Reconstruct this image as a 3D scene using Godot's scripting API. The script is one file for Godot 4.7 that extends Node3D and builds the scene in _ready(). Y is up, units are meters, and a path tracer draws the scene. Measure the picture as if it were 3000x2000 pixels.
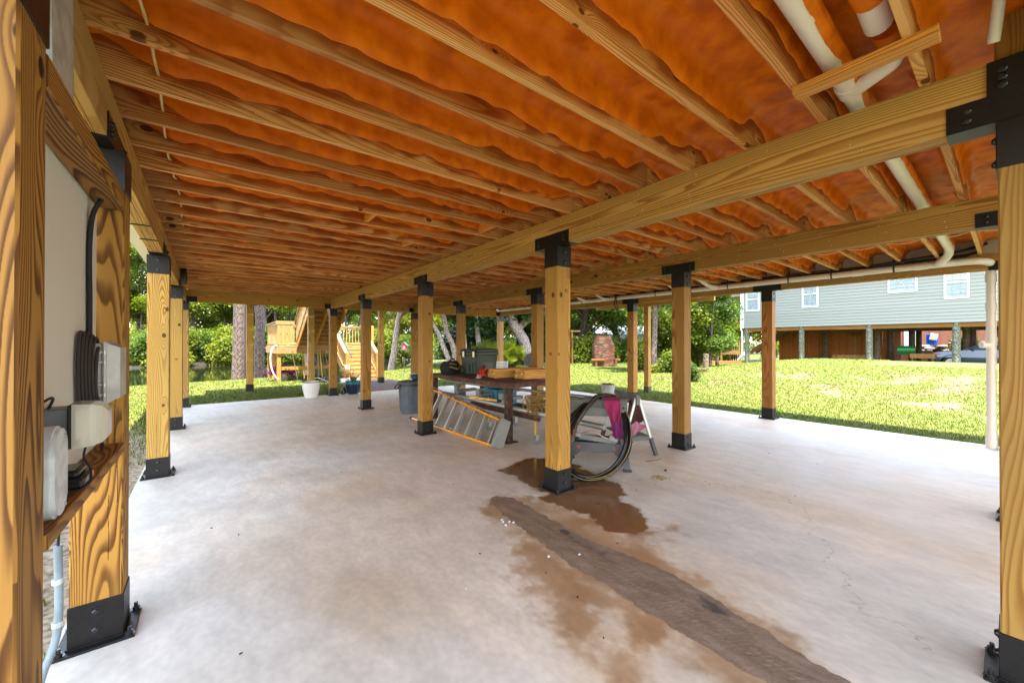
extends Node3D
# Axes: x runs along the joists to the right, -z along the beams into the depth, y up. Helper v(x, y, d) takes a depth d = -z.

const POST := 0.19
const BEAM_LOW := 2.521
const BEAM_TOP := 2.806
const JOIST_TOP := 3.09
var rng := RandomNumberGenerator.new()
var used := {}
var M := {}
var nut_mesh: ArrayMesh
var bolt_mesh: ArrayMesh
var clump_meshes := []

class Mk:
	var st := SurfaceTool.new()
	var col := Color(1, 1, 1)
	var us := 1.25
	var vs := 0.3125
	func _init() -> void:
		st.begin(Mesh.PRIMITIVE_TRIANGLES)
	func vx(p: Vector3, n: Vector3, uv: Vector2) -> void:
		st.set_color(col)
		st.set_normal(n)
		st.set_uv(uv)
		st.add_vertex(p)
	func tri(a: Vector3, b: Vector3, c: Vector3, na: Vector3, nb: Vector3, nc: Vector3, ua := Vector2.ZERO, ub := Vector2.ZERO, uc := Vector2.ZERO) -> void:
		if (c - a).cross(b - a).dot(na + nb + nc) >= 0.0:
			vx(a, na, ua); vx(b, nb, ub); vx(c, nc, uc)
		else:
			vx(a, na, ua); vx(c, nc, uc); vx(b, nb, ub)
	func quad(p: Array, n: Array, u: Array) -> void:
		tri(p[0], p[1], p[2], n[0], n[1], n[2], u[0], u[1], u[2])
		tri(p[0], p[2], p[3], n[0], n[2], n[3], u[0], u[2], u[3])
	func flat(a: Vector3, b: Vector3, c: Vector3, d: Vector3, out: Vector3, u := [Vector2.ZERO, Vector2(1, 0), Vector2(1, 1), Vector2(0, 1)]) -> void:
		var n := (c - a).cross(b - a)
		if n.length() < 1e-12:
			n = (d - a).cross(c - a)
		n = n.normalized()
		if n.dot(out) < 0.0:
			n = -n
		quad([a, b, c, d], [n, n, n, n], u)
	# box with optional chamfer; g = axis along which wood grain runs; u0, v0 = where on the wood sheet it is cut from
	func box(c: Vector3, size: Vector3, bs := Basis.IDENTITY, g := 1, ch := 0.0, u0 := 0.0, v0 := 0.0) -> void:
		var h := size * 0.5
		var k := minf(ch, minf(h.x, minf(h.y, h.z)) * 0.9)
		for a in 3:
			for s in [-1.0, 1.0]:
				var b := (a + 1) % 3
				var e := (a + 2) % 3
				var ps := []
				var uu := []
				for q in [[-1, -1], [1, -1], [1, 1], [-1, 1]]:
					var p := Vector3.ZERO
					p[a] = s * h[a]
					p[b] = q[0] * (h[b] - k)
					p[e] = q[1] * (h[e] - k)
					ps.append(c + bs * p)
					if a == g:
						uu.append(Vector2(0.1 + p[b] * us * 0.5, 0.3 + p[e] * vs * 0.2))
					else:
						# each face is cut from its own strip of the wood sheet, clear of the sheet's edges
						var o := 3 - a - g
						var wu := minf(0.98, size[o] * us)
						var lv := minf(vs, 0.96 / size[g])
						uu.append(Vector2(fposmod(u0 + 0.37 * a + 0.19 * s, 1.0) * (1.0 - wu) + wu * (p[o] / size[o] + 0.5), (0.02 + v0 * (0.96 - lv * size[g])) + lv * (p[g] + h[g])))
				var out := Vector3.ZERO
				out[a] = s
				flat(ps[0], ps[1], ps[2], ps[3], bs * out, uu)
		if k > 0.0:
			for a in 3:
				var b := (a + 1) % 3
				var e := (a + 2) % 3
				for s in [-1.0, 1.0]:
					for t in [-1.0, 1.0]:
						var ps := []
						for w in [-1.0, 1.0]:
							for m in 2:
								var p := Vector3.ZERO
								p[a] = w * (h[a] - k)
								p[b] = s * (h[b] - k * float(m))
								p[e] = t * (h[e] - k * float(1 - m))
								ps.append(c + bs * p)
						var out := Vector3.ZERO
						out[b] = s
						out[e] = t
						var ul := (h[a] * vs if a == g else 0.0)
						flat(ps[0], ps[1], ps[3], ps[2], bs * out, [Vector2(u0, v0 - ul), Vector2(u0 + 0.01, v0 - ul), Vector2(u0 + 0.01, v0 + ul), Vector2(u0, v0 + ul)])
			for sx in [-1.0, 1.0]:
				for sy in [-1.0, 1.0]:
					for sz in [-1.0, 1.0]:
						var q := Vector3(sx, sy, sz)
						var p0 := c + bs * (q * Vector3(h.x, h.y - k, h.z - k))
						var p1 := c + bs * (q * Vector3(h.x - k, h.y, h.z - k))
						var p2 := c + bs * (q * Vector3(h.x - k, h.y - k, h.z))
						var n := (bs * q).normalized()
						tri(p0, p1, p2, n, n, n)
	func bar(a: Vector3, b: Vector3, w: float, t: float, up := Vector3.UP, ch := 0.0, u0 := 0.0, v0 := 0.0) -> void:
		# a straight piece from a to b, w wide across up, t thick along up
		var y := (b - a).normalized()
		var x := up.cross(y)
		if x.length() < 1e-4:
			x = Vector3.RIGHT.cross(y)
		x = x.normalized()
		var z := x.cross(y).normalized()
		box((a + b) * 0.5, Vector3(w, (b - a).length(), t), Basis(x, y, z), 1, ch, u0, v0)
	func cyl(a: Vector3, b: Vector3, r0: float, r1: float, seg := 14, caps := true) -> void:
		var y := (b - a).normalized()
		var x := y.cross(Vector3(0.31, 0.2, 0.93)).normalized()
		var z := x.cross(y)
		var len := (b - a).length()
		for i in seg:
			var t0 := TAU * i / seg
			var t1 := TAU * (i + 1) / seg
			var n0 := x * cos(t0) + z * sin(t0)
			var n1 := x * cos(t1) + z * sin(t1)
			var ua := float(i) / seg * 4.0
			var ub := float(i + 1) / seg * 4.0
			quad([a + n0 * r0, a + n1 * r0, b + n1 * r1, b + n0 * r1], [n0, n1, n1, n0], [Vector2(ua * r0, 0), Vector2(ub * r0, 0), Vector2(ub * r0, len * vs), Vector2(ua * r0, len * vs)])
			if caps:
				if r0 > 0.0:
					tri(a, a + n0 * r0, a + n1 * r0, -y, -y, -y)
				if r1 > 0.0:
					tri(b, b + n0 * r1, b + n1 * r1, y, y, y)
	func tube(pts: Array, r: float, seg := 8, r_end := -1.0, closed := false) -> void:
		var n := pts.size()
		var rings := []
		var x := Vector3.ZERO
		for i in n:
			var t: Vector3 = (pts[mini(i + 1, n - 1)] - pts[maxi(i - 1, 0)])
			if closed:
				t = pts[(i + 1) % n] - pts[(i + n - 1) % n]
			t = t.normalized()
			if x == Vector3.ZERO:
				x = t.cross(Vector3(0.12, 0.97, 0.2))
				if x.length() < 0.05:
					x = t.cross(Vector3.RIGHT)
			x = (x - t * x.dot(t)).normalized()
			var z := x.cross(t)
			var rr := r if r_end < 0.0 else lerpf(r, r_end, float(i) / (n - 1))
			var ring := []
			for k in seg:
				var a := TAU * k / seg
				var nn := x * cos(a) + z * sin(a)
				ring.append([pts[i] + nn * rr, nn])
			rings.append(ring)
		for i in (n if closed else n - 1):
			var r0: Array = rings[i]
			var r1: Array = rings[(i + 1) % n]
			for k in seg:
				var k1 := (k + 1) % seg
				var ua := float(k) / seg
				var ub := float(k + 1) / seg
				quad([r0[k][0], r0[k1][0], r1[k1][0], r1[k][0]], [r0[k][1], r0[k1][1], r1[k1][1], r1[k][1]], [Vector2(ua, i * 0.1), Vector2(ub, i * 0.1), Vector2(ub, i * 0.1 + 0.1), Vector2(ua, i * 0.1 + 0.1)])
		if not closed:
			for e in [0, n - 1]:
				var ring: Array = rings[e]
				var o: Vector3 = (pts[0] - pts[1]).normalized() if e == 0 else (pts[n - 1] - pts[n - 2]).normalized()
				for k in seg:
					tri(pts[e], ring[k][0], ring[(k + 1) % seg][0], o, o, o)
	func lathe(prof: Array, at: Vector3, bs := Basis.IDENTITY, seg := 24) -> void:
		# prof: Vector2(radius, height) from bottom to top (outside first)
		for j in prof.size() - 1:
			var p: Vector2 = prof[j]
			var q: Vector2 = prof[j + 1]
			var d := (q - p)
			if d.length() < 1e-6:
				continue
			var nr := Vector2(d.y, -d.x).normalized()
			for i in seg:
				var t0 := TAU * i / seg
				var t1 := TAU * (i + 1) / seg
				var e0 := Vector3(cos(t0), 0, sin(t0))
				var e1 := Vector3(cos(t1), 0, sin(t1))
				var n0 := bs * (e0 * nr.x + Vector3.UP * nr.y)
				var n1 := bs * (e1 * nr.x + Vector3.UP * nr.y)
				quad([at + bs * (e0 * p.x + Vector3.UP * p.y), at + bs * (e1 * p.x + Vector3.UP * p.y), at + bs * (e1 * q.x + Vector3.UP * q.y), at + bs * (e0 * q.x + Vector3.UP * q.y)],
					[n0.normalized(), n1.normalized(), n1.normalized(), n0.normalized()], [Vector2(float(i) / seg, p.y), Vector2(float(i + 1) / seg, p.y), Vector2(float(i + 1) / seg, q.y), Vector2(float(i) / seg, q.y)])
	func ball(c: Vector3, r: Vector3, bs := Basis.IDENTITY, seg := 14, rows := 8) -> void:
		for j in rows:
			var a0 := PI * j / rows - PI / 2
			var a1 := PI * (j + 1) / rows - PI / 2
			for i in seg:
				var t0 := TAU * i / seg
				var t1 := TAU * (i + 1) / seg
				var ps := []
				var ns := []
				for q in [[a0, t0], [a0, t1], [a1, t1], [a1, t0]]:
					var e := Vector3(cos(q[0]) * cos(q[1]), sin(q[0]), cos(q[0]) * sin(q[1]))
					ps.append(c + bs * (e * r))
					ns.append((bs * (e / r)).normalized())
				quad(ps, ns, [Vector2.ZERO, Vector2.ZERO, Vector2.ZERO, Vector2.ZERO])
	func prism(poly: PackedVector2Array, x: Vector3, y: Vector3, at: Vector3, depth: Vector3) -> void:
		# polygon in the plane at + x*px + y*py, pushed along depth
		var idx := Geometry2D.triangulate_polygon(poly)
		var dn := depth.normalized()
		for i in range(0, idx.size(), 3):
			var t := []
			for k in 3:
				t.append(at + x * poly[idx[i + k]].x + y * poly[idx[i + k]].y)
			tri(t[0], t[1], t[2], -dn, -dn, -dn)
			tri(t[0] + depth, t[1] + depth, t[2] + depth, dn, dn, dn)
		var cw := Geometry2D.is_polygon_clockwise(poly)
		for i in poly.size():
			var a := poly[i]
			var b := poly[(i + 1) % poly.size()]
			var e := (b - a)
			var o := Vector2(-e.y, e.x) if cw else Vector2(e.y, -e.x)
			var pa := at + x * a.x + y * a.y
			var pb := at + x * b.x + y * b.y
			flat(pa, pb, pb + depth, pa + depth, x * o.x + y * o.y)

func v(x: float, y: float, d: float) -> Vector3:
	return Vector3(x, y, -d)

func obj(called: String, k, m, parent: Node = null) -> MeshInstance3D:
	var o := MeshInstance3D.new()
	o.mesh = k.st.commit() if k is Mk else k
	o.material_override = m
	put(o, called, parent)
	return o

func put(o: Node3D, called: String, parent: Node = null) -> void:
	var p: Node = self if parent == null else parent
	var key := str(p.get_instance_id()) + called
	var n: int = used.get(key, 0)
	used[key] = n + 1
	o.name = called if n == 0 else "%s_%03d" % [called, n]
	p.add_child(o, true)

func thing(called: String, label: String, cat: String, at := Vector3.ZERO, group := "", turn := 0.0) -> Node3D:
	var o := Node3D.new()
	put(o, called)
	o.position = at
	o.rotation.y = turn
	tag(o, label, cat, group)
	return o

func tag(o: Node, label: String, cat := "", group := "", kind := "") -> void:
	if label: o.set_meta("label", label)
	if cat: o.set_meta("category", cat)
	if group: o.set_meta("group", group)
	if kind: o.set_meta("kind", kind)

func setting(called: String, k, m, label: String) -> MeshInstance3D:
	var o := obj(called, k, m)
	tag(o, label, "", "", "structure")
	return o

func dup(src: Node3D, label: String, at: Vector3, turn := 0.0) -> Node3D:
	var o: Node3D = src.duplicate()
	put(o, String(src.name).rstrip("0123456789").trim_suffix("_"))
	o.position = at
	o.rotation.y = turn
	o.set_meta("label", label)
	return o

func ns(sd: int, freq: float, oct := 3, kind := FastNoiseLite.TYPE_SIMPLEX_SMOOTH) -> FastNoiseLite:
	var n := FastNoiseLite.new()
	n.seed = sd
	n.noise_type = kind
	n.frequency = freq
	n.fractal_octaves = oct
	if oct <= 1:
		n.fractal_type = FastNoiseLite.FRACTAL_NONE
	return n

func lin(r: float, g: float, b: float) -> Color:
	return Color(r, g, b).linear_to_srgb()

func mat(id: String, c: Color, rough := 0.7, metal := 0.0) -> StandardMaterial3D:
	var m := StandardMaterial3D.new()
	m.albedo_color = c
	m.roughness = rough
	m.metallic = metal
	m.vertex_color_use_as_albedo = true
	m.resource_name = id
	M[id] = m
	return m

func smooth(a: float, b: float, x: float) -> float:
	return smoothstep(a, b, x)

# Wood: contour lines of a noise that is long along the grain give cathedrals and straight grain; knots push the lines aside.
func wood_tex(sd: int, light: Color, dark: Color, rings: float, straight: float, knots: int) -> ImageTexture:
	var W := 512
	var H := 1024
	var a := ns(sd, 1.0, 2)
	var b := ns(sd + 1, 1.0, 2)
	var img := Image.create_empty(W, H, true, Image.FORMAT_RGB8)
	var r2 := RandomNumberGenerator.new()
	r2.seed = sd
	var ks := []
	for i in knots:
		ks.append([r2.randf() * 0.8, r2.randf() * 3.2, r2.randf_range(0.010, 0.022)])
	var checks := []
	for i in 7:
		checks.append([r2.randf() * 0.8, r2.randf() * 3.0, r2.randf_range(0.25, 0.9)])
	var data := PackedByteArray()
	data.resize(W * H * 3)
	var at := 0
	for j in H:
		var vv := 3.2 * j / H
		var near := []
		for q in ks:
			if absf(q[1] - vv) < 0.35:
				near.append(q)
		var cut := []
		for q in checks:
			if vv > q[1] and vv < q[1] + q[2]:
				cut.append(q[0] + 0.012 * b.get_noise_2d(q[0] * 9.0, vv * 1.5))
		for i in W:
			var u := 0.8 * i / W
			var f := rings * a.get_noise_2d(u * 3.2, vv * 0.28) + straight * u + 0.22 * b.get_noise_2d(u * 16.0, vv * 2.2)
			var kn := 0.0
			for q in near:
				var du: float = (u - q[0]) / q[2]
				var dv: float = (vv - q[1]) / q[2]
				var dd := du * du + dv * dv * 0.16
				if dd < 30.0:
					f += 3.2 * exp(-dd * 0.22)
					kn = maxf(kn, 1.0 - smoothstep(0.75, 1.15, sqrt(du * du + dv * dv * 0.6)))
			var r := f - floorf(f)
			var t := smoothstep(0.30, 0.86, r) * (1.0 - smoothstep(0.9, 1.0, r))
			var fib := b.get_noise_2d(u * 260.0, vv * 5.0) + 0.6 * a.get_noise_2d(u * 90.0, vv * 1.6)
			var big := a.get_noise_2d(u * 2.0 + 40.0, vv * 0.6)
			t = clampf(t * (0.75 + 0.5 * big) + 0.16 * fib + 0.06, 0.0, 1.0)
			var br := 1.0 + 0.10 * big + 0.06 * fib
			for q in cut:
				if absf(u - q) < 0.0013:
					br *= 0.45
			if kn > 0.0:
				t = lerpf(t, 1.15, kn)
				br *= 1.0 - 0.35 * kn
			data[at] = clampi(int(255.0 * lerpf(light.r, dark.r, t) * br), 0, 255)
			data[at + 1] = clampi(int(255.0 * lerpf(light.g, dark.g, t) * br), 0, 255)
			data[at + 2] = clampi(int(255.0 * lerpf(light.b, dark.b, t) * br), 0, 255)
			at += 3
	img = Image.create_from_data(W, H, false, Image.FORMAT_RGB8, data)
	return ImageTexture.create_from_image(img)

func noise_tex(sd: int, freq: float, size: int, ramp: Array, oct := 4, kind := FastNoiseLite.TYPE_SIMPLEX_SMOOTH) -> ImageTexture:
	# ramp: [[position, colour], ...]; tiles
	var n := ns(sd, freq, oct, kind)
	var src := n.get_seamless_image(size, size)
	src.convert(Image.FORMAT_L8)
	var d := src.get_data()
	var g := Gradient.new()
	g.offsets = PackedFloat32Array(ramp.map(func(e): return e[0]))
	g.colors = PackedColorArray(ramp.map(func(e): return e[1]))
	var lut := PackedByteArray()
	for i in 256:
		var c := g.sample(i / 255.0)
		lut.append_array([c.r8, c.g8, c.b8])
	var out := PackedByteArray()
	out.resize(size * size * 3)
	for i in size * size:
		var k := d[i] * 3
		out[i * 3] = lut[k]
		out[i * 3 + 1] = lut[k + 1]
		out[i * 3 + 2] = lut[k + 2]
	return ImageTexture.create_from_image(Image.create_from_data(size, size, false, Image.FORMAT_RGB8, out))

func tri_tex(m: StandardMaterial3D, t: Texture2D, scale: float, bump: Texture2D = null, depth := 0.5) -> void:
	m.albedo_texture = t
	m.uv1_triplanar = true
	m.uv1_world_triplanar = true
	m.uv1_scale = Vector3.ONE * scale
	if bump:
		m.heightmap_enabled = true
		m.heightmap_texture = bump
		m.heightmap_scale = depth

func materials() -> void:
	var w1 := wood_tex(11, Color(0.89, 0.73, 0.47), Color(0.66, 0.46, 0.21), 8.0, 42.0, 9)
	var w2 := wood_tex(23, Color(0.86, 0.70, 0.45), Color(0.66, 0.47, 0.24), 8.0, 26.0, 6)
	var w3 := wood_tex(37, Color(0.84, 0.70, 0.48), Color(0.66, 0.45, 0.22), 6.0, 44.0, 5)
	var w4 := wood_tex(58, Color(0.84, 0.66, 0.40), Color(0.40, 0.25, 0.11), 9.0, 24.0, 5)
	for e in [["wood_a", w1], ["wood_b", w2], ["wood_c", w3], ["wood_d", w4]]:
		var m := mat(e[0], Color(1, 1, 1), 0.62)
		m.albedo_texture = e[1]
		m.metallic_specular = 0.35
	var grain := noise_tex(5, 0.02, 256, [[0.0, Color(0, 0, 0)], [1.0, Color(1, 1, 1)]], 5)
	M["grain_tex"] = grain
	var foam := mat("foam", Color(1, 1, 1), 0.5)
	foam.metallic_specular = 0.28
	tri_tex(foam, noise_tex(61, 0.012, 512, [[0.15, Color(0.70, 0.33, 0.012)], [0.5, Color(0.81, 0.41, 0.02)], [0.85, Color(0.88, 0.49, 0.04)]], 4), 0.8, grain, 0.8)
	var black := mat("black_steel", lin(0.0055, 0.005, 0.0048), 0.42)
	black.metallic_specular = 0.4
	tri_tex(black, noise_tex(77, 0.03, 256, [[0.1, Color(0.75, 0.73, 0.72)], [0.55, Color(0.9, 0.9, 0.9)], [0.8, Color(1, 1, 1)], [0.93, Color(1, 0.96, 0.9)]], 5), 3.0, grain, 0.05)
	black.albedo_color = lin(0.0075, 0.0066, 0.006)
	mat("bolt", lin(0.02, 0.02, 0.022), 0.22, 0.3)
	mat("white_pvc", lin(0.70, 0.67, 0.60), 0.35)
	mat("foam_plain", lin(0.55, 0.16, 0.012), 0.6)
	mat("paint", Color(1, 1, 1), 0.5)
	mat("gloss", Color(1, 1, 1), 0.25)
	mat("matte", Color(1, 1, 1), 0.9)
	mat("metal", Color(1, 1, 1), 0.35, 0.9)
	var bf := mat("brick_face", Color(1, 1, 1), 0.9)
	tri_tex(bf, noise_tex(75, 0.03, 256, [[0.2, Color(0.55, 0.52, 0.5)], [0.6, Color(1, 1, 1)], [0.85, Color(0.85, 0.83, 0.8)]], 5), 3.0, grain, 0.4)
	mat("alum", lin(0.62, 0.62, 0.60), 0.42, 0.75)
	var rust := mat("rust", Color(1, 1, 1), 0.8)
	tri_tex(rust, noise_tex(71, 0.02, 256, [[0.2, Color(0.16, 0.10, 0.08)], [0.5, Color(0.29, 0.18, 0.13)], [0.8, Color(0.40, 0.25, 0.16)]], 5), 1.4, grain, 0.2)
	var plastic := mat("plastic", Color(1, 1, 1), 0.45)
	tri_tex(plastic, noise_tex(72, 0.015, 256, [[0.2, Color(0.82, 0.82, 0.80)], [0.6, Color(1, 1, 1)], [0.9, Color(0.92, 0.92, 0.90)]], 4), 1.5, grain, 0.05)
	var cloth := mat("cloth", Color(1, 1, 1), 0.95)
	tri_tex(cloth, noise_tex(73, 0.2, 256, [[0.2, Color(0.80, 0.80, 0.80)], [0.8, Color(1, 1, 1)]], 2), 6.0, grain, 0.3)
	var bark := mat("bark", Color(1, 1, 1), 0.95)
	bark.albedo_texture = noise_tex(81, 0.018, 256, [[0.2, Color(0.34, 0.29, 0.27)], [0.4, Color(0.62, 0.56, 0.53)], [0.6, Color(0.76, 0.70, 0.67)], [0.85, Color(0.66, 0.55, 0.49)]], 4, FastNoiseLite.TYPE_CELLULAR)
	bark.uv1_triplanar = true
	bark.uv1_world_triplanar = true
	bark.uv1_scale = Vector3(3.4, 1.5, 3.4)
	bark.heightmap_enabled = true
	bark.heightmap_texture = bark.albedo_texture
	bark.heightmap_scale = 3.0
	for e in [["leaf", 0.5], ["leaf_glossy", 0.25]]:
		var m := mat(e[0], Color(1, 1, 1), 0.5 if e[0] == "leaf" else 0.3)
		m.cull_mode = BaseMaterial3D.CULL_DISABLED
		m.backlight_enabled = true
		m.backlight = Color(0.9, 1.0, 0.35) * e[1] * 2.0
		m.metallic_specular = 0.4
	var blade := mat("blade", Color(1, 1, 1), 0.6)
	blade.cull_mode = BaseMaterial3D.CULL_DISABLED
	blade.backlight_enabled = true
	blade.backlight = Color(0.9, 1.0, 0.3) * 0.6
	var water := mat("water", lin(0.012, 0.014, 0.007), 0.05)
	water.metallic_specular = 0.6
	water.heightmap_enabled = true
	water.heightmap_texture = grain
	water.heightmap_scale = 0.12
	water.uv1_triplanar = true
	water.uv1_world_triplanar = true
	water.uv1_scale = Vector3.ONE * 0.35
	var pane := mat("pane", Color(0.75, 0.83, 0.88, 0.22), 0.03)
	pane.transparency = BaseMaterial3D.TRANSPARENCY_ALPHA
	var clear := mat("clear_plastic", Color(0.85, 0.84, 0.78, 0.42), 0.2)
	clear.transparency = BaseMaterial3D.TRANSPARENCY_ALPHA
	var cm := mat("car_paint", lin(0.035, 0.055, 0.085), 0.3, 0.5)
	cm.clearcoat_enabled = true
	cm.clearcoat = 1.0
	cm.clearcoat_roughness = 0.05
	# shared small meshes
	var k := Mk.new()
	k.cyl(Vector3.ZERO, Vector3(0, 0.004, 0), 0.021, 0.021, 14)
	k.lathe([Vector2(0.016, 0.004), Vector2(0.0155, 0.009), Vector2(0.011, 0.014), Vector2(0.0, 0.016)], Vector3.ZERO, Basis.IDENTITY, 14)
	bolt_mesh = k.st.commit()
	k = Mk.new()
	k.cyl(Vector3.ZERO, Vector3(0, 0.004, 0), 0.024, 0.024, 14)
	k.cyl(Vector3(0, 0.004, 0), Vector3(0, 0.020, 0), 0.017, 0.017, 6)
	k.cyl(Vector3(0, 0.020, 0), Vector3(0, 0.040, 0), 0.009, 0.009, 8)
	nut_mesh = k.st.commit()

func timber(called: String, c: Vector3, size: Vector3, g: int, parent: Node = null, tint := Color(1, 1, 1), m := "wood_a", ch := 0.004, bs := Basis.IDENTITY) -> MeshInstance3D:
	var k := Mk.new()
	k.col = tint
	k.box(c, size, bs, g, ch, rng.randf(), rng.randf())
	return obj(called, k, M[m], parent)

func bolt(at: Vector3, out: Vector3, parent: Node, called := "bolt", mesh: Mesh = null) -> void:
	var o := obj(called, bolt_mesh if mesh == null else mesh, M["bolt"], parent)
	var y := out.normalized()
	var x := y.cross(Vector3(0.3, 0.5, 0.8)).normalized()
	o.transform = Transform3D(Basis(x, y, x.cross(y)), at)

func _ready() -> void:
	var cam := Camera3D.new()
	cam.name = "camera"
	cam.position = Vector3(0, 1.5203, 0)
	cam.rotation = Vector3(0.0046, -0.6643, 0)
	cam.fov = 82.37
	cam.near = 0.05
	cam.far = 1500.0
	add_child(cam)
	cam.current = true
	var env := Environment.new()
	env.background_mode = Environment.BG_SKY
	var sm := ProceduralSkyMaterial.new()
	sm.sky_top_color = Color(0.72, 0.79, 0.90)
	sm.sky_horizon_color = Color(1.0, 0.975, 0.925)
	sm.sky_curve = 0.15
	sm.sky_energy_multiplier = 1.15
	sm.ground_bottom_color = Color(0.20, 0.22, 0.14)
	sm.ground_horizon_color = Color(0.55, 0.60, 0.55)
	var cl := ns(7, 0.006, 5).get_seamless_image(512, 256)
	cl.convert(Image.FORMAT_RGBA8)
	for y in 256:
		for x in 512:
			var t := smoothstep(0.45, 0.75, cl.get_pixel(x, y).r)
			cl.set_pixel(x, y, Color(1, 1, 1, t * 0.8))
	sm.sky_cover = ImageTexture.create_from_image(cl)
	sm.sky_cover_modulate = Color(0.45, 0.45, 0.45)
	var sky := Sky.new()
	sky.sky_material = sm
	env.sky = sky
	env.tonemap_mode = Environment.TONE_MAPPER_LINEAR
	env.tonemap_exposure = 6.5
	env.sdfgi_enabled = true
	env.ssao_enabled = true
	env.ssil_enabled = true
	var we := WorldEnvironment.new()
	we.name = "world_environment"
	we.environment = env
	add_child(we)
	var sun := DirectionalLight3D.new()
	sun.name = "sun"
	sun.light_energy = 1.1
	sun.light_color = Color(1.0, 0.96, 0.88)
	sun.light_angular_distance = 0.5
	sun.shadow_enabled = true
	sun.look_at_from_position(Vector3.ZERO, Vector3(0.12, -1.0, -0.31), Vector3.FORWARD)
	add_child(sun)
	rng.seed = 2024
	materials()
	ground()
	slab()
	frame()
	house_above()
	utility_wall()
	plumbing()
	porch()
	workbench()
	under_bench()
	sawhorses()
	floor_things()
	garden()
	neighbour()
	yard()
	woods()

func bank(x: float) -> float:
	# depth of the near shore of the creek
	return 22.6 + 0.22 * clampf(x, -30.0, 9.0) + maxf(0.0, x - 9.0) * 1.9

func height(x: float, d: float) -> float:
	var y := -0.06
	y += 0.66 * smooth(9.8, 27.0, x) * (1.0 - smooth(7.5, 13.5, d + 0.12 * (x - 20.0))) * smooth(-14.0, -4.0, d)
	y -= 0.5 * smooth(28.5, 32.0, x) * (1.0 - smooth(7.5, 13.5, d))
	var b := bank(x)
	var dip := smooth(b - 3.0, b + 2.5, d) * (1.0 - smooth(b + 23.5, b + 27.5, d))
	y -= dip * 1.3
	y += 0.5 * smooth(b + 26.0, b + 34.0, d)
	return y

var zn1: FastNoiseLite
var zn2: FastNoiseLite

func sandy(x: float, d: float) -> float:
	var s := smooth(-4.2, -1.6, x + 0.9 * zn1.get_noise_2d(x, d)) * (1.0 - smooth(-0.5, -0.3, x)) * (1.0 - smooth(7.0, 11.5, d + 2.0 * zn1.get_noise_2d(x, d)))
	s = maxf(s, 0.75 * smooth(0.05, 0.40, zn2.get_noise_2d(x * 0.8, d * 1.2)) * smooth(11.5, 13.5, x) * (1.0 - smooth(19.0, 23.0, x)) * (1.0 - smooth(8.0, 10.0, d)))
	return s

func dead(x: float, d: float) -> float:
	return smooth(0.10, 0.42, zn2.get_noise_2d(x * 1.3 + 50.0, d * 1.6)) * smooth(12.0, 14.5, x) * (1.0 - smooth(19.0, 24.0, x)) * (1.0 - smooth(8.5, 10.5, d))

func grid_mesh(xs: Array, ds: Array, hf: Callable, cf: Callable) -> ArrayMesh:
	var st := SurfaceTool.new()
	st.begin(Mesh.PRIMITIVE_TRIANGLES)
	st.set_smooth_group(0)
	for d in ds:
		for x in xs:
			st.set_color(cf.call(x, d))
			st.set_uv(Vector2(x, d) * 0.25)
			st.add_vertex(v(x, hf.call(x, d), d))
	var w := xs.size()
	for j in ds.size() - 1:
		for i in w - 1:
			var a := j * w + i
			for q in [a, a + w, a + 1, a + 1, a + w, a + w + 1]:
				st.add_index(q)
	st.generate_normals()
	return st.commit()

func steps(a: float, b: float, n: int, p := 1.0) -> Array:
	var out := []
	for i in n + 1:
		out.append(lerpf(a, b, pow(float(i) / n, p)))
	return out

func ground() -> void:
	zn1 = ns(301, 0.35, 3)
	zn2 = ns(302, 0.30, 4)
	var gm := mat("soil", Color(1, 1, 1), 0.95)
	tri_tex(gm, noise_tex(91, 0.03, 512, [[0.15, Color(0.55, 0.52, 0.48)], [0.5, Color(0.86, 0.85, 0.80)], [0.85, Color(1, 1, 1)]], 5), 0.9, M["grain_tex"], 2.0)
	var cf := func(x: float, d: float) -> Color:
		var c := Color(0.105, 0.140, 0.026)
		c = c.lerp(Color(0.150, 0.165, 0.036), 0.5 + 0.5 * zn1.get_noise_2d(x * 0.5, d * 0.5))
		c = c.lerp(Color(0.36, 0.29, 0.215), sandy(x, d))
		c = c.lerp(Color(0.17, 0.12, 0.075), 0.8 * dead(x, d))
		var b := bank(x)
		c = c.lerp(Color(0.035, 0.028, 0.016), smooth(b - 0.4, b + 0.6, d))
		return c
	var xs := steps(-60.0, -6.0, 30) + steps(-5.4, 24.0, 84) + steps(24.8, 70.0, 56)
	var ds := steps(-16.0, -1.0, 15) + steps(-0.6, 26.0, 76) + steps(26.8, 95.0, 60)
	setting("ground", grid_mesh(xs, ds, height, cf), gm, "lawn and sandy ground round the raised house")
	var far := Mk.new()
	far.col = Color(0.05, 0.07, 0.02)
	far.box(v(0, -1.6, 40), Vector3(900, 0.2, 900), Basis.IDENTITY, 0)
	setting("far_ground", far, gm, "flat ground beyond the trees")
	var wt := Mk.new()
	wt.box(v(-8, -0.66, 38), Vector3(110, 0.02, 36), Basis.IDENTITY, 0)
	setting("creek_water", wt, M["water"], "still dark creek behind the lawn")
	grass()

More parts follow.
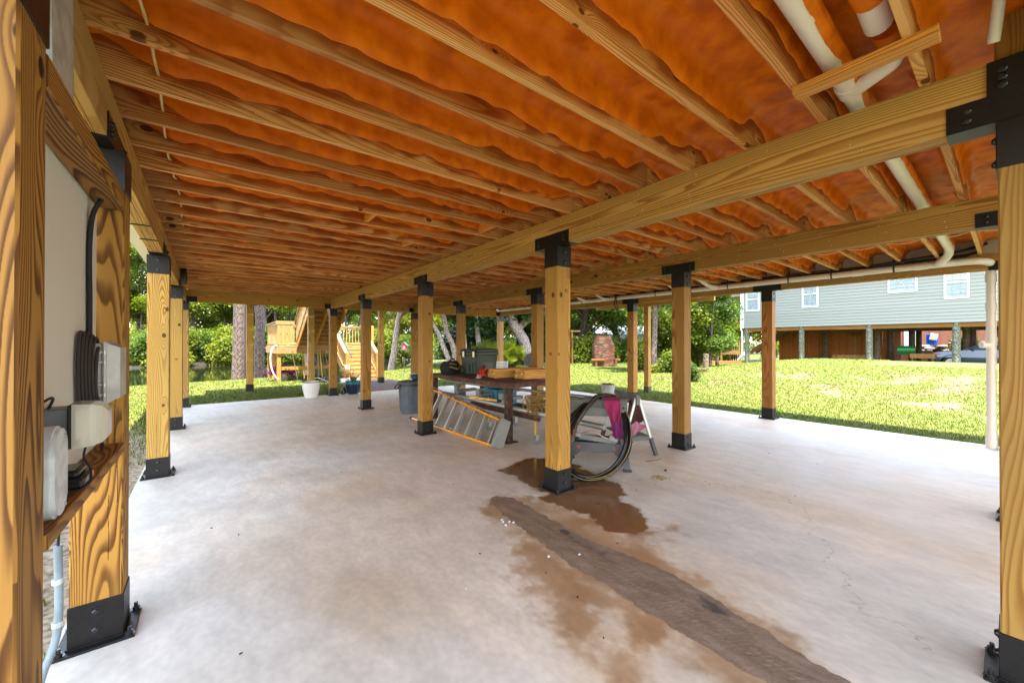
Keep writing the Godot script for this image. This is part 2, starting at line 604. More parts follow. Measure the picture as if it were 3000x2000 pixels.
func tuft(sd: int, n: int, h: float, spread: float) -> ArrayMesh:
	var r := RandomNumberGenerator.new()
	r.seed = sd
	var k := Mk.new()
	for i in n:
		var a := r.randf() * TAU
		var at := Vector3(cos(a), 0, sin(a)) * spread * sqrt(r.randf())
		var f := r.randf() * TAU
		var side := Vector3(cos(f), 0, sin(f))
		var lean := Vector3(r.randf_range(-1, 1), 0, r.randf_range(-1, 1)) * h * 0.4
		var hh := h * r.randf_range(0.55, 1.1)
		var w := 0.003 + 0.003 * r.randf()
		var t := r.randf_range(0.7, 1.2)
		k.col = Color(t, t * r.randf_range(0.95, 1.05), t * 0.9)
		var nn := (side.cross(Vector3.UP).normalized() * 0.45 + Vector3.UP).normalized()
		var mid := at + lean * 0.35 + Vector3.UP * hh * 0.6
		var tip := at + lean + Vector3.UP * hh
		k.quad([at - side * w, at + side * w, mid + side * w * 0.8, mid - side * w * 0.8], [nn, nn, nn, nn], [Vector2.ZERO, Vector2.ZERO, Vector2.ZERO, Vector2.ZERO])
		k.tri(mid - side * w * 0.8, mid + side * w * 0.8, tip, nn, nn, nn)
	return k.st.commit()

func scatter(called: String, mesh: Mesh, m, xf: Array, cols: Array, parent: Node = null) -> MultiMeshInstance3D:
	var mm := MultiMesh.new()
	mm.transform_format = MultiMesh.TRANSFORM_3D
	mm.use_colors = true
	mm.mesh = mesh
	mm.instance_count = xf.size()
	for i in xf.size():
		mm.set_instance_transform(i, xf[i])
		mm.set_instance_color(i, cols[i])
	var o := MultiMeshInstance3D.new()
	o.multimesh = mm
	if parent:
		o.set_meta("kind", "stuff")
	o.material_override = m
	put(o, called, parent)
	return o

func in_slab(x: float, d: float) -> bool:
	return x > -0.62 and x < 9.22 and d < 12.44

func grass() -> void:
	var xf := []
	var cols := []
	var r := RandomNumberGenerator.new()
	r.seed = 77
	var tries := 150000
	for i in tries:
		# denser close by
		var x := 0.0
		var d := 0.0
		if i < 64000:
			x = 9.15 + 14.5 * pow(r.randf(), 1.25)
			d = r.randf_range(-0.6, 17.0)
		elif i < 70000:
			x = 9.2 + 0.35 * r.randf() * r.randf()
			d = r.randf_range(0.0, 12.6)
		elif i < 78000:
			x = r.randf_range(-0.8, 9.0)
			d = 12.42 + 0.5 * r.randf() * r.randf()
		elif i < 118000:
			x = r.randf_range(-7.0, 10.0)
			d = 12.44 + 11.0 * pow(r.randf(), 1.2)
		elif i < 128000:
			x = r.randf_range(-6.0, -0.65)
			d = r.randf_range(2.0, 14.0)
		else:
			x = r.randf_range(9.0, 30.0)
			d = r.randf_range(4.0, 26.0)
		if in_slab(x, d) or d > bank(x) - 0.2:
			continue
		var s := maxf(sandy(x, d), 0.85 * dead(x, d))
		if r.randf() < s * 0.97:
			continue
		if x > 4.0 and x < 6.2 and d > 12.4 and d < 17.4:
			continue
		var sc := r.randf_range(0.7, 1.25) * (1.0 + 0.02 * d)
		var bs := Basis(Vector3.UP, r.randf() * TAU).scaled(Vector3(sc, sc * r.randf_range(0.75, 1.2), sc))
		xf.append(Transform3D(bs, v(x, height(x, d) - 0.004, d)))
		var t := clampf(0.5 + 0.6 * zn1.get_noise_2d(x * 0.7, d * 0.7) + 0.25 * r.randf_range(-1, 1), 0.0, 1.0)
		var c := Color(0.155, 0.205, 0.026).lerp(Color(0.215, 0.230, 0.044), t)
		c = c.lerp(Color(0.19, 0.15, 0.055), clampf(0.7 * dead(x, d) + 0.15 * r.randf() * s, 0.0, 1.0))
		cols.append(c)
	var o := scatter("grass", tuft(5, 13, 0.048, 0.10), M["blade"], xf, cols)
	tag(o, "mown sunlit lawn grass round the slab and up the mound", "grass", "", "stuff")

# signed distance to a polygon, negative inside
func sdf(p: Vector2, poly: PackedVector2Array) -> float:
	var best := 1e9
	var inside := false
	var n := poly.size()
	var j := n - 1
	for i in n:
		var a := poly[i]
		var b := poly[j]
		var e := b - a
		var w := p - a
		var q := w - e * clampf(w.dot(e) / e.length_squared(), 0.0, 1.0)
		best = minf(best, q.length_squared())
		if (a.y > p.y) != (b.y > p.y) and p.x < (b.x - a.x) * (p.y - a.y) / (b.y - a.y) + a.x:
			inside = not inside
		j = i
	return -sqrt(best) if inside else sqrt(best)

func poly(a: Array) -> PackedVector2Array:
	var out := PackedVector2Array()
	for i in range(0, a.size(), 2):
		out.append(Vector2(a[i], a[i + 1]))
	return out

func v3(x: float, d: float) -> Vector2:
	return Vector2(x, d)

func slab() -> void:
	var N := 1536
	var x0 := -0.6
	var x1 := 9.2
	var d0 := -1.6
	var d1 := 12.42
	var grab := func(sd: int, f: float, w: int, h: int, oct: int) -> PackedByteArray:
		var im := ns(sd, f, oct).get_image(w, h)
		im.convert(Image.FORMAT_L8)
		im.resize(N, N, Image.INTERPOLATE_CUBIC)
		return im.get_data()
	var a: PackedByteArray = grab.call(401, 0.006, 512, 512, 4)
	var b: PackedByteArray = grab.call(402, 0.02, 384, 1024, 4)
	var c: PackedByteArray = grab.call(403, 0.12, 1536, 1536, 3)
	var e: PackedByteArray = grab.call(404, 0.012, 512, 512, 3)
	var t: PackedByteArray = grab.call(405, 0.035, 1536, 1024, 5)
	var img := PackedByteArray()
	img.resize(N * N * 3)
	var rou := PackedByteArray()
	rou.resize(N * N)
	for i in N * N:
		var g := a[i] / 255.0
		var w := b[i] / 255.0 - 0.5
		var f := c[i] / 255.0 - 0.5
		var k := smoothstep(0.30, 0.68, g)
		var z := smoothstep(0.52, 0.8, e[i] / 255.0)
		var tr := t[i] / 255.0 - 0.5
		var l := 1.0 + 0.10 * w + 0.10 * f + 0.11 * tr
		img[i * 3] = clampi(int(255.0 * l * (lerpf(0.795, 0.765, k) - 0.03 * z)), 0, 255)
		img[i * 3 + 1] = clampi(int(255.0 * l * (lerpf(0.742, 0.740, k) - 0.045 * z)), 0, 255)
		img[i * 3 + 2] = clampi(int(255.0 * l * (lerpf(0.672, 0.695, k) - 0.065 * z)), 0, 255)
		rou[i] = clampi(int(255.0 * (0.60 + 0.16 * f + 0.22 * w)), 0, 255)
	# wet and damp patches, from their outlines
	var wet := poly([2.767, 3.778, 2.998, 3.871, 3.309, 3.936, 3.535, 3.809, 3.641, 3.349, 3.507, 2.711, 3.473, 2.571, 3.307, 2.396, 3.141, 2.306, 3.135, 2.109, 2.978, 1.918, 2.871, 1.841, 2.79, 1.829, 2.664, 1.872, 2.579, 1.994, 2.562, 2.123, 2.643, 2.181, 2.67, 2.311, 2.623, 2.371, 2.62, 2.562, 2.588, 2.739, 2.551, 2.875, 2.738, 2.899, 2.693, 3.117, 2.779, 3.459])
	var damp := [poly([2.494, 1.783, 2.556, 1.976, 2.653, 1.881, 2.839, 1.828, 2.985, 1.714, 2.696, 1.691, 2.575, 1.688, 2.526, 1.517, 2.383, 1.143, 2.321, 0.995, 2.245, 1.019, 2.373, 1.425]),
		poly([2.013, 2.552, 1.896, 2.317, 1.73, 2.058, 1.618, 1.873, 1.557, 1.708, 1.463, 1.495, 1.498, 1.331, 1.518, 1.258, 1.514, 1.181, 1.456, 1.078, 1.561, 0.996, 1.665, 1.13, 1.796, 1.097, 1.932, 1.081, 1.959, 1.029, 1.944, 0.967, 2.007, 1.102, 1.956, 1.282, 1.98, 1.612, 1.994, 2.111]),
		poly([2.0, 3.0, 2.30, 3.1, 2.50, 2.9, 2.60, 2.55, 2.62, 2.2, 2.60, 1.9, 2.52, 1.5, 2.40, 1.0, 2.32, 0.6, 1.90, 0.6, 1.90, 1.1, 1.90, 1.6, 1.92, 2.2, 1.98, 2.6])]
	var dry := [poly([1.719, 1.449, 1.861, 1.319, 1.74, 1.141, 1.659, 1.176, 1.648, 1.319]), poly([2.60, 2.56, 2.63, 2.36, 2.655, 2.28, 2.62, 2.20, 2.585, 2.3, 2.57, 2.56])]
	var R := 170
	var rx0 := 1.2
	var rx1 := 4.2
	var rd0 := 0.3
	var rd1 := 4.3
	var fw := PackedFloat32Array()
	var fd := PackedFloat32Array()
	fw.resize(R * R)
	fd.resize(R * R)
	for j in R:
		for i in R:
			var p := Vector2(lerpf(rx0, rx1, i / float(R - 1)), lerpf(rd0, rd1, j / float(R - 1)))
			fw[j * R + i] = sdf(p, wet)
			var m := 9.0
			for q in damp:
				m = minf(m, sdf(p, q))
			for q in dry:
				m = maxf(m, -sdf(p, q))
			fd[j * R + i] = m
	var n1 := ns(410, 4.0, 4)
	var n2 := ns(411, 14.0, 3)
	for j in range(int((rd0 - d0) / (d1 - d0) * N), int((rd1 - d0) / (d1 - d0) * N)):
		for i in range(int((rx0 - x0) / (x1 - x0) * N), int((rx1 - x0) / (x1 - x0) * N)):
			var x := lerpf(x0, x1, (i + 0.5) / N)
			var d := lerpf(d0, d1, (j + 0.5) / N)
			var gx := clampf((x - rx0) / (rx1 - rx0) * (R - 1), 0, R - 1.01)
			var gd := clampf((d - rd0) / (rd1 - rd0) * (R - 1), 0, R - 1.01)
			var ix := int(gx)
			var iy := int(gd)
			var q := iy * R + ix
			var ux := gx - ix
			var uy := gd - iy
			var sw := lerpf(lerpf(fw[q], fw[q + 1], ux), lerpf(fw[q + R], fw[q + R + 1], ux), uy)
			var sd := lerpf(lerpf(fd[q], fd[q + 1], ux), lerpf(fd[q + R], fd[q + R + 1], ux), uy)
			if minf(sw, sd) > 0.35:
				continue
			var wob := 0.09 * n1.get_noise_2d(x, d) + 0.03 * n2.get_noise_2d(x, d)
			var kw := smoothstep(0.03, -0.03, sw + wob * 0.7)
			var kd := smoothstep(0.14, -0.10, sd + wob * 1.9) * (0.88 + 0.5 * n1.get_noise_2d(x * 0.5 + 9.0, d * 0.5))
			kd = clampf(kd, 0.0, 1.0)
			var f := Vector3(1, 1, 1).lerp(Vector3(0.78, 0.67, 0.55), kd).lerp(Vector3(0.59, 0.45, 0.31), kw)
			var at := j * N + i
			img[at * 3] = int(img[at * 3] * f.x)
			img[at * 3 + 1] = int(img[at * 3 + 1] * f.y)
			img[at * 3 + 2] = int(img[at * 3 + 2] * f.z)
			rou[at] = int(lerpf(lerpf(rou[at], 85.0, kd * 0.6), 34.0, kw))
	# hairline cracks
	for cr in [[v3(2.9, 3.1), v3(4.3, 2.2), v3(4.55, 1.55), v3(4.35, 1.2)], [v3(4.35, 1.2), v3(3.6, 0.85), v3(3.0, 0.55), v3(2.83, 0.25)]]:
		for i in cr.size() - 1:
			var n := int(cr[i].distance_to(cr[i + 1]) / 0.004)
			for q in n:
				var p: Vector2 = cr[i].lerp(cr[i + 1], q / float(n))
				p += Vector2(n1.get_noise_2d(p.x * 1.2, p.y * 1.2), n1.get_noise_2d(p.x * 1.2 + 40.0, p.y * 1.2)) * 0.12
				var at := int((p.y - d0) / (d1 - d0) * N) * N + int((p.x - x0) / (x1 - x0) * N)
				if at < 0 or at >= N * N or rou[at] == 255 or n2.get_noise_2d(p.x, p.y) > 0.25:
					continue
				rou[at] = 255
				for e3 in 3:
					img[at * 3 + e3] = int(img[at * 3 + e3] * 0.86)
	var m := mat("concrete", Color(1, 1, 1), 1.0)
	m.vertex_color_use_as_albedo = false
	m.albedo_texture = ImageTexture.create_from_image(Image.create_from_data(N, N, false, Image.FORMAT_RGB8, img))
	m.roughness_texture = ImageTexture.create_from_image(Image.create_from_data(N, N, false, Image.FORMAT_L8, rou))
	m.metallic_specular = 0.5
	var k := Mk.new()
	for s in [[x0, 2.018], [2.022, x1]]:
		var ps := [v(s[0], 0, d0), v(s[1], 0, d0), v(s[1], 0, d1), v(s[0], 0, d1)]
		var uv := []
		for p in ps:
			uv.append(Vector2((p.x - x0) / (x1 - x0), (-p.z - d0) / (d1 - d0)))
		k.flat(ps[0], ps[1], ps[2], ps[3], Vector3.UP, uv)
		for q in [[0, 1], [1, 2], [2, 3], [3, 0]]:
			var lo := Vector3(0, -0.16, 0)
			k.flat(ps[q[0]], ps[q[1]], ps[q[1]] + lo, ps[q[0]] + lo, (ps[q[0]] + ps[q[1]]) * 0.5 - v((s[0] + s[1]) / 2, 0, 5.4), [uv[q[0]], uv[q[1]], uv[q[1]], uv[q[0]]])
	setting("concrete_slab", k, m, "stained concrete slab under the raised house")
	# the strip of sandy mud a wheel left on the slab, with its tread
	var st := SurfaceTool.new()
	st.begin(Mesh.PRIMITIVE_TRIANGLES)
	st.set_smooth_group(0)
	var top := poly([2.30, 3.20, 2.39, 3.03, 2.354, 2.49, 2.345, 1.94, 2.43, 1.48, 2.40, 1.11, 2.353, 0.93, 2.30, 0.6, 2.26, 0.2])
	var bot := poly([2.12, 3.05, 2.066, 2.72, 2.032, 2.46, 2.005, 2.2, 1.96, 1.89, 1.975, 1.61, 1.956, 1.28, 1.96, 0.98, 1.972, 0.67, 1.97, 0.2])
	var edge := func(pl: PackedVector2Array, d: float) -> float:
		for i in pl.size() - 1:
			if d <= pl[i].y and d >= pl[i + 1].y:
				return lerpf(pl[i].x, pl[i + 1].x, (pl[i].y - d) / (pl[i].y - pl[i + 1].y))
		return pl[0].x
	var nd := 330
	var nx := 44
	var n3 := ns(412, 40.0, 3)
	for j in nd + 1:
		var d := lerpf(0.2, 3.16, j / float(nd))
		var l: float = edge.call(bot, d) + 0.025 * n1.get_noise_2d(3.0, d * 2.0)
		var h: float = edge.call(top, d) + 0.03 * n1.get_noise_2d(8.0, d * 2.0)
		if d > 3.05:
			l = lerpf(l, (l + h) * 0.5, (d - 3.05) / 0.13)
			h = lerpf(h, (l + h) * 0.5, (d - 3.05) / 0.13)
		for i in nx + 1:
			var u := i / float(nx)
			var x := lerpf(l, h, u)
			var tread := smoothstep(0.18, 0.32, u) * (1.0 - smoothstep(0.55, 0.72, u)) * smoothstep(3.0, 2.6, d)
			var lug := smoothstep(0.1, 0.6, sin(d * 210.0 + 5.0 * sin(u * 34.0))) * smoothstep(-0.4, 0.4, sin(u * 58.0))
			var y := smoothstep(0.0, 0.25, u + 0.1 * n2.get_noise_2d(x, d)) * (1.0 - smoothstep(0.75, 1.0, u + 0.1 * n2.get_noise_2d(x, d))) * (0.004 + 0.0014 * n3.get_noise_2d(x * 2.5, d * 2.5) + 0.0045 * tread * lug + 0.0012 * n2.get_noise_2d(x * 1.5, d * 0.5))
			if i == 0 or i == nx or j == nd:
				y = -0.004
			var q := n2.get_noise_2d(x * 0.8, d * 0.25)
			var cc := Color(0.165, 0.110, 0.070).lerp(Color(0.235, 0.165, 0.110), clampf(0.5 + 0.9 * q, 0, 1))
			var oil := smoothstep(0.60, 0.72, u) * (1.0 - smoothstep(0.8, 0.92, u)) * smoothstep(0.1, 0.45, n1.get_noise_2d(x * 0.6, d * 0.55 + 4.0))
			cc = cc.lerp(Color(0.03, 0.026, 0.024), clampf(oil, 0, 0.8))
			cc *= 1.0 + 0.35 * n3.get_noise_2d(x * 3.0, d * 3.0)
			st.set_color(cc)
			st.set_uv(Vector2(x, d))
			st.add_vertex(v(x, y + 0.001, d))
	for j in nd:
		for i in nx:
			var a0 := j * (nx + 1) + i
			for q in [a0, a0 + nx + 1, a0 + 1, a0 + 1, a0 + nx + 1, a0 + nx + 2]:
				st.add_index(q)
	st.generate_normals()
	var mud := mat("mud", Color(1, 1, 1), 0.75)
	var o := obj("mud_track", st.commit(), mud)
	tag(o, "strip of damp sandy mud with a tyre print across the slab", "mud", "", "stuff")

func post(called_d: float, x: float, low: float, label: String, tint: Color, m := "wood_a", saddle := [], corner := false) -> Node3D:
	var d := called_d
	var o := thing("support_post", label, "post", v(x, 0, d), "square timber posts on steel shoes under the house")
	timber("timber", Vector3(0, (low + 0.006) * 0.5, 0), Vector3(POST, low - 0.018, POST), 1, o, tint, m, 0.006)
	var k := Mk.new()
	k.box(Vector3(0, 0.006, 0), Vector3(0.288, 0.012, 0.288), Basis.IDENTITY, 1, 0.002)
	obj("base_plate", k, M["black_steel"], o)
	k = Mk.new()
	k.box(Vector3(0, 0.117, 0), Vector3(0.2, 0.206, 0.2), Basis.IDENTITY, 1, 0.003)
	for s in [[-1, 0], [1, 0], [0, 1], [0, -1]]:
		k.bar(Vector3(s[0] * 0.1 - 0.1 * s[1], 0.015, s[1] * 0.1 - 0.1 * s[0]), Vector3(s[0] * 0.1 + 0.1 * s[1], 0.015, s[1] * 0.1 + 0.1 * s[0]), 0.012, 0.012)
	obj("base_shoe", k, M["black_steel"], o)
	for sx in [-1, 1]:
		for sz in [-1, 1]:
			bolt(Vector3(sx * 0.123, 0.012, sz * 0.123), Vector3.UP, o, "anchor_nut", nut_mesh)
	for y in [0.078, 0.168]:
		for s in [-1, 1]:
			bolt(Vector3(0, y, 0.1 * s), Vector3(0, 0, s), o)
	k = Mk.new()
	k.box(Vector3(0, low - 0.105, 0), Vector3(0.2, 0.21, 0.2), Basis.IDENTITY, 1, 0.003)
	obj("cap_sleeve", k, M["black_steel"], o)
	for y in [0.165, 0.055]:
		for s in [-1, 1]:
			bolt(Vector3(0, low - y, 0.1 * s), Vector3(0, 0, s), o)
	# the saddle that holds the beam
	var a: float = saddle[0] - x
	var b: float = saddle[1] - x
	k = Mk.new()
	if corner:
		# the rear beam is held along x, with a strap up its joint
		var z: float = -(saddle[2] - d)
		k.box(Vector3(0, low + 0.003, z), Vector3(0.5, 0.006, 0.15), Basis.IDENTITY, 1, 0.001)
		for s in [-1, 1]:
			k.box(Vector3(0, low + 0.066, z + s * 0.0755), Vector3(0.5, 0.126, 0.006), Basis.IDENTITY, 1, 0.001)
		k.box(Vector3(-0.035, low + 0.13, z + 0.0795), Vector3(0.09, 0.255, 0.005), Basis.IDENTITY, 1, 0.001)
		obj("cap_saddle", k, M["black_steel"], o)
		return o
	k.box(Vector3((a + b) * 0.5, low + 0.003, 0), Vector3(b - a, 0.006, 0.5), Basis.IDENTITY, 1, 0.001)
	for q in [a + 0.003, b - 0.003]:
		k.box(Vector3(q, low + 0.066, 0), Vector3(0.006, 0.126, 0.5), Basis.IDENTITY, 1, 0.001)
	obj("cap_saddle", k, M["black_steel"], o)
	for z in [-0.185, 0.185]:
		for y in [0.042, 0.088]:
			bolt(Vector3(a, low + y, z), Vector3.LEFT, o)
			bolt(Vector3(b, low + y, z), Vector3.RIGHT, o)
	return o

func frame() -> void:
	var T1 := Color(0.60, 0.60, 0.40)
	var T2 := Color(0.43, 0.355, 0.18)
	var LB := BEAM_LOW
	# left row
	var sl := [-0.512, -0.378]
	post(1.497, -0.436, LB, "broad timber post nearest the camera, with the white panel fixed to its far side", Color(0.50, 0.44, 0.28), "wood_d", sl)
	post(2.947, -0.436, LB, "timber post that carries the far end of the shelf and the grey electrical box", Color(0.62, 0.55, 0.30), "wood_d", sl)
	post(6.063, -0.436, LB, "timber post with a big dark knot just above its black shoe, beside the sand", T1, "wood_a", sl)
	post(9.161, -0.436, LB, "timber post with two round knots, between the knotted post and the rear corner post", T1, "wood_a", sl)
	post(12.17, -0.436, LB, "corner timber post on the slab edge nearest the creek bend, under the cable coil beam", Color(0.59, 0.56, 0.40), "wood_c", [-0.512, -0.378, 12.2], true)
	# middle row
	var sm := [2.815, 2.965]
	var c0 := post(-0.064, 2.915, LB, "thick timber post that carries the near end of the middle beam", 0.86 * Color(0.56, 0.50, 0.27), "wood_c", [2.815, 2.965])
	var stub := timber("timber_above", Vector3(0.06, 2.86, -0.02), Vector3(0.14, 0.36, 0.17), 1, c0, T2, "wood_a", 0.004)
	stub.set_meta("label", "short timber above the black cap")
	var kk := Mk.new()
	kk.box(Vector3(-0.103, 2.72, -0.06), Vector3(0.006, 0.16, 0.13), Basis.IDENTITY, 1, 0.001)
	obj("upright_plate", kk, M["black_steel"], c0)
	for y in [2.68, 2.715, 2.75]:
		bolt(Vector3(-0.106, y, -0.08), Vector3.LEFT, c0)
	var c1 := post(2.94, 2.915, LB, "timber post stamped AVIS standing in the wet patch beside the hose coil", Color(0.53, 0.46, 0.23), "wood_a", sm)
	var tm := TextMesh.new()
	tm.text = "AVIS"
	tm.font_size = 26
	tm.pixel_size = 0.0017
	tm.depth = 0.0008
	var f := SystemFont.new()
	f.font_names = PackedStringArray(["Droid Serif"])
	tm.font = f
	var stamp := MeshInstance3D.new()
	stamp.mesh = tm
	stamp.material_override = mat("stamp_ink", lin(0.05, 0.022, 0.012), 0.8)
	put(stamp, "stamped_letters", c1)
	stamp.transform = Transform3D(Basis(Vector3(0, 0, 1), -PI / 2), Vector3(0.052, 2.246, POST * 0.5 + 0.0006))
	post(6.10, 2.915, LB, "timber post beside the far end of the orange stepladder", T2, "wood_a", sm)
	post(9.24, 2.915, LB, "timber post alone on open slab between the trash can and the aloe pot", T2, "wood_b", sm)
	post(12.254, 2.915, LB, "timber post on the slab edge between the white pot and the small black bottle", T2, "wood_a", [2.815, 2.965, 12.2], true)
	# next row
	var sn := [5.37, 5.52]
	var LN := LB + 0.018
	post(-0.064, 5.47, LN, "timber post mostly hidden behind the thick near post, its shoe just showing", T2, "wood_a", sn)
	post(2.964, 5.47, LN, "timber post with a long vertical crack, on open slab right of the small grey sawhorse", T2, "wood_c", sn)
	post(6.12, 5.47, LN, "timber post behind the lumber on the rusty table", Color(0.46, 0.39, 0.20), "wood_a", sn)
	post(9.25, 5.47, LN, "timber post directly behind the big green tool chest", Color(0.46, 0.39, 0.20), "wood_b", sn)
	post(12.27, 5.47, LN, "timber post on the rear slab edge behind the trash can, beside the brick walk", T2, "wood_a", [5.37, 5.52, 12.2], true)
	# pipe-side row
	var sr := [8.885, 9.035]
	var LR := LB + 0.052
	post(-0.064, 8.985, LR, "timber post beside the white downpipe, hidden behind the thick near post", T2, "wood_a", sr)
	post(3.02, 8.985, LR, "reddish brown timber post on the slab edge before the neighbour's grey house", Color(0.46, 0.32, 0.16), "wood_c", sr)
	post(6.235, 8.985, LR, "timber post on the slab edge right behind the bucket of sprouts", Color(0.48, 0.39, 0.22), "wood_a", sr)
	post(9.25, 8.985, LR, "timber post on the pipe-side slab edge, hidden behind the stamped post", T2, "wood_b", sr)
	post(12.22, 8.985, LR, "corner timber post where the rear beam meets the pipe-side beam", Color(0.55, 0.48, 0.32), "wood_c", [8.885, 9.035, 12.2], true)
	beams()
	ceiling()

func beam_run(label: String, x0: float, x1: float, y0: float, y1: float, cuts: Array, plies: int, tint: Color) -> void:
	var o := thing("support_beam", label, "beam", v((x0 + x1) * 0.5, y0, 0), "heavy timber beams under the house floor")
	var w := (x1 - x0) / plies
	for i in cuts.size() - 1:
		for p in plies:
			var jig := 0.0015 * ((p + i) % 2)
			var k := Mk.new()
			k.col = tint * rng.randf_range(0.94, 1.06)
			k.vs = 0.17
			k.us = 1.0
			var len: float = cuts[i + 1] - cuts[i] - 0.002
			k.box(Vector3(-(x1 - x0) * 0.5 + (p + 0.5) * w, (y1 - y0) * 0.5 - jig, -(cuts[i] + cuts[i + 1]) * 0.5), Vector3(w - 0.0015, y1 - y0 - 2.0 * jig, len), Basis.IDENTITY, 2, 0.003, rng.randf(), rng.randf())
			obj("beam_board", k, M[["wood_b", "wood_a", "wood_c"][(i + p) % 3]], o)
	if plies < 4:
		# nail heads along the face that looks at the camera
		var r := RandomNumberGenerator.new()
		r.seed = 9
		var k := Mk.new()
		var d: float = cuts[0] + 0.2
		while d < 7.0:
			for h in [0.05, 0.1, 0.17, 0.235]:
				var at := Vector3(-(x1 - x0) * 0.5 - 0.0005, h + r.randf_range(-0.012, 0.012), -(d + r.randf_range(-0.06, 0.06)))
				k.cyl(at, at + Vector3(-0.0015, 0, 0), 0.0045, 0.004, 7)
			d += 0.45
		tag(obj("nail_heads", k, M["alum"], o), "", "", "", "stuff")

func beams() -> void:
	var lo := BEAM_LOW + 0.006
	var W := Color(0.63, 0.58, 0.40)
	beam_run("left timber beam of three planks over the shelf and the sandy strip", -0.506, -0.384, lo, BEAM_TOP, [-1.6, 3.0, 6.1, 9.2, 12.12], 3, Color(0.68, 0.66, 0.49))
	beam_run("middle timber beam that runs from the thick near post over the stamped post", 2.821, 2.959, lo, BEAM_TOP, [-0.10, 6.12, 12.12], 3, W)
	beam_run("timber beam over the rusty table, between the middle beam and the piped beam", 5.376, 5.514, lo + 0.018, BEAM_TOP, [-1.2, 3.0, 9.25, 12.12], 3, Color(0.52, 0.45, 0.27))
	beam_run("timber beam behind the long white drain pipe", 8.891, 9.029, lo + 0.052, BEAM_TOP, [0.05, 6.2, 12.12], 3, Color(0.55, 0.48, 0.32))
	var o := thing("support_beam", "rear timber beam across the end of the slab, before the wooden stairs", "beam", v(0, lo, 12.2), "heavy timber beams under the house floor")
	for s in [[-0.5, 2.9], [2.902, 5.45], [5.452, 9.03]]:
		timber("beam_board", Vector3((s[0] + s[1]) * 0.5, (BEAM_TOP - lo) * 0.5 + 0.001, 0), Vector3(s[1] - s[0], BEAM_TOP - lo - 0.003, 0.138), 0, o, Color(0.62, 0.53, 0.31), "wood_a", 0.003)
	for x in [0.98, 3.62, 7.3]:
		var k := Mk.new()
		k.box(Vector3(x, -0.008, 0.03), Vector3(0.05, 0.016, 0.03))
		obj("strap", k, M["black_steel"], o)
	# black straps and a small bolt under the left beam
	var b := thing("beam_straps", "pair of black steel straps round the underside of the left beam", "strap", v(-0.445, lo, 0))
	for d in [4.55, 5.15]:
		var k := Mk.new()
		k.box(Vector3(0, -0.004, -d), Vector3(0.135, 0.006, 0.035), Basis.IDENTITY, 1, 0.001)
		obj("strap", k, M["black_steel"], b)

func joist(root: Node, xa: float, xb: float, d: float, k: int, wood: Color, film: FastNoiseLite) -> void:
	# a bare plank whose sides carry a film of orange overspray that ends in an uneven line above the lower edge
	var m := Mk.new()
	var y0 := BEAM_TOP + 0.002
	var h := JOIST_TOP - BEAM_TOP
	var n := int((xb - xa) / 0.06)
	var u0 := rng.randf() * 0.6
	var lv := minf(0.3125, 0.96 / (xb - xa))
	var rows := [0.0, 0.022, 0.05, 0.08, 0.115, 0.16, h]
	for side in [-1.0, 1.0]:
		var line := []
		for i in n + 1:
			var x := lerpf(xa, xb, i / float(n))
			var col := []
			var away := minf(minf(absf(x + 0.44), absf(x - 2.89)), minf(absf(x - 5.44), absf(x - 8.96)))
			var e := 0.020 + 0.075 * clampf(0.5 + 1.3 * film.get_noise_2d(x * 0.9, k * 5.1 + side * 20.0), 0.0, 1.0) * clampf(0.35 + 1.6 * absf(film.get_noise_2d(x * 2.6 + 70.0, k * 3.3 + side * 9.0)), 0.0, 1.0) + 0.10 * (1.0 - smoothstep(0.04, 0.30, away))
			for y in rows:
				var t := smoothstep(e - 0.022, e + 0.022, y)
				var f := 0.80 + 0.55 * film.get_noise_3d(x * 3.4, y * 4.0, k * 2.0 + side)
				col.append(wood.lerp(Color(0.60, 0.205, 0.022) * f, t * 0.94))
			line.append(col)
		for i in n:
			for j in rows.size() - 1:
				var ps := []
				var us := []
				var cs := []
				for q in [[i, j], [i + 1, j], [i + 1, j + 1], [i, j + 1]]:
					var x := lerpf(xa, xb, q[0] / float(n))
					ps.append(v(x, y0 + rows[q[1]], d - 0.019 * side))
					us.append(Vector2(u0 + rows[q[1]] * 1.25, 0.02 + (x - xa) * lv))
					cs.append(line[q[0]][q[1]])
				var nn := Vector3(0, 0, side)
				for t in [[0, 1, 2], [0, 2, 3]]:
					for q in (t if side < 0.0 else [t[0], t[2], t[1]]):
						m.col = cs[q]
						m.vx(ps[q], nn, us[q])
	m.col = wood * 1.12
	for e in [[-1.0, y0], [1.0, y0 + h]]:
		m.flat(v(xa, e[1], d - 0.019), v(xb, e[1], d - 0.019), v(xb, e[1], d + 0.019), v(xa, e[1], d + 0.019), Vector3(0, e[0], 0), [Vector2(u0, 0.02), Vector2(u0, 0.02 + (xb - xa) * lv), Vector2(u0 + 0.0475, 0.02 + (xb - xa) * lv), Vector2(u0 + 0.0475, 0.02)])
	for x in [xa, xb]:
		m.flat(v(x, y0, d - 0.019), v(x, y0, d + 0.019), v(x, y0 + h, d + 0.019), v(x, y0 + h, d - 0.019), Vector3(signf(x - xa - 0.01), 0, 0))
	obj("joist", m, M[["wood_a", "wood_b", "wood_c"][rng.randi() % 3]], root)

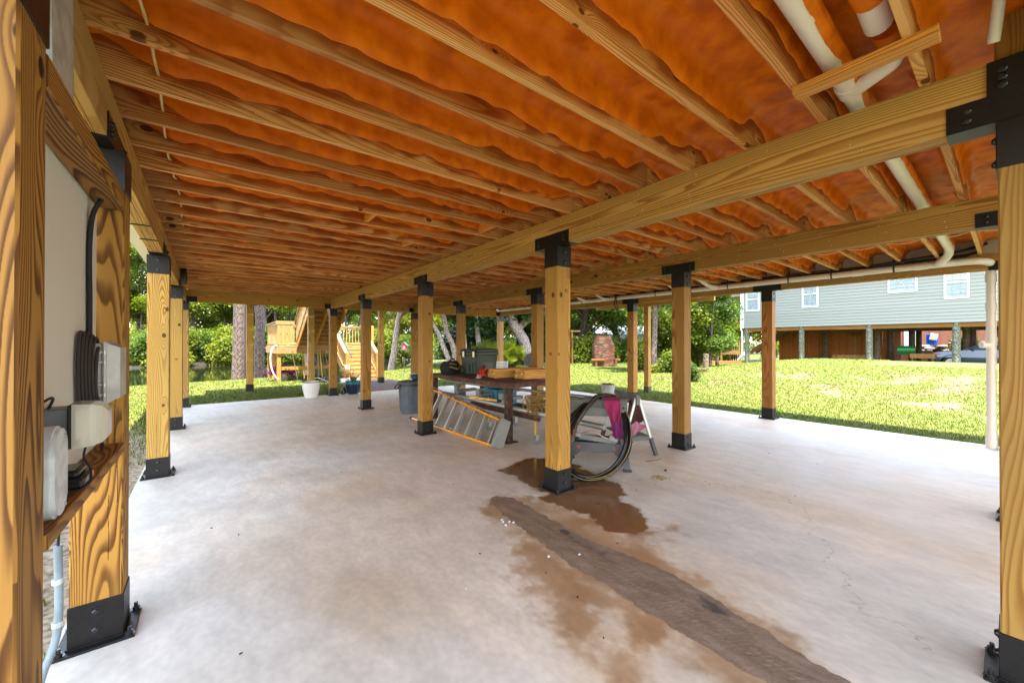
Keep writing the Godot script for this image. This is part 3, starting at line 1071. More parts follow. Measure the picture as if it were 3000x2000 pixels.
func ceiling() -> void:
	var root := Node3D.new()
	put(root, "ceiling")
	tag(root, "open joists with orange spray foam under the raised floor", "", "", "structure")
	var sub := Mk.new()
	sub.col = Color(0.5, 0.35, 0.2)
	sub.box(v(4.2, JOIST_TOP + 0.02, 4.6), Vector3(9.9, 0.03, 15.6), Basis.IDENTITY, 0)
	obj("floor_deck", sub, M["wood_c"], root)
	var tints := [Color(0.80, 0.62, 0.50), Color(0.84, 0.70, 0.62), Color(0.72, 0.52, 0.38), Color(0.92, 0.76, 0.70)]
	var spans := [[-0.745, 2.889], [2.891, 5.444], [5.446, 9.06]]
	var film := ns(503, 1.0, 3)
	for k in range(-8, 24):
		var d := 2.688 + 0.405 * k
		for s in spans:
			joist(root, s[0], s[1], d, k, tints[rng.randi() % 4] * rng.randf_range(0.92, 1.06), film)
	var n1 := ns(501, 1.0, 2)
	var n2 := ns(502, 1.0, 3)
	for k in range(-8, 23):
		var a := 2.688 + 0.405 * k + 0.019
		var b := 2.688 + 0.405 * (k + 1) - 0.019
		for s in [[-0.735, 9.05]]:
			var st := SurfaceTool.new()
			st.begin(Mesh.PRIMITIVE_TRIANGLES)
			st.set_smooth_group(0)
			var nx := 176
			var low := func(x: float, side: float) -> float:
				var r := absf(n1.get_noise_2d(x * 2.4, k * 7.3 + side)) * 1.6
				var w := 0.5 + 0.5 * n1.get_noise_2d(x * 0.7 + 30.0, k * 3.1 + side)
				var near_beam := minf(minf(absf(x + 0.44), absf(x - 2.89)), minf(absf(x - 5.44), absf(x - 8.96)))
				return 2.870 + 0.080 * clampf(0.55 * r + 0.9 * (w - 0.45), 0.0, 1.0) + 0.10 * (1.0 - smoothstep(0.05, 0.32, near_beam))
			var rows := []
			for i in nx + 1:
				var x := lerpf(s[0], s[1], i / float(nx))
				var la: float = low.call(x, 0.0)
				var lb: float = low.call(x, 50.0)
				var row := []
				for q in [[0.0, 0.0005], [0.02, 0.006], [0.35, 0.011], [0.75, 0.02], [0.93, 0.045]]:
					row.append(Vector2(a + q[1], lerpf(la, 3.035, q[0])))
				for q in 7:
					row.append(Vector2(lerpf(a + 0.075, b - 0.075, q / 6.0), 3.035))
				for q in [[0.93, 0.045], [0.75, 0.02], [0.35, 0.011], [0.02, 0.006], [0.0, 0.0005]]:
					row.append(Vector2(b - q[1], lerpf(lb, 3.035, q[0])))
				for j in row.size():
					var p: Vector2 = row[j]
					var e := 1.0 if j > 1 and j < row.size() - 2 else 0.0
					var mid := 1.0 if j > 4 and j < 12 else 0.35
					var bump := n2.get_noise_3d(x * 11.0, p.x * 11.0, p.y * 6.0) * 0.016 + n2.get_noise_3d(x * 4.3, p.x * 4.0, p.y * 2.0) * 0.024
					var y := p.y - e * mid * bump
					var dd := p.x
					if j < 5:
						dd += e * absf(bump) * 1.1
					elif j > 11:
						dd -= e * absf(bump) * 1.1
					st.set_uv(Vector2(x, dd))
					st.set_color(Color(1, 1, 1))
					st.add_vertex(v(x, y, dd))
				rows.append(row.size())
			var w: int = rows[0]
			for i in nx:
				for j in w - 1:
					var q0 := i * w + j
					for q in [q0, q0 + w, q0 + 1, q0 + 1, q0 + w, q0 + w + 1]:
						st.add_index(q)
			st.generate_normals()
			obj("foam_insulation", st.commit(), M["foam"], root)
	# scraps of blocking between joists
	for q in [[1.35, 3], [2.1, 5], [2.55, 2], [5.1, 5], [4.2, 9], [7.6, 8], [7.9, 11]]:
		var d: float = 2.688 + 0.405 * q[1]
		timber("blocking", v(q[0], 2.87, d + 0.2025), Vector3(0.038, 0.09, 0.362), 2, root, Color(0.95, 0.6, 0.28), "wood_a", 0.002)
	timber("cross_block", v(2.355, BEAM_TOP - 0.018, 0.42), Vector3(0.089, 0.038, 0.50), 2, root, Color(0.85, 0.62, 0.36), "wood_a", 0.002)

func house_above() -> void:
	# the storey over the slab, mostly out of the picture: it is what shades the slab
	var o := thing("raised_house", "underside edge of the raised house above the slab, white soffit on the left", "house", v(4.2, 3.13, 4.5))
	var k := Mk.new()
	k.col = Color(0.62, 0.63, 0.60)
	k.box(Vector3(0, 1.35, 0), Vector3(9.9, 2.7, 15.8))
	obj("wall", k, M["paint"], o)
	k = Mk.new()
	k.col = Color(0.14, 0.13, 0.13)
	k.prism(PackedVector2Array([Vector2(-6.0, 2.62), Vector2(-6.0, 2.78), Vector2(0, 4.9), Vector2(5.3, 2.78), Vector2(5.3, 2.62), Vector2(0, 4.74)]), Vector3.RIGHT, Vector3.UP, Vector3(0, 0, 8.6), Vector3(0, 0, -17.0))
	obj("roof", k, M["matte"], o)
	k = Mk.new()
	k.col = Color(0.78, 0.77, 0.72)
	k.box(Vector3(-4.84, -0.335, -0.4), Vector3(0.24, 0.012, 11.0))
	k.box(Vector3(-4.955, -0.17, -0.4), Vector3(0.014, 0.33, 11.0))
	obj("soffit", k, M["paint"], o)
	k = Mk.new()
	k.col = Color(0.62, 0.63, 0.60)
	k.box(Vector3(4.87, -0.16, 0), Vector3(0.014, 0.32, 15.7))
	obj("fascia", k, M["paint"], o)

func tinted(m: String, c: Color) -> Array:
	return [m, c]

func piece(called: String, parent: Node, m: String, c: Color, build: Callable) -> MeshInstance3D:
	var k := Mk.new()
	k.col = c
	build.call(k)
	return obj(called, k, M[m], parent)

func along(a: Vector3, b: Vector3, n: int) -> Array:
	var out := []
	for i in n + 1:
		out.append(a.lerp(b, float(i) / n))
	return out

func curve(pts: Array, n := 24) -> Array:
	var c := Curve3D.new()
	for i in pts.size():
		var t: Vector3 = (pts[mini(i + 1, pts.size() - 1)] - pts[maxi(i - 1, 0)]) / 6.0
		c.add_point(pts[i], -t, t)
	c.bake_interval = 0.005
	var len := c.get_baked_length()
	var out := []
	for i in n + 1:
		out.append(c.sample_baked(len * i / n, true))
	return out

func workbench() -> void:
	var o := thing("welding_table", "rusty brown steel table with tools and lumber on its top", "table", v(4.25, 0, 6.0))
	piece("tabletop", o, "rust", Color(1, 1, 1), func(k: Mk):
		k.box(Vector3(0, 0.903, 0), Vector3(1.32, 0.014, 2.62), Basis.IDENTITY, 2, 0.003))
	piece("table_frame", o, "rust", Color(0.8, 0.8, 0.8), func(k: Mk):
		for s in [-1, 1]:
			k.box(Vector3(s * 0.62, 0.862, 0), Vector3(0.055, 0.066, 2.56))
			k.box(Vector3(0, 0.862, s * 1.25), Vector3(1.18, 0.066, 0.055)))
	for sx in [-1, 1]:
		for sz in [-1, 1]:
			var leg := piece("leg", o, "rust", Color(0.72, 0.72, 0.72), func(k: Mk):
				k.box(Vector3(sx * 0.585, 0.415, sz * 1.235), Vector3(0.10, 0.82, 0.10), Basis.IDENTITY, 1, 0.006))
			piece("foot_plate", leg, "rust", Color(0.6, 0.6, 0.6), func(k: Mk):
				k.box(Vector3(sx * 0.585, 0.006, sz * 1.235), Vector3(0.21, 0.012, 0.21)))
	tool_chest()
	tool_bag()
	# lumber
	var pine := [Color(0.80, 0.68, 0.36), Color(0.88, 0.74, 0.42), Color(0.76, 0.66, 0.34), Color(0.92, 0.78, 0.48)]
	var n := 0
	for q in [[3.97, 5.50, 0.98, 2], [4.24, 5.03, 0.72, 2]]:
		for h in 4:
			for w in q[3]:
				var off := rng.randf_range(-0.015, 0.015)
				var b := timber("lumber_board", Vector3.ZERO, Vector3(q[2], 0.0375, 0.139), 0, null, pine[(h + w * 3 + n) % 4], ["wood_a", "wood_c"][(h + w) % 2], 0.004)
				b.position = v(q[0] + q[2] * 0.5 + off, 0.910 + 0.019 + h * 0.0385, q[1] + 0.07 + w * 0.1405)
				b.rotation.y = -0.12 + rng.randf_range(-0.012, 0.012)
				tag(b, "pale treated pine board in the lumber pile on the rusty table", "board", "boards piled on the rusty table")
				n += 1
	for q in [[3.965, 0.985, 5.555], [4.225, 1.0, 5.10], [4.222, 0.965, 5.24], [3.966, 0.95, 5.72]]:
		var t := piece("end_tag", null, "paint", Color(0.75, 0.74, 0.70), func(k: Mk):
			k.box(Vector3.ZERO, Vector3(0.002, 0.022, 0.045), Basis(Vector3.UP, -0.12)))
		t.position = v(q[0] - 0.018, q[1], q[2])
		tag(t, "small white paper tag stapled to the end of a pine board", "tag", "tags on the lumber ends")
	var rp := piece("red_sheet", null, "paint", Color(0.42, 0.05, 0.06), func(k: Mk):
		k.box(Vector3.ZERO, Vector3(0.34, 0.006, 0.12), Basis(Vector3.UP, -0.12)))
	rp.position = v(4.55, 0.914, 4.87)
	tag(rp, "flat dark red sheet beside the lumber on the rusty table", "sheet")
	# red cordless saw
	var s := thing("cordless_saw", "red and black cordless saw left of the lumber on the rusty table", "saw", v(3.86, 0.91, 5.78), "", 0.5)
	piece("body", s, "gloss", Color(0.50, 0.035, 0.015), func(k: Mk):
		k.prism(PackedVector2Array([Vector2(-0.12, 0.03), Vector2(0.10, 0.015), Vector2(0.13, 0.06), Vector2(0.12, 0.14), Vector2(0.06, 0.185), Vector2(-0.01, 0.15), Vector2(-0.06, 0.09), Vector2(-0.13, 0.075)]), Vector3.RIGHT, Vector3.UP, Vector3(0, 0, 0.045), Vector3(0, 0, -0.09)))
	piece("grip", s, "matte", Color(0.02, 0.02, 0.02), func(k: Mk):
		k.tube(curve([Vector3(-0.03, 0.12, 0), Vector3(0.02, 0.19, 0), Vector3(0.09, 0.205, 0), Vector3(0.13, 0.14, 0)], 10), 0.018, 8)
		k.box(Vector3(0.04, 0.10, 0.047), Vector3(0.08, 0.05, 0.012), Basis.IDENTITY, 1, 0.004))
	piece("battery", s, "matte", Color(0.03, 0.03, 0.03), func(k: Mk):
		k.box(Vector3(0.10, 0.05, 0), Vector3(0.07, 0.07, 0.11), Basis.IDENTITY, 1, 0.008))
	piece("blade_guard", s, "alum", Color(1, 1, 1), func(k: Mk):
		k.prism(PackedVector2Array([Vector2(-0.20, 0.0), Vector2(-0.10, 0.0), Vector2(-0.09, 0.045), Vector2(-0.17, 0.055)]), Vector3.RIGHT, Vector3.UP, Vector3(0, 0, 0.03), Vector3(0, 0, -0.05)))

func tool_chest() -> void:
	var o := thing("tool_chest", "big dark green plastic tool chest with two latches on the rusty table", "tool chest", v(4.335, 0.911, 6.604), "", 0.30)
	var G := Color(0.030, 0.040, 0.028)
	piece("body", o, "plastic", G, func(k: Mk):
		var lo := [Vector3(-0.265, 0.01, -0.20), Vector3(0.265, 0.01, -0.20), Vector3(0.265, 0.01, 0.20), Vector3(-0.265, 0.01, 0.20)]
		var hi := [Vector3(-0.295, 0.38, -0.235), Vector3(0.295, 0.38, -0.235), Vector3(0.295, 0.38, 0.235), Vector3(-0.295, 0.38, 0.235)]
		for i in 4:
			var j := (i + 1) % 4
			k.flat(lo[i], lo[j], hi[j], hi[i], (lo[i] + lo[j]) * Vector3(1, 0, 1))
		k.flat(lo[0], lo[1], lo[2], lo[3], Vector3.DOWN)
		# slanted ribs under the latches
		for z in [-0.02, 0.06, 0.14]:
			k.bar(Vector3(-0.268, 0.05, z), Vector3(-0.288, 0.20 + z * 0.4, z), 0.012, 0.02, Vector3.LEFT)
			k.bar(Vector3(-0.287, 0.20 + z * 0.4, z), Vector3(-0.287, 0.205 + z * 0.4, z - 0.045), 0.012, 0.02, Vector3.LEFT)
		k.box(Vector3(0.0, 0.2, 0.216), Vector3(0.36, 0.30, 0.012), Basis(Vector3.RIGHT, -0.09), 1, 0.004))
	var lid := piece("lid", o, "plastic", G * 0.85, func(k: Mk):
		k.box(Vector3(0, 0.405, 0), Vector3(0.635, 0.065, 0.51), Basis.IDENTITY, 1, 0.012)
		k.box(Vector3(0, 0.462, 0), Vector3(0.625, 0.062, 0.50), Basis.IDENTITY, 1, 0.018)
		for x in [-0.2, 0.0, 0.2]:
			k.box(Vector3(x, 0.497, 0), Vector3(0.12, 0.014, 0.40), Basis.IDENTITY, 1, 0.005))
	for z in [-0.14, 0.12]:
		var l := piece("latch", lid, "alum", Color(0.95, 0.78, 0.45), func(k: Mk):
			k.box(Vector3(-0.324, 0.395, z), Vector3(0.012, 0.11, 0.055), Basis.IDENTITY, 1, 0.004)
			k.box(Vector3(-0.334, 0.37, z), Vector3(0.010, 0.04, 0.03), Basis.IDENTITY, 1, 0.003))
		piece("latch_cover", lid, "plastic", G * 0.6, func(k: Mk):
			for s in [-1, 1]:
				k.box(Vector3(-0.326, 0.42, z + s * 0.036), Vector3(0.022, 0.14, 0.014), Basis.IDENTITY, 1, 0.004))
	for x in [-0.25, 0.25]:
		var w := piece("wheel", o, "matte", Color(0.012, 0.012, 0.012), func(k: Mk):
			k.cyl(Vector3(x - 0.025, 0.085, -0.215), Vector3(x + 0.025, 0.085, -0.215), 0.085, 0.085, 22))
		piece("hub", w, "plastic", Color(0.05, 0.055, 0.05), func(k: Mk):
			k.cyl(Vector3(x - 0.03, 0.085, -0.215), Vector3(x + 0.03, 0.085, -0.215), 0.045, 0.045, 14))

func tool_bag() -> void:
	var o := thing("tool_bag", "open black tool bag with yellow trim at the far end of the rusty table", "tool bag", v(3.86, 0.911, 6.95), "", 0.5)
	piece("bag", o, "cloth", Color(0.014, 0.013, 0.012), func(k: Mk):
		var r := RandomNumberGenerator.new()
		r.seed = 4
		var rings := []
		for q in [[0.0, 0.20, 0.13], [0.06, 0.235, 0.15], [0.14, 0.24, 0.15], [0.20, 0.22, 0.13], [0.245, 0.19, 0.09]]:
			var ring := []
			for i in 20:
				var a := TAU * i / 20
				var p := 1.0 / pow(pow(absf(cos(a)), 3.0) + pow(absf(sin(a)), 3.0), 1.0 / 3.0)
				ring.append(Vector3(cos(a) * q[1] * p, q[0] + r.randf_range(-0.012, 0.012), sin(a) * q[2] * p) * (1.0 + r.randf_range(-0.02, 0.02)))
			rings.append(ring)
		for j in rings.size() - 1:
			for i in 20:
				var i1 := (i + 1) % 20
				k.flat(rings[j][i], rings[j][i1], rings[j + 1][i1], rings[j + 1][i], rings[j][i] * Vector3(1, 0, 1))
		for i in 20:
			k.tri(Vector3(0, 0.22, 0), rings[4][i], rings[4][(i + 1) % 20], Vector3.UP, Vector3.UP, Vector3.UP))
	piece("yellow_trim", o, "cloth", Color(0.62, 0.36, 0.02), func(k: Mk):
		k.bar(Vector3(-0.22, 0.15, 0.14), Vector3(0.02, 0.09, 0.163), 0.012, 0.035, Vector3(0, 0.3, 1))
		k.bar(Vector3(0.02, 0.09, 0.163), Vector3(0.20, 0.16, 0.135), 0.012, 0.03, Vector3(0, 0.3, 1))
		k.bar(Vector3(-0.19, 0.21, 0.115), Vector3(0.0, 0.185, 0.135), 0.010, 0.02, Vector3(0, 0.3, 1))
		k.box(Vector3(0.20, 0.19, 0.06), Vector3(0.03, 0.08, 0.02)))
	piece("handle", o, "cloth", Color(0.012, 0.012, 0.012), func(k: Mk):
		k.tube(curve([Vector3(-0.14, 0.2, 0.05), Vector3(-0.08, 0.28, 0.06), Vector3(0.06, 0.285, 0.05), Vector3(0.14, 0.21, 0.03)], 12), 0.012, 7))
	piece("tool_grip", o, "gloss", Color(0.55, 0.12, 0.02), func(k: Mk):
		k.bar(Vector3(-0.06, 0.2, 0.02), Vector3(-0.1, 0.275, 0.05), 0.03, 0.03)
		k.bar(Vector3(0.05, 0.2, 0.0), Vector3(0.09, 0.27, 0.04), 0.025, 0.025))

func under_bench() -> void:
	# long pipes on grey brackets
	var o := thing("pipe_rack", "two long grey metal pipes held by grey plastic brackets under the rusty table", "rack", v(3.8, 0, 4.9))
	var base := Vector3(3.8, 0, -4.9)
	var lo0 := v(3.76, 0.51, 3.0) - base
	var lo1 := v(3.72, 0.53, 7.0) - base
	var up0 := v(4.27, 0.755, 3.6) - base
	var up1 := v(3.80, 0.765, 6.9) - base
	piece("pipe", o, "alum", Color(0.72, 0.74, 0.70), func(k: Mk):
		k.tube(along(lo0, lo1, 2), 0.036, 16)
		k.tube([lo0 + Vector3(0, 0, 0.002), lo0 + Vector3(0, 0, -0.03)], 0.030, 16))
	piece("pipe", o, "alum", Color(0.42, 0.45, 0.40), func(k: Mk):
		k.tube(along(up0, up1, 2), 0.024, 12))
	for d in [4.35, 5.05, 5.72, 6.45]:
		var t: float = (d - 3.0) / 4.0
		var p := lo0.lerp(lo1, t)
		var q := up0.lerp(up1, clampf((d - 3.6) / 3.3, 0, 1))
		piece("bracket", o, "plastic", Color(0.20, 0.215, 0.19), func(k: Mk):
			k.box(p + Vector3(0.0, 0.10, 0), Vector3(0.06, 0.20, 0.10), Basis.IDENTITY, 1, 0.008)
			k.bar(p + Vector3(0.02, 0.09, 0), p + Vector3(0.42, 0.10, 0), 0.09, 0.05, Vector3.UP, 0.008)
			k.bar(p + Vector3(0.03, 0.17, 0), q, 0.06, 0.04, Vector3.UP, 0.006)
			k.cyl(q + Vector3(0, 0, 0.04), q + Vector3(0, 0, -0.04), 0.036, 0.036, 12))
	# rolling cart with yellow uprights
	o = thing("rolling_cart", "low cart with yellow screw posts and caster wheels under the rusty table", "cart", v(4.17, 0, 5.1))
	for x in [-0.29, 0.29]:
		piece("deck_rail", o, "rust", Color(0.75, 0.62, 0.5), func(k: Mk):
			k.box(Vector3(x, 0.40, -0.15), Vector3(0.05, 0.075, 1.9), Basis.IDENTITY, 1, 0.004))
	piece("deck", o, "rust", Color(0.6, 0.55, 0.5), func(k: Mk):
		k.box(Vector3(0, 0.425, -0.15), Vector3(0.53, 0.02, 1.86)))
	for q in [[-0.29, 0.71], [0.29, 0.71], [-0.29, -0.52], [0.29, -0.52]]:
		var post_ := piece("screw_post", o, "paint", Color(0.50, 0.31, 0.03), func(k: Mk):
			k.cyl(Vector3(q[0], 0.155, q[1]), Vector3(q[0], 0.58, q[1]), 0.017, 0.017, 10)
			for i in 7:
				k.cyl(Vector3(q[0], 0.42 + i * 0.022, q[1]), Vector3(q[0], 0.43 + i * 0.022, q[1]), 0.023, 0.023, 10))
		var c := piece("caster", o, "alum", Color(0.6, 0.6, 0.58), func(k: Mk):
			k.box(Vector3(q[0], 0.150, q[1]), Vector3(0.075, 0.010, 0.075))
			for s in [-1, 1]:
				k.box(Vector3(q[0] + 0.02, 0.11, q[1] + s * 0.026), Vector3(0.05, 0.08, 0.004)))
		piece("caster_wheel", c, "matte", Color(0.16, 0.16, 0.15), func(k: Mk):
			k.lathe([Vector2(0.02, -0.021), Vector2(0.055, -0.021), Vector2(0.068, -0.012), Vector2(0.068, 0.012), Vector2(0.055, 0.021), Vector2(0.02, 0.021)], Vector3(q[0] + 0.03, 0.068, q[1]), Basis(Vector3.RIGHT, PI / 2), 20)
			k.cyl(Vector3(q[0] + 0.03, 0.068, q[1] - 0.024), Vector3(q[0] + 0.03, 0.068, q[1] + 0.024), 0.022, 0.022, 10))
	o = thing("teal_crate", "teal plastic crate on the low cart under the rusty table", "crate", v(4.2, 0.437, 5.72))
	piece("crate_side", o, "plastic", Color(0.015, 0.16, 0.21), func(k: Mk):
		for s in [-1, 1]:
			k.box(Vector3(s * 0.18, 0.13, 0), Vector3(0.02, 0.26, 0.5))
			k.box(Vector3(0, 0.13, s * 0.25), Vector3(0.34, 0.26, 0.02))
			for j in 4:
				k.box(Vector3(s * 0.192, 0.13, -0.18 + j * 0.12), Vector3(0.012, 0.26, 0.014))
		k.box(Vector3(0, 0.265, 0.25), Vector3(0.40, 0.02, 0.03))
		k.box(Vector3(0, 0.01, 0), Vector3(0.35, 0.02, 0.49)))
	# yellow rope
	var r := RandomNumberGenerator.new()
	r.seed = 12
	var pts := []
	var c0 := v(3.74, 0.63, 4.18)
	var R := Vector3(0.787, 0, 0.617)
	for i in 110:
		var a := i * 0.8 + r.randf_range(-0.5, 0.5)
		var rad := 0.05 + 0.10 * r.randf()
		var hub := R * 0.09 * sin(i * 0.23) + Vector3.UP * 0.07 * cos(i * 0.31)
		pts.append(c0 + hub + R * cos(a) * rad + Vector3.UP * sin(a) * rad * 0.9 + Vector3(-0.617, 0, 0.787) * r.randf_range(-0.07, 0.08))
	var k2 := Mk.new()
	k2.col = Color(0.30, 0.17, 0.02)
	k2.tube(curve(pts, 900), 0.0062, 6)
	tag(obj("yellow_rope", k2, M["cloth"]), "tangled yellow rope heaped on the near end of the grey pipes", "rope")
	# stepladder on its side
	o = thing("stepladder", "orange stepladder lying on its side against the rusty table leg", "ladder", v(3.3, 0, 5.9))
	var b0 := Vector3(3.3, 0, -5.9)
	var l0 := v(3.255, 0.035, 4.62) - b0
	var l1 := v(3.20, 0.035, 7.25) - b0
	var u0 := v(3.45, 0.365, 4.66) - b0
	var u1 := v(3.50, 0.625, 7.2) - b0
	var off := Vector3(0.11, 0.0, 0.0)
	var nrm := (u0 - l0).cross(l1 - l0).normalized()
	for q in [[l0, l1], [u0, u1]]:
		piece("rail", o, "gloss", Color(0.62, 0.25, 0.012), func(k: Mk):
			k.bar(q[0], q[1], 0.032, 0.085, nrm, 0.004))
		piece("rear_rail", o, "alum", Color(0.7, 0.7, 0.68), func(k: Mk):
			k.bar(q[0] + off + (q[1] - q[0]) * 0.05, q[1] + off, 0.022, 0.05, nrm, 0.003))
		piece("rubber_foot", o, "matte", Color(0.015, 0.015, 0.015), func(k: Mk):
			k.bar(q[1], q[1] + (q[1] - q[0]).normalized() * 0.05, 0.045, 0.10, nrm, 0.004))
	for i in 8:
		var t := 0.03 + i * 0.123
		var a := l0.lerp(l1, t)
		var b := u0.lerp(u1, t)
		piece("rung", o, "alum", Color(0.62, 0.59, 0.53), func(k: Mk):
			k.bar(a, b, 0.030, 0.072, nrm, 0.003)
			k.bar(a + Vector3(0, 0.02, -0.05), a.lerp(b, 0.14), 0.006, 0.014, nrm))
		piece("rear_rung", o, "alum", Color(0.34, 0.31, 0.26), func(k: Mk):
			k.bar(l0.lerp(l1, t + 0.05) + off, u0.lerp(u1, t + 0.05) + off, 0.016, 0.04, nrm, 0.002))
	piece("top_cap", o, "alum", Color(0.36, 0.35, 0.32), func(k: Mk):
		k.bar(l0 + Vector3(0.03, -0.03, 0.06), u0 + Vector3(0.03, 0.03, 0.06), 0.06, 0.20, nrm, 0.006))
	piece("cap_hole", o, "matte", Color(0.2, 0.2, 0.2), func(k: Mk):
		for t in [0.2, 0.45, 0.72, 0.9]:
			var p := l0.lerp(u0, t) + Vector3(0.03, 0, 0.089)
			k.cyl(p + Vector3(0, 0, 0), p + Vector3(0, 0, 0.003), 0.022, 0.022, 14))
	# loose brace with black tip
	o = thing("wood_stick", "pale wooden brace with a black end lying under the rusty table", "stick", v(3.62, 0.62, 5.2))
	piece("stick", o, "wood_a", Color(0.95, 0.8, 0.6), func(k: Mk):
		k.bar(Vector3(-0.05, -0.02, -0.55), Vector3(0.06, -0.02, 0.12), 0.03, 0.035, Vector3.UP, 0.003))
	piece("stick_end", o, "matte", Color(0.015, 0.015, 0.015), func(k: Mk):
		k.bar(Vector3(0.06, -0.02, 0.12), Vector3(0.072, -0.022, 0.19), 0.042, 0.048, Vector3.UP, 0.006))

func sawhorses() -> void:
	var turn := atan2(0.785, 0.62)
	# local x points along the beam (0.62, -0.785 in x, depth), so turn it the other way round y
	var o := thing("plastic_sawhorse", "grey plastic sawhorse with black feet behind the stamped post", "sawhorse", v(3.87, 0, 3.2), "", -turn)
	var G := Color(0.085, 0.086, 0.073)
	piece("beam", o, "plastic", G, func(k: Mk):
		k.box(Vector3(0, 0.765, 0), Vector3(0.72, 0.115, 0.10), Basis.IDENTITY, 1, 0.008)
		for i in 8:
			k.box(Vector3(-0.05 + i * 0.022, 0.765, 0.052), Vector3(0.009, 0.09, 0.008), Basis.IDENTITY, 1, 0.002)
		for x in [-0.30, -0.10, 0.12, 0.30]:
			k.box(Vector3(x, 0.828, 0), Vector3(0.13, 0.018, 0.095), Basis.IDENTITY, 1, 0.004))
	for s in [-1.0, 1.0]:
		var bs := Basis(Vector3.RIGHT, -0.20 * s)
		var up: Vector3 = bs * Vector3.UP
		var zz: Vector3 = bs * Vector3(0, 0, 1)
		var at := Vector3(0, 0, 0.20 * s) - zz * 0.018
		var leg := piece("leg_panel", o, "plastic", G * 1.05, func(k: Mk):
			k.prism(PackedVector2Array([Vector2(-0.355, 0.73), Vector2(-0.365, 0.27), Vector2(-0.275, 0.315), Vector2(-0.245, 0.52), Vector2(-0.15, 0.63), Vector2(0.15, 0.63), Vector2(0.245, 0.52), Vector2(0.275, 0.315), Vector2(0.365, 0.27), Vector2(0.355, 0.73)]), Vector3.RIGHT, up, at, zz * 0.036))
		piece("lower_leg", leg, "plastic", Color(0.030, 0.031, 0.030), func(k: Mk):
			k.prism(PackedVector2Array([Vector2(-0.365, 0.265), Vector2(-0.385, 0.0), Vector2(-0.315, 0.0), Vector2(-0.29, 0.13), Vector2(-0.19, 0.20), Vector2(0.19, 0.20), Vector2(0.29, 0.13), Vector2(0.315, 0.0), Vector2(0.385, 0.0), Vector2(0.365, 0.265), Vector2(0.275, 0.31), Vector2(-0.275, 0.31)]), Vector3.RIGHT, up, at + zz * 0.002, zz * 0.034)
			k.box(Vector3(-0.35, 0.012, 0.205 * s), Vector3(0.10, 0.022, 0.06), Basis.IDENTITY, 1, 0.004)
			k.box(Vector3(0.35, 0.012, 0.205 * s), Vector3(0.10, 0.022, 0.06), Basis.IDENTITY, 1, 0.004))
		piece("red_cap", leg, "paint", Color(0.22, 0.03, 0.02), func(k: Mk):
			for x in [-0.22, 0.20]:
				var p: Vector3 = at + up * 0.255 + Vector3(x, 0, 0) + (zz * 0.036 if s > 0 else Vector3.ZERO)
				k.cyl(p, p + zz * 0.003 * s, 0.024, 0.024, 14))
	piece("tray", o, "plastic", Color(0.05, 0.05, 0.048), func(k: Mk):
		k.box(Vector3(0, 0.33, 0), Vector3(0.50, 0.02, 0.24), Basis.IDENTITY, 1, 0.004))
	# clamp with its braided hose on the tray
	o = thing("hose_clamp", "grey pump handle with a curved braided hose on the sawhorse tray", "pump", v(3.80, 0.342, 3.12), "", -turn)
	piece("plate", o, "plastic", Color(0.20, 0.20, 0.185), func(k: Mk):
		k.bar(Vector3(-0.24, 0.035, 0.05), Vector3(0.20, -0.002, 0.09), 0.012, 0.06, Vector3.UP, 0.003))
	piece("handle", o, "gloss", Color(0.30, 0.30, 0.27), func(k: Mk):
		k.box(Vector3(0.18, 0.04, 0.07), Vector3(0.11, 0.085, 0.06), Basis(Vector3.FORWARD, 0.35), 1, 0.012)
		k.box(Vector3(-0.25, 0.055, 0.05), Vector3(0.06, 0.05, 0.05), Basis.IDENTITY, 1, 0.01))
	piece("red_button", o, "gloss", Color(0.55, 0.02, 0.03), func(k: Mk):
		k.cyl(Vector3(0.17, 0.07, 0.085), Vector3(0.17, 0.082, 0.10), 0.016, 0.014, 12)
		k.cyl(Vector3(-0.285, 0.06, 0.05), Vector3(-0.30, 0.06, 0.05), 0.014, 0.014, 12))
	piece("braided_hose", o, "metal", Color(0.45, 0.40, 0.34), func(k: Mk):
		k.tube(curve([Vector3(-0.23, 0.06, 0.05), Vector3(-0.14, 0.10, 0.06), Vector3(-0.04, 0.105, 0.07), Vector3(0.05, 0.05, 0.08), Vector3(0.12, 0.03, 0.08)], 20), 0.008, 8))
	# hose coil
	o = thing("hose_coil", "coil of black hose with yellow stripes hung over the grey sawhorse onto the floor", "hose", v(3.63, 0, 3.04))
	var r := RandomNumberGenerator.new()
	r.seed = 8
	var ux := Vector3(0.36, 0.42, -0.17)
	var wx := Vector3(0.29, 0, 0.227)
	var nn := ux.cross(wx).normalized()
	for i in 11:
		var pts := []
		var su := 1.0 + r.randf_range(-0.05, 0.02)
		var sw := 0.80 + 0.036 * i + r.randf_range(-0.02, 0.02)
		var sh := Vector3(r.randf_range(-0.03, 0.03), 0, r.randf_range(-0.03, 0.03)) + wx * (0.16 - 0.02 * i)
		for j in 64:
			var a := TAU * j / 64
			var p := Vector3(0, 0.44, 0) + sh + ux * cos(a) * su + wx * sin(a) * sw * (1.06 - 0.30 * cos(a)) + nn * (0.05 * sin(a * 2.0 + i) * 0.5 + (i - 5.0) * 0.014)
			p.y = maxf(p.y, 0.014 + 0.007 * (i % 3))
			if p.y > 0.84:
				p.y = 0.84 + (p.y - 0.84) * 0.4 + 0.007 * (i % 3)
			pts.append(p)
		piece("hose_loop", o, "gloss", Color(0.013, 0.013, 0.013), func(k: Mk):
			k.tube(pts, 0.0145, 8, -1.0, true))
		var st := []
		for j in 64:
			var out: Vector3 = (pts[j] - Vector3(0, 0.44, 0)).normalized() * 0.5 - nn * (0.85 if i % 2 else 0.5) * signf(nn.dot(Vector3(0.6, 0, -0.78)))
			st.append(pts[j] + out.normalized() * 0.0125)
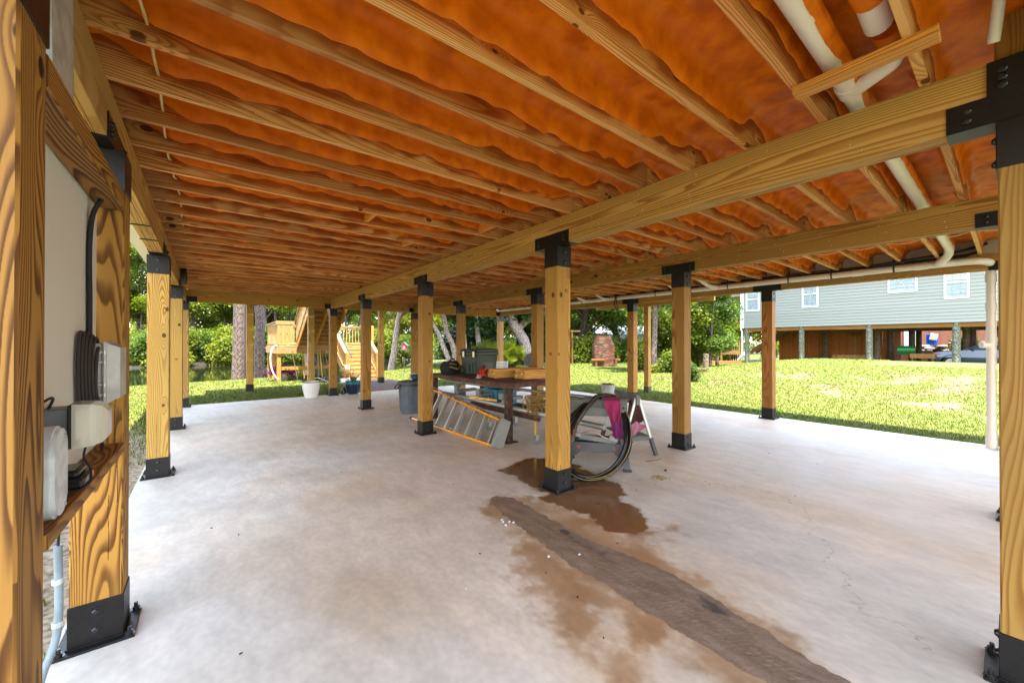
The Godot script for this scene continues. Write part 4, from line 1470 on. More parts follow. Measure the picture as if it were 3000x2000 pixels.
		if i % 2 == 0:
			continue
		piece("yellow_stripe", o, "gloss", Color(0.36, 0.23, 0.02), func(k: Mk):
			k.tube(st, 0.0026, 5, -1.0, true))
	# towel
	o = thing("magenta_towel", "magenta towel draped over the grey sawhorse inside the hose coil", "towel", v(3.93, 0, 3.03), "", -turn)
	for q in [[0.84, 0.40, 0.075, 0.052, 0.045, Color(0.165, 0.012, 0.10)], [0.85, 0.60, 0.095, 0.058, 0.0, Color(0.30, 0.016, 0.085)]]:
		piece("towel_fold", o, "cloth", q[5], func(k: Mk):
			var n := 14
			var m := 12
			for side in [0.0, 0.006]:
				var g := []
				for j in m + 1:
					var row := []
					var t := j / float(m)
					var y: float = lerpf(q[0], q[1], t) if j > 0 else q[0] + 0.002
					for i in n + 1:
						var u := i / float(n) * 2.0 - 1.0
						var w: float = q[2] * (1.0 - 0.25 * t) if q[4] > 0.0 else q[2] * (1.0 - 0.55 * t * t)
						var z: float = q[3] + 0.055 + 0.10 * t + 0.016 * sin(u * 5.0 + t * 4.0) * (0.3 + t) + side
						if j == 0:
							z = -0.03
						row.append(Vector3(u * w + 0.04 * t + q[4] * t, y, z))
					g.append(row)
				for j in m:
					for i in n:
						k.flat(g[j][i], g[j][i + 1], g[j + 1][i + 1], g[j + 1][i], Vector3(0, 0, 1 if side > 0 else -1)))
	# second sawhorse
	var t2 := atan2(0.894, 0.447)
	o = thing("folding_sawhorse", "small grey folding sawhorse with clothes on it, left of the cracked post", "sawhorse", v(4.72, 0, 3.38), "", t2)
	piece("beam", o, "plastic", Color(0.15, 0.15, 0.135), func(k: Mk):
		k.box(Vector3(0, 0.745, 0), Vector3(0.68, 0.12, 0.055), Basis.IDENTITY, 1, 0.008)
		for i in 9:
			k.box(Vector3(-0.31 + i * 0.077, 0.812, 0), Vector3(0.05, 0.018, 0.05), Basis.IDENTITY, 1, 0.003))
	for x in [-0.30, 0.30]:
		for s in [-1.0, 1.0]:
			var leg := piece("leg", o, "alum", Color(0.85, 0.85, 0.80), func(k: Mk):
				k.bar(Vector3(x, 0.78, 0.022 * s), Vector3(x * 1.06, 0.20, 0.20 * s), 0.034, 0.028, Vector3.RIGHT, 0.003))
			piece("foot", leg, "plastic", Color(0.045, 0.047, 0.045), func(k: Mk):
				k.bar(Vector3(x * 1.06, 0.24, 0.188 * s), Vector3(x * 1.1, 0.0, 0.265 * s), 0.05, 0.05, Vector3.RIGHT, 0.006))
	piece("shelf", o, "plastic", Color(0.10, 0.10, 0.095), func(k: Mk):
		k.box(Vector3(0, 0.26, 0), Vector3(0.62, 0.022, 0.34), Basis.IDENTITY, 1, 0.004)
		k.box(Vector3(-0.32, 0.235, 0), Vector3(0.02, 0.05, 0.38), Basis.IDENTITY, 1, 0.004))
	for q in [["maroon_cloth", "dark maroon cloth hung between the legs of the small folding sawhorse", Color(0.085, 0.022, 0.020), -0.20, 0.78, 0.26], ["pink_cloth", "pale pink cloth hung low on the small folding sawhorse", Color(0.45, 0.16, 0.24), -0.26, 0.46, 0.18]]:
		var c := thing(q[0], q[1], "cloth", v(4.72, 0, 3.38), "", t2)
		piece("cloth", c, "cloth", q[2], func(k: Mk):
			var n := 10
			for side in [0.0, 0.005]:
				var g := []
				for j in n + 1:
					var row := []
					for i in n + 1:
						var u := i / float(n)
						var t := j / float(n)
						row.append(Vector3(q[3] + 0.03 * sin(u * 9.0 + t * 3.0) * t + side, lerpf(q[4] - 0.10 * absf(u - 0.5), q[5] + 0.22 * u, t), lerpf(-0.12, 0.17, u) * (0.5 + 0.5 * t)))
					g.append(row)
				for j in n:
					for i in n:
						k.flat(g[j][i], g[j][i + 1], g[j + 1][i + 1], g[j + 1][i], Vector3(1 if side > 0 else -1, 0, 0)))
	var spray := thing("caulk_tube", "grey and brown tube hung on the near side of the small folding sawhorse", "tube", v(4.42, 0, 3.33))
	piece("tube_body", spray, "plastic", Color(0.42, 0.42, 0.38), func(k: Mk):
		k.cyl(Vector3(0, 0.60, 0), Vector3(0.01, 0.74, 0), 0.028, 0.028, 14))
	piece("tube_tip", spray, "paint", Color(0.20, 0.09, 0.05), func(k: Mk):
		k.cyl(Vector3(0, 0.60, 0), Vector3(0.03, 0.47, 0), 0.02, 0.012, 12))

func floor_things() -> void:
	var o := thing("trash_can", "blue grey plastic trash can with black handles beside the second post", "trash can", v(3.53, 0, 8.1))
	piece("can", o, "plastic", Color(0.075, 0.098, 0.118), func(k: Mk):
		k.lathe([Vector2(0.0, 0.0), Vector2(0.215, 0.0), Vector2(0.222, 0.03), Vector2(0.262, 0.66), Vector2(0.272, 0.665)], Vector3.ZERO, Basis.IDENTITY, 36)
		for a in [0.6, 1.5, 2.4, 3.3, 4.2, 5.1]:
			k.bar(Vector3(cos(a) * 0.222, 0.06, sin(a) * 0.222), Vector3(cos(a) * 0.258, 0.58, sin(a) * 0.258), 0.11, 0.012, Vector3(cos(a), 0, sin(a)), 0.003))
	piece("rim", o, "plastic", Color(0.022, 0.026, 0.030), func(k: Mk):
		k.lathe([Vector2(0.262, 0.60), Vector2(0.283, 0.60), Vector2(0.285, 0.655), Vector2(0.275, 0.665)], Vector3.ZERO, Basis.IDENTITY, 36))
	piece("lid", o, "plastic", Color(0.085, 0.095, 0.095), func(k: Mk):
		k.lathe([Vector2(0.288, 0.655), Vector2(0.293, 0.672), Vector2(0.27, 0.695), Vector2(0.18, 0.71), Vector2(0.0, 0.715)], Vector3.ZERO, Basis.IDENTITY, 36))
	for s in [-1, 1]:
		piece("handle", o, "plastic", Color(0.018, 0.020, 0.022), func(k: Mk):
			k.tube(curve([Vector3(s * 0.278, 0.635, 0.09), Vector3(s * 0.34, 0.56, 0.075), Vector3(s * 0.345, 0.55, -0.075), Vector3(s * 0.278, 0.635, -0.09)], 14), 0.016, 8))
	o = thing("striped_bag", "small blue and white bag lying on the trash can lid", "bag", v(3.62, 0.715, 8.08))
	piece("bag", o, "cloth", Color(0.03, 0.10, 0.19), func(k: Mk):
		k.ball(Vector3(0, 0.06, 0), Vector3(0.16, 0.065, 0.11), Basis(Vector3.UP, 0.4), 16, 8))
	piece("white_band", o, "cloth", Color(0.6, 0.6, 0.55), func(k: Mk):
		k.tube(curve([Vector3(-0.12, 0.01, 0.09), Vector3(-0.15, 0.08, 0.06), Vector3(-0.10, 0.13, 0.0), Vector3(-0.02, 0.135, 0.02)], 14), 0.014, 8))
	# bucket of sprouts
	o = thing("sprout_bucket", "pale grey bucket of dry sprouts on the slab edge behind the hose coil", "bucket", v(8.93, 0, 7.0))
	piece("bucket", o, "plastic", Color(0.42, 0.42, 0.40), func(k: Mk):
		k.lathe([Vector2(0, 0), Vector2(0.15, 0), Vector2(0.19, 0.32), Vector2(0.20, 0.33), Vector2(0.20, 0.36), Vector2(0.185, 0.36), Vector2(0.175, 0.30)], Vector3.ZERO, Basis.IDENTITY, 28))
	piece("soil", o, "matte", Color(0.05, 0.035, 0.02), func(k: Mk):
		k.lathe([Vector2(0.18, 0.325), Vector2(0, 0.34)], Vector3.ZERO, Basis.IDENTITY, 28))
	var xf := []
	var cols := []
	for i in 34:
		var a := rng.randf() * TAU
		var q := 0.17 * sqrt(rng.randf())
		xf.append(Transform3D(Basis(Vector3.UP, rng.randf() * TAU), Vector3(cos(a) * q, 0.33, sin(a) * q)))
		cols.append(Color(0.16, 0.15, 0.05))
	tag(scatter("sprouts", tuft(6, 7, 0.09, 0.03), M["blade"], xf, cols, o), "", "", "", "stuff")
	# crumbs of litter on the slab
	var spots := [[4.031, 2.442, 0.05, "heap of small yellow crumbs on the slab right of the hose coil"], [4.326, 2.541, 0.018, "dark clod on the slab just beyond the yellow crumbs"], [4.568, 2.853, 0.0, "thin twig on the slab before the small folding sawhorse"]]
	for q in spots:
		var k := Mk.new()
		var r := RandomNumberGenerator.new()
		r.seed = int(q[0] * 1000)
		if q[2] > 0.03:
			for i in 70:
				k.col = Color(0.36, 0.28, 0.10) * r.randf_range(0.5, 1.3)
				var a := r.randf() * TAU
				var l := 0.075 * sqrt(r.randf())
				k.ball(Vector3(cos(a) * l, 0.004 + 0.006 * r.randf(), sin(a) * l), Vector3.ONE * r.randf_range(0.004, 0.008), Basis.IDENTITY, 5, 3)
		elif q[2] > 0.0:
			k.col = Color(0.03, 0.022, 0.016)
			for i in 12:
				k.ball(Vector3(r.randf_range(-0.03, 0.03), 0.008, r.randf_range(-0.02, 0.02)), Vector3(0.012, 0.009, 0.010) * r.randf_range(0.4, 1.2), Basis.IDENTITY, 6, 4)
		else:
			k.col = Color(0.05, 0.04, 0.028)
			k.tube([Vector3(-0.12, 0.006, -0.03), Vector3(0.0, 0.008, 0.02), Vector3(0.14, 0.006, 0.03)], 0.004, 5, 0.002)
		var t := obj(["crumb_heap", "clod", "twig"][spots.find(q)], k, M["matte"])
		t.position = v(q[0], 0, q[1])
		tag(t, q[3], ["crumbs", "clod", "twig"][spots.find(q)])
	var g := Mk.new()
	var r3 := RandomNumberGenerator.new()
	r3.seed = 55
	for i in 90:
		var x := r3.randf_range(-0.2, 6.5)
		var d := r3.randf_range(0.9, 7.0)
		g.col = [Color(0.03, 0.02, 0.012), Color(0.10, 0.06, 0.03), Color(0.5, 0.5, 0.48)][r3.randi() % 3 if r3.randf() < 0.4 else 0]
		g.ball(v(x, 0.003, d), Vector3(0.008, 0.003, 0.004) * r3.randf_range(0.5, 1.5), Basis(Vector3.UP, r3.randf() * 3.0), 5, 3)
	for q in [[2.05, 2.664], [2.03, 2.60], [2.09, 2.63], [1.98, 2.03], [2.17, 1.91], [2.06, 2.70], [2.11, 2.6]]:
		g.col = Color(0.42, 0.44, 0.50)
		g.ball(v(q[0] - 0.06, 0.006, q[1]), Vector3(0.012, 0.009, 0.011), Basis.IDENTITY, 7, 5)
	tag(obj("grit", g, M["matte"]), "scattered grit, bark bits and blue pebbles on the slab", "grit", "", "stuff")

func utility_wall() -> void:
	var W := Color(0.60, 0.57, 0.49)
	var o: Node3D = piece("utility_backboard", null, "paint", W, func(k: Mk):
		k.box(v(-0.449, 1.60, 2.215), Vector3(0.018, 1.25, 1.25)))
	tag(o, "white sheet panel between the two nearest left posts, behind the electrical boxes", "panel")
	o = piece("white_strip", null, "plastic", Color(0.40, 0.40, 0.38), func(k: Mk):
		k.box(v(-0.372, 2.66, 1.86), Vector3(0.014, 0.70, 0.24), Basis(Vector3.RIGHT, 0.06)))
	tag(o, "narrow grey white board above the top rail beside the nearest post", "board")
	var r := timber("top_rail", v(-0.39, 2.256, 2.222), Vector3(0.100, 0.095, 1.245), 2, null, Color(0.50, 0.42, 0.26), "wood_d", 0.004)
	tag(r, "brown timber rail across the top of the white panel", "rail")
	r = timber("shelf_board", v(-0.388, 0.984, 2.222), Vector3(0.105, 0.045, 1.245), 2, null, Color(0.50, 0.42, 0.26), "wood_d", 0.003)
	tag(r, "brown timber shelf below the white panel, holding the charger", "shelf")
	# grey enclosure with clips
	var e := thing("electrical_box", "big grey electrical box with clips at the far end of the white panel", "electrical box", v(-0.44, 1.385, 2.62))
	piece("box_base", e, "plastic", Color(0.34, 0.34, 0.32), func(k: Mk):
		k.box(Vector3(0.035, 0, 0), Vector3(0.07, 0.27, 0.23), Basis.IDENTITY, 1, 0.008))
	var cv := piece("box_cover", e, "plastic", Color(0.42, 0.42, 0.40), func(k: Mk):
		k.box(Vector3(0.078, 0, 0), Vector3(0.014, 0.29, 0.245), Basis.IDENTITY, 1, 0.006)
		var a := 0.135
		var b := 0.105
		for q in [[0.085, a, b, 0.125, 0.115, 0.085]]:
			var lo := []
			var hi := []
			for s in [[-1, -1], [1, -1], [1, 1], [-1, 1]]:
				lo.append(Vector3(q[0], s[1] * q[1], s[0] * q[2]))
				hi.append(Vector3(q[3], s[1] * q[4], s[0] * q[5]))
			for i in 4:
				k.flat(lo[i], lo[(i + 1) % 4], hi[(i + 1) % 4], hi[i], (lo[i] + lo[(i + 1) % 4]) * Vector3(0, 1, 1))
			k.flat(hi[0], hi[1], hi[2], hi[3], Vector3.RIGHT))
	for y in [-0.095, -0.05, 0.05, 0.095]:
		piece("clip", cv, "alum", Color(0.75, 0.75, 0.72), func(k: Mk):
			k.box(Vector3(0.055, y, 0.121), Vector3(0.05, 0.012, 0.008), Basis.IDENTITY, 1, 0.002)
			k.cyl(Vector3(0.08, y - 0.008, 0.125), Vector3(0.08, y + 0.008, 0.125), 0.006, 0.006, 8))
	# outlet with clear cover
	e = thing("outlet_cover", "outlet under a clear plastic bubble cover above the shelf", "outlet", v(-0.44, 1.235, 2.03))
	piece("back_box", e, "plastic", Color(0.10, 0.11, 0.11), func(k: Mk):
		k.box(Vector3(0.035, 0, 0), Vector3(0.07, 0.125, 0.10), Basis.IDENTITY, 1, 0.005))
	piece("gasket", e, "matte", Color(0.012, 0.012, 0.012), func(k: Mk):
		k.box(Vector3(0.074, 0, 0), Vector3(0.012, 0.15, 0.12), Basis.IDENTITY, 1, 0.003))
	piece("outlet_face", e, "plastic", Color(0.62, 0.60, 0.54), func(k: Mk):
		k.box(Vector3(0.083, 0, 0), Vector3(0.008, 0.10, 0.07), Basis.IDENTITY, 1, 0.003))
	piece("bubble", e, "clear_plastic", Color(1, 1, 1), func(k: Mk):
		var prof := [[0.078, 0.077, 0.062], [0.12, 0.073, 0.058], [0.150, 0.064, 0.050], [0.162, 0.045, 0.034]]
		for i in prof.size() - 1:
			var lo := []
			var hi := []
			for s in [[-1, -1], [1, -1], [1, 1], [-1, 1]]:
				lo.append(Vector3(prof[i][0], s[1] * prof[i][1], s[0] * prof[i][2]))
				hi.append(Vector3(prof[i + 1][0], s[1] * prof[i + 1][1], s[0] * prof[i + 1][2]))
			for j in 4:
				k.flat(lo[j], lo[(j + 1) % 4], hi[(j + 1) % 4], hi[j], (lo[j] + lo[(j + 1) % 4]) * Vector3(0, 1, 1))
			if i == prof.size() - 2:
				k.flat(hi[0], hi[1], hi[2], hi[3], Vector3.RIGHT))
	# pale device on the shelf
	e = thing("meter_box", "rounded pale blue plastic device standing on the shelf by the nearest post", "device", v(-0.40, 1.0065, 1.735))
	var shell := func(k: Mk, x0: float, x1: float, grow: float) -> void:
		var pl := PackedVector2Array()
		for i in 32:
			var a := TAU * i / 32.0
			pl.append(Vector2(cos(a) * (0.075 + grow), 0.135 + (0.06 if sin(a) > 0.0 else -0.06) + sin(a) * (0.075 + grow)))
		k.prism(pl, Vector3(0, 0, 1), Vector3.UP, Vector3(x0, 0, 0), Vector3(x1 - x0, 0, 0))
	piece("rear_shell", e, "plastic", Color(0.36, 0.45, 0.53), func(k: Mk): shell.call(k, -0.04, 0.018, 0.0))
	piece("seal", e, "gloss", Color(0.02, 0.03, 0.06), func(k: Mk): shell.call(k, 0.018, 0.024, -0.002))
	piece("front_shell", e, "plastic", Color(0.55, 0.58, 0.58), func(k: Mk): shell.call(k, 0.024, 0.052, 0.0); shell.call(k, 0.052, 0.062, -0.008))
	piece("screw", e, "alum", Color(0.7, 0.7, 0.68), func(k: Mk):
		for y in [0.03, 0.235]:
			k.cyl(Vector3(0.060, y, -0.03), Vector3(0.066, y, -0.03), 0.006, 0.005, 10))
	# charger
	e = thing("battery_charger", "black battery charger with a small red label lying on the shelf", "charger", v(-0.385, 1.0065, 2.10))
	piece("housing", e, "gloss", Color(0.012, 0.012, 0.013), func(k: Mk):
		k.box(Vector3(0, 0.02, 0), Vector3(0.085, 0.036, 0.17), Basis.IDENTITY, 1, 0.008)
		k.box(Vector3(-0.005, 0.05, 0.0), Vector3(0.065, 0.03, 0.13), Basis.IDENTITY, 1, 0.010))
	piece("red_label", e, "paint", Color(0.55, 0.16, 0.11), func(k: Mk):
		k.box(Vector3(0.044, 0.02, -0.045), Vector3(0.002, 0.022, 0.05)))
	piece("power_cord", e, "matte", Color(0.015, 0.015, 0.015), func(k: Mk):
		k.tube(curve([Vector3(0.03, 0.135, -0.04), Vector3(0.025, 0.09, -0.03), Vector3(0.045, 0.05, -0.01), Vector3(0.05, 0.01, 0.03), Vector3(0.03, 0.004, 0.14), Vector3(0.0, 0.004, 0.2)], 30), 0.0035, 6))
	# cables
	o = piece("cable_bundle", null, "matte", Color(0.016, 0.017, 0.016), func(k: Mk):
		for i in 4:
			var q := Vector3(0.004 * (i % 2), 0, 0.008 * i)
			k.tube(curve([v(-0.40, 2.215, 2.70) + q, v(-0.425, 2.12, 2.66) + q, v(-0.432, 1.95, 2.64) + q, v(-0.43, 1.72, 2.64) + q, v(-0.432, 1.5, 2.65) + q], 30), 0.0075, 6))
	tag(o, "bundle of black cables running down the white panel from the top rail", "cable")
	o = piece("cable_coil", null, "matte", Color(0.03, 0.022, 0.016), func(k: Mk):
		for i in 6:
			var pts := []
			var wob := rng.randf_range(-0.02, 0.02)
			for j in 40:
				var a := TAU * j / 40
				pts.append(v(-0.425 + 0.011 * i * 0.8, 1.395 + wob * 0.4 + sin(a) * (0.16 - 0.004 * i + wob), 2.46 + 0.013 * i + wob * 0.3 * sin(a * 2.0) + cos(a) * (0.055 + 0.003 * i)))
			k.tube(pts, 0.0065, 6, -1.0, true))
	tag(o, "oval coil of dark cable hung beside the big grey electrical box", "cable")
	o = piece("black_lead", null, "matte", Color(0.012, 0.012, 0.012), func(k: Mk):
		k.tube(curve([v(-0.42, 1.31, 1.75), v(-0.39, 1.345, 1.85), v(-0.40, 1.335, 1.95), v(-0.42, 1.30, 2.0)], 20), 0.004, 6)
		k.tube(curve([v(-0.40, 1.24, 2.66), v(-0.40, 1.15, 2.62), v(-0.39, 1.05, 2.66), v(-0.40, 0.99, 2.70)], 20), 0.006, 6))
	tag(o, "thin black lead behind the clear outlet cover and shelf end", "cable")
	o = thing("grey_conduit", "grey plastic conduit that leans up from the ground beside the near left post", "conduit", v(-0.5, 0, 2.62))
	piece("pipe", o, "plastic", Color(0.22, 0.29, 0.33), func(k: Mk):
		k.tube(curve([Vector3(-0.075, -0.1, 0.09), Vector3(-0.055, 0.08, 0.06), Vector3(-0.02, 0.25, 0.0), Vector3(-0.02, 0.62, 0.0)], 20), 0.014, 10))
	for y in [0.26, 0.45]:
		piece("collar", o, "plastic", Color(0.5, 0.55, 0.56), func(k: Mk):
			k.cyl(Vector3(-0.02, y, 0.0), Vector3(-0.02, y + 0.022, 0.0), 0.019, 0.019, 10))
	piece("wire", o, "matte", Color(0.012, 0.012, 0.012), func(k: Mk):
		k.tube(curve([Vector3(-0.02, 0.6, 0.0), Vector3(-0.01, 0.75, 0.03), Vector3(0.01, 0.86, 0.07), Vector3(0.06, 0.965, 0.09)], 12), 0.005, 6))
	# lamp housing under the joists at the far end of the left beam
	o = thing("cable_roll", "dark roll of cable hung inside the far end of the left beam", "cable roll", v(-0.33, 2.70, 8.9))
	piece("roll", o, "matte", Color(0.035, 0.033, 0.028), func(k: Mk):
		for i in 5:
			var pts := []
			for j in 24:
				var a := TAU * j / 24
				pts.append(Vector3(0.014 * i - 0.02, sin(a) * 0.13, cos(a) * (0.20 + 0.01 * i)))
			k.tube(pts, 0.012, 6, -1.0, true))
	# yellow cable through the joists by the left beam
	o = piece("yellow_cable", null, "paint", Color(0.62, 0.46, 0.17), func(k: Mk):
		var pts := []
		for i in 97:
			var d := -0.4 + i * 0.13
			var ph := fposmod((d - 2.688) / 0.405, 1.0)
			pts.append(v(-0.21 + 0.012 * sin(d * 3.0), 2.905 - 0.05 * sin(PI * ph), d))
		k.tube(pts, 0.0065, 6))
	tag(o, "yellow cable threaded through the joists beside the left beam", "cable")
	o = piece("cream_cable", null, "paint", Color(0.72, 0.58, 0.34), func(k: Mk):
		var pts := []
		for i in 61:
			var d := -0.3 + i * 0.1
			var ph := fposmod((d - 2.688) / 0.405, 1.0)
			pts.append(v(7.35 + 0.02 * sin(d * 2.0), 2.90 - 0.045 * sin(PI * ph), d))
		k.tube(pts, 0.006, 6))
	tag(o, "cream cable threaded through the joists near the white drain pipe", "cable")

func elbow(a: Vector3, corner: Vector3, b: Vector3, n := 8) -> Array:
	var out := []
	for i in n + 1:
		var t := i / float(n)
		out.append(a.lerp(corner, t).lerp(corner.lerp(b, t), t))
	return out

func plumbing() -> void:
	var P := Color(1.0, 0.93, 0.85)
	var o := thing("drain_pipe", "long white drain pipe strapped under the joists, turning down at the near end", "pipe", v(8.78, 2.72, 4.0))
	var b := Vector3(8.78, 2.72, -4.0)
	piece("main_pipe", o, "white_pvc", P, func(k: Mk):
		var pts := along(v(8.76, 2.765, 12.1) - b, v(8.76, 2.715, 0.55) - b, 6)
		pts.append_array(elbow(v(8.76, 2.715, 0.42) - b, v(8.76, 2.71, 0.20) - b, v(8.90, 2.68, 0.17) - b))
		pts.append_array(elbow(v(8.92, 2.675, 0.17) - b, v(8.97, 2.66, 0.17) - b, v(8.97, 2.56, 0.165) - b))
		pts.append(v(8.965, 1.0, 0.165) - b)
		pts.append(v(8.955, 0.10, 0.165) - b)
		k.tube(pts, 0.050, 18))
	for q in [[8.965, 2.47, 0.165], [8.965, 2.05, 0.165], [8.962, 1.55, 0.165], [8.955, 0.16, 0.165]]:
		piece("coupling", o, "white_pvc", P * 0.97, func(k: Mk):
			var p := v(q[0], q[1], q[2]) - b
			k.cyl(p + Vector3(0, -0.06, 0), p + Vector3(0, 0.06, 0), 0.058, 0.058, 18))
	piece("clean_out", o, "white_pvc", P * 0.97, func(k: Mk):
		k.cyl(v(8.96, 1.50, 0.165) - b, v(8.90, 1.50, 0.26) - b, 0.05, 0.05, 16)
		k.lathe([Vector2(0.062, 0.0), Vector2(0.062, 0.16), Vector2(0.05, 0.19)], v(8.955, -0.02, 0.165) - b, Basis.IDENTITY, 16))
	for d in [0.85, 1.6, 3.3, 4.9, 6.0, 7.2, 8.4, 9.8]:
		piece("pipe_coupling", o, "white_pvc", P * 0.98, func(k: Mk):
			var t: float = (12.1 - d) / 11.55
			var p := v(8.76, lerpf(2.765, 2.715, t), d) - b
			k.cyl(p + Vector3(0, 0, 0.07), p + Vector3(0, 0, -0.07), 0.057, 0.057, 18))
	for d in [1.15, 1.95, 2.6, 3.7, 4.5, 5.4, 6.6, 7.8, 9.0, 10.4]:
		piece("pipe_strap", o, "matte", Color(0.045, 0.030, 0.022), func(k: Mk):
			var t: float = (12.1 - d) / 11.55
			var p := v(8.76, lerpf(2.765, 2.715, t), d) - b
			k.cyl(p + Vector3(0, 0, 0.012), p + Vector3(0, 0, -0.012), 0.053, 0.053, 18, false)
			k.box(p + Vector3(-0.03, 0.11, 0), Vector3(0.003, 0.10, 0.024)))
	# branches that come down between the joists into the main pipe
	for q in [[4.0, 0.045], [4.75, 0.04], [6.9, 0.032], [7.6, 0.04], [9.5, 0.035]]:
		piece("branch_pipe", o, "white_pvc", P, func(k: Mk):
			var d: float = q[0]
			var pts := [v(8.05, 2.94, d + 0.1) - b, v(8.30, 2.90, d + 0.1) - b]
			pts.append_array(elbow(v(8.38, 2.885, d + 0.1) - b, v(8.48, 2.80, d + 0.06) - b, v(8.60, 2.755, d) - b))
			pts.append(v(8.74, 2.735, d - 0.08) - b)
			k.tube(pts, q[1], 14))
		piece("branch_foam", o, "foam_plain", Color(1, 0.9, 0.8), func(k: Mk):
			k.ball(v(7.98, 2.96, q[0] + 0.1) - b, Vector3(0.14, 0.055, 0.07), Basis.IDENTITY, 10, 6))
	# large pipe in the near joist bay
	o = thing("waste_pipe", "fat white waste pipe in the near joist bay, half covered in orange foam", "pipe", v(5.0, 2.875, 0.5))
	b = Vector3(5.0, 2.875, -0.5)
	piece("pipe", o, "white_pvc", Color(1, 0.93, 0.84), func(k: Mk):
		var pts := along(v(0.6, 2.91, 0.53) - b, v(8.2, 2.885, 0.53) - b, 8)
		pts.append_array(elbow(v(8.36, 2.875, 0.53) - b, v(8.50, 2.80, 0.53) - b, v(8.60, 2.755, 0.60) - b))
		pts.append_array(elbow(v(8.66, 2.735, 0.64) - b, v(8.72, 2.715, 0.68) - b, v(8.76, 2.715, 0.5) - b))
		k.tube(pts, 0.050, 18))
	for x in [1.45, 2.73, 6.3, 8.28]:
		piece("coupling", o, "white_pvc", Color(1, 0.93, 0.84), func(k: Mk):
			k.cyl(v(x - 0.05, 2.905, 0.53) - b, v(x + 0.05, 2.903, 0.53) - b, 0.058, 0.058, 18))
	piece("foam_cover", o, "foam", Color(1, 1, 1), func(k: Mk):
		var n := ns(511, 1.0, 3)
		for i in 90:
			var x := 0.6 + i * 0.086
			var rows := []
			for s in 2:
				var xx := x + s * 0.086
				var lim := 1.55 + 0.55 * n.get_noise_2d(xx * 2.6, 1.0) + 0.2 * n.get_noise_2d(xx * 11.0, 3.0)
				var ring := []
				for j in 9:
					var a := lerpf(-0.95 + 0.5 * n.get_noise_2d(xx * 1.7, 8.0) + 0.15 * n.get_noise_2d(xx * 12.0, 5.0), lim, j / 8.0)
					# the side away from the camera's left: from below-right over the top
					var rr := 0.0515 + 0.012 * sin(PI * j / 8.0) + 0.006 * n.get_noise_2d(xx * 9.0, a * 4.0)
					ring.append(v(xx, 2.907 + sin(a) * rr, 0.53 - cos(a) * rr) - b)
				rows.append(ring)
			for j in 8:
				k.flat(rows[0][j], rows[0][j + 1], rows[1][j + 1], rows[1][j], rows[0][j] - (v(x, 2.907, 0.53) - b)))
	# smaller foam-covered drain beside it
	o = thing("foam_covered_drain", "bent drain covered in orange foam beside the fat waste pipe", "pipe", v(2.4, 2.9, 0.36))
	b = Vector3(2.4, 2.9, -0.36)
	piece("foam_sleeve", o, "foam", Color(1, 1, 1), func(k: Mk):
		k.tube(curve([v(1.85, 3.03, 0.33) - b, v(1.98, 2.97, 0.345) - b, v(2.15, 2.945, 0.35) - b], 12), 0.075, 14, 0.06)
		k.tube(curve([v(2.42, 2.95, 0.33) - b, v(2.48, 2.93, 0.33) - b, v(2.56, 2.90, 0.335) - b], 10), 0.066, 14, 0.05))
	piece("drain", o, "white_pvc", Color(1, 0.92, 0.82), func(k: Mk):
		k.tube(curve([v(2.12, 2.945, 0.35) - b, v(2.22, 2.93, 0.35) - b, v(2.32, 2.92, 0.35) - b], 8), 0.050, 14)
		k.tube(curve([v(2.55, 2.90, 0.335) - b, v(2.61, 2.885, 0.35) - b, v(2.66, 2.88, 0.42) - b, v(2.72, 2.88, 0.50) - b], 12), 0.042, 14)
		k.cyl(v(1.80, 2.99, 0.39) - b, v(1.83, 2.93, 0.39) - b, 0.05, 0.05, 14))
	o = piece("pipe_stub", null, "white_pvc", Color(0.8, 0.77, 0.72), func(k: Mk):
		k.tube(curve([v(2.62, 2.98, 0.02), v(2.68, 2.91, 0.03), v(2.72, 2.84, 0.04)], 8), 0.02, 12))
	tag(o, "short white pipe stub above the near end of the middle beam", "pipe")
	# black service cables along the piped beam
	o = piece("service_cables", null, "matte", Color(0.014, 0.014, 0.013), func(k: Mk):
		for i in 4:
			var pts := []
			for j in 41:
				var d := 12.0 - j * 0.29
				pts.append(v(8.84 - 0.012 * (i % 2), 2.79 + 0.014 * i + 0.012 * sin(d * 1.7 + i), d))
			pts.append(v(8.86, 2.86, 0.25))
			k.tube(pts, 0.010, 6)
		k.tube(curve([v(8.7, 2.80, 1.4), v(8.60, 2.815, 0.95), v(8.66, 2.86, 0.45), v(8.80, 2.95, 0.2)], 24), 0.022, 8)
		k.tube(curve([v(8.66, 2.80, 6.5), v(8.62, 2.60, 6.55), v(8.68, 2.40, 6.5), v(8.75, 2.25, 6.45), v(8.88, 2.12, 6.35)], 24), 0.012, 7)
		k.tube(curve([v(8.68, 2.95, 6.52), v(8.66, 2.6, 6.5), v(8.74, 2.38, 6.45), v(8.88, 2.2, 6.36)], 24), 0.009, 7))
	tag(o, "black service cables strung above the long white drain pipe", "cable")

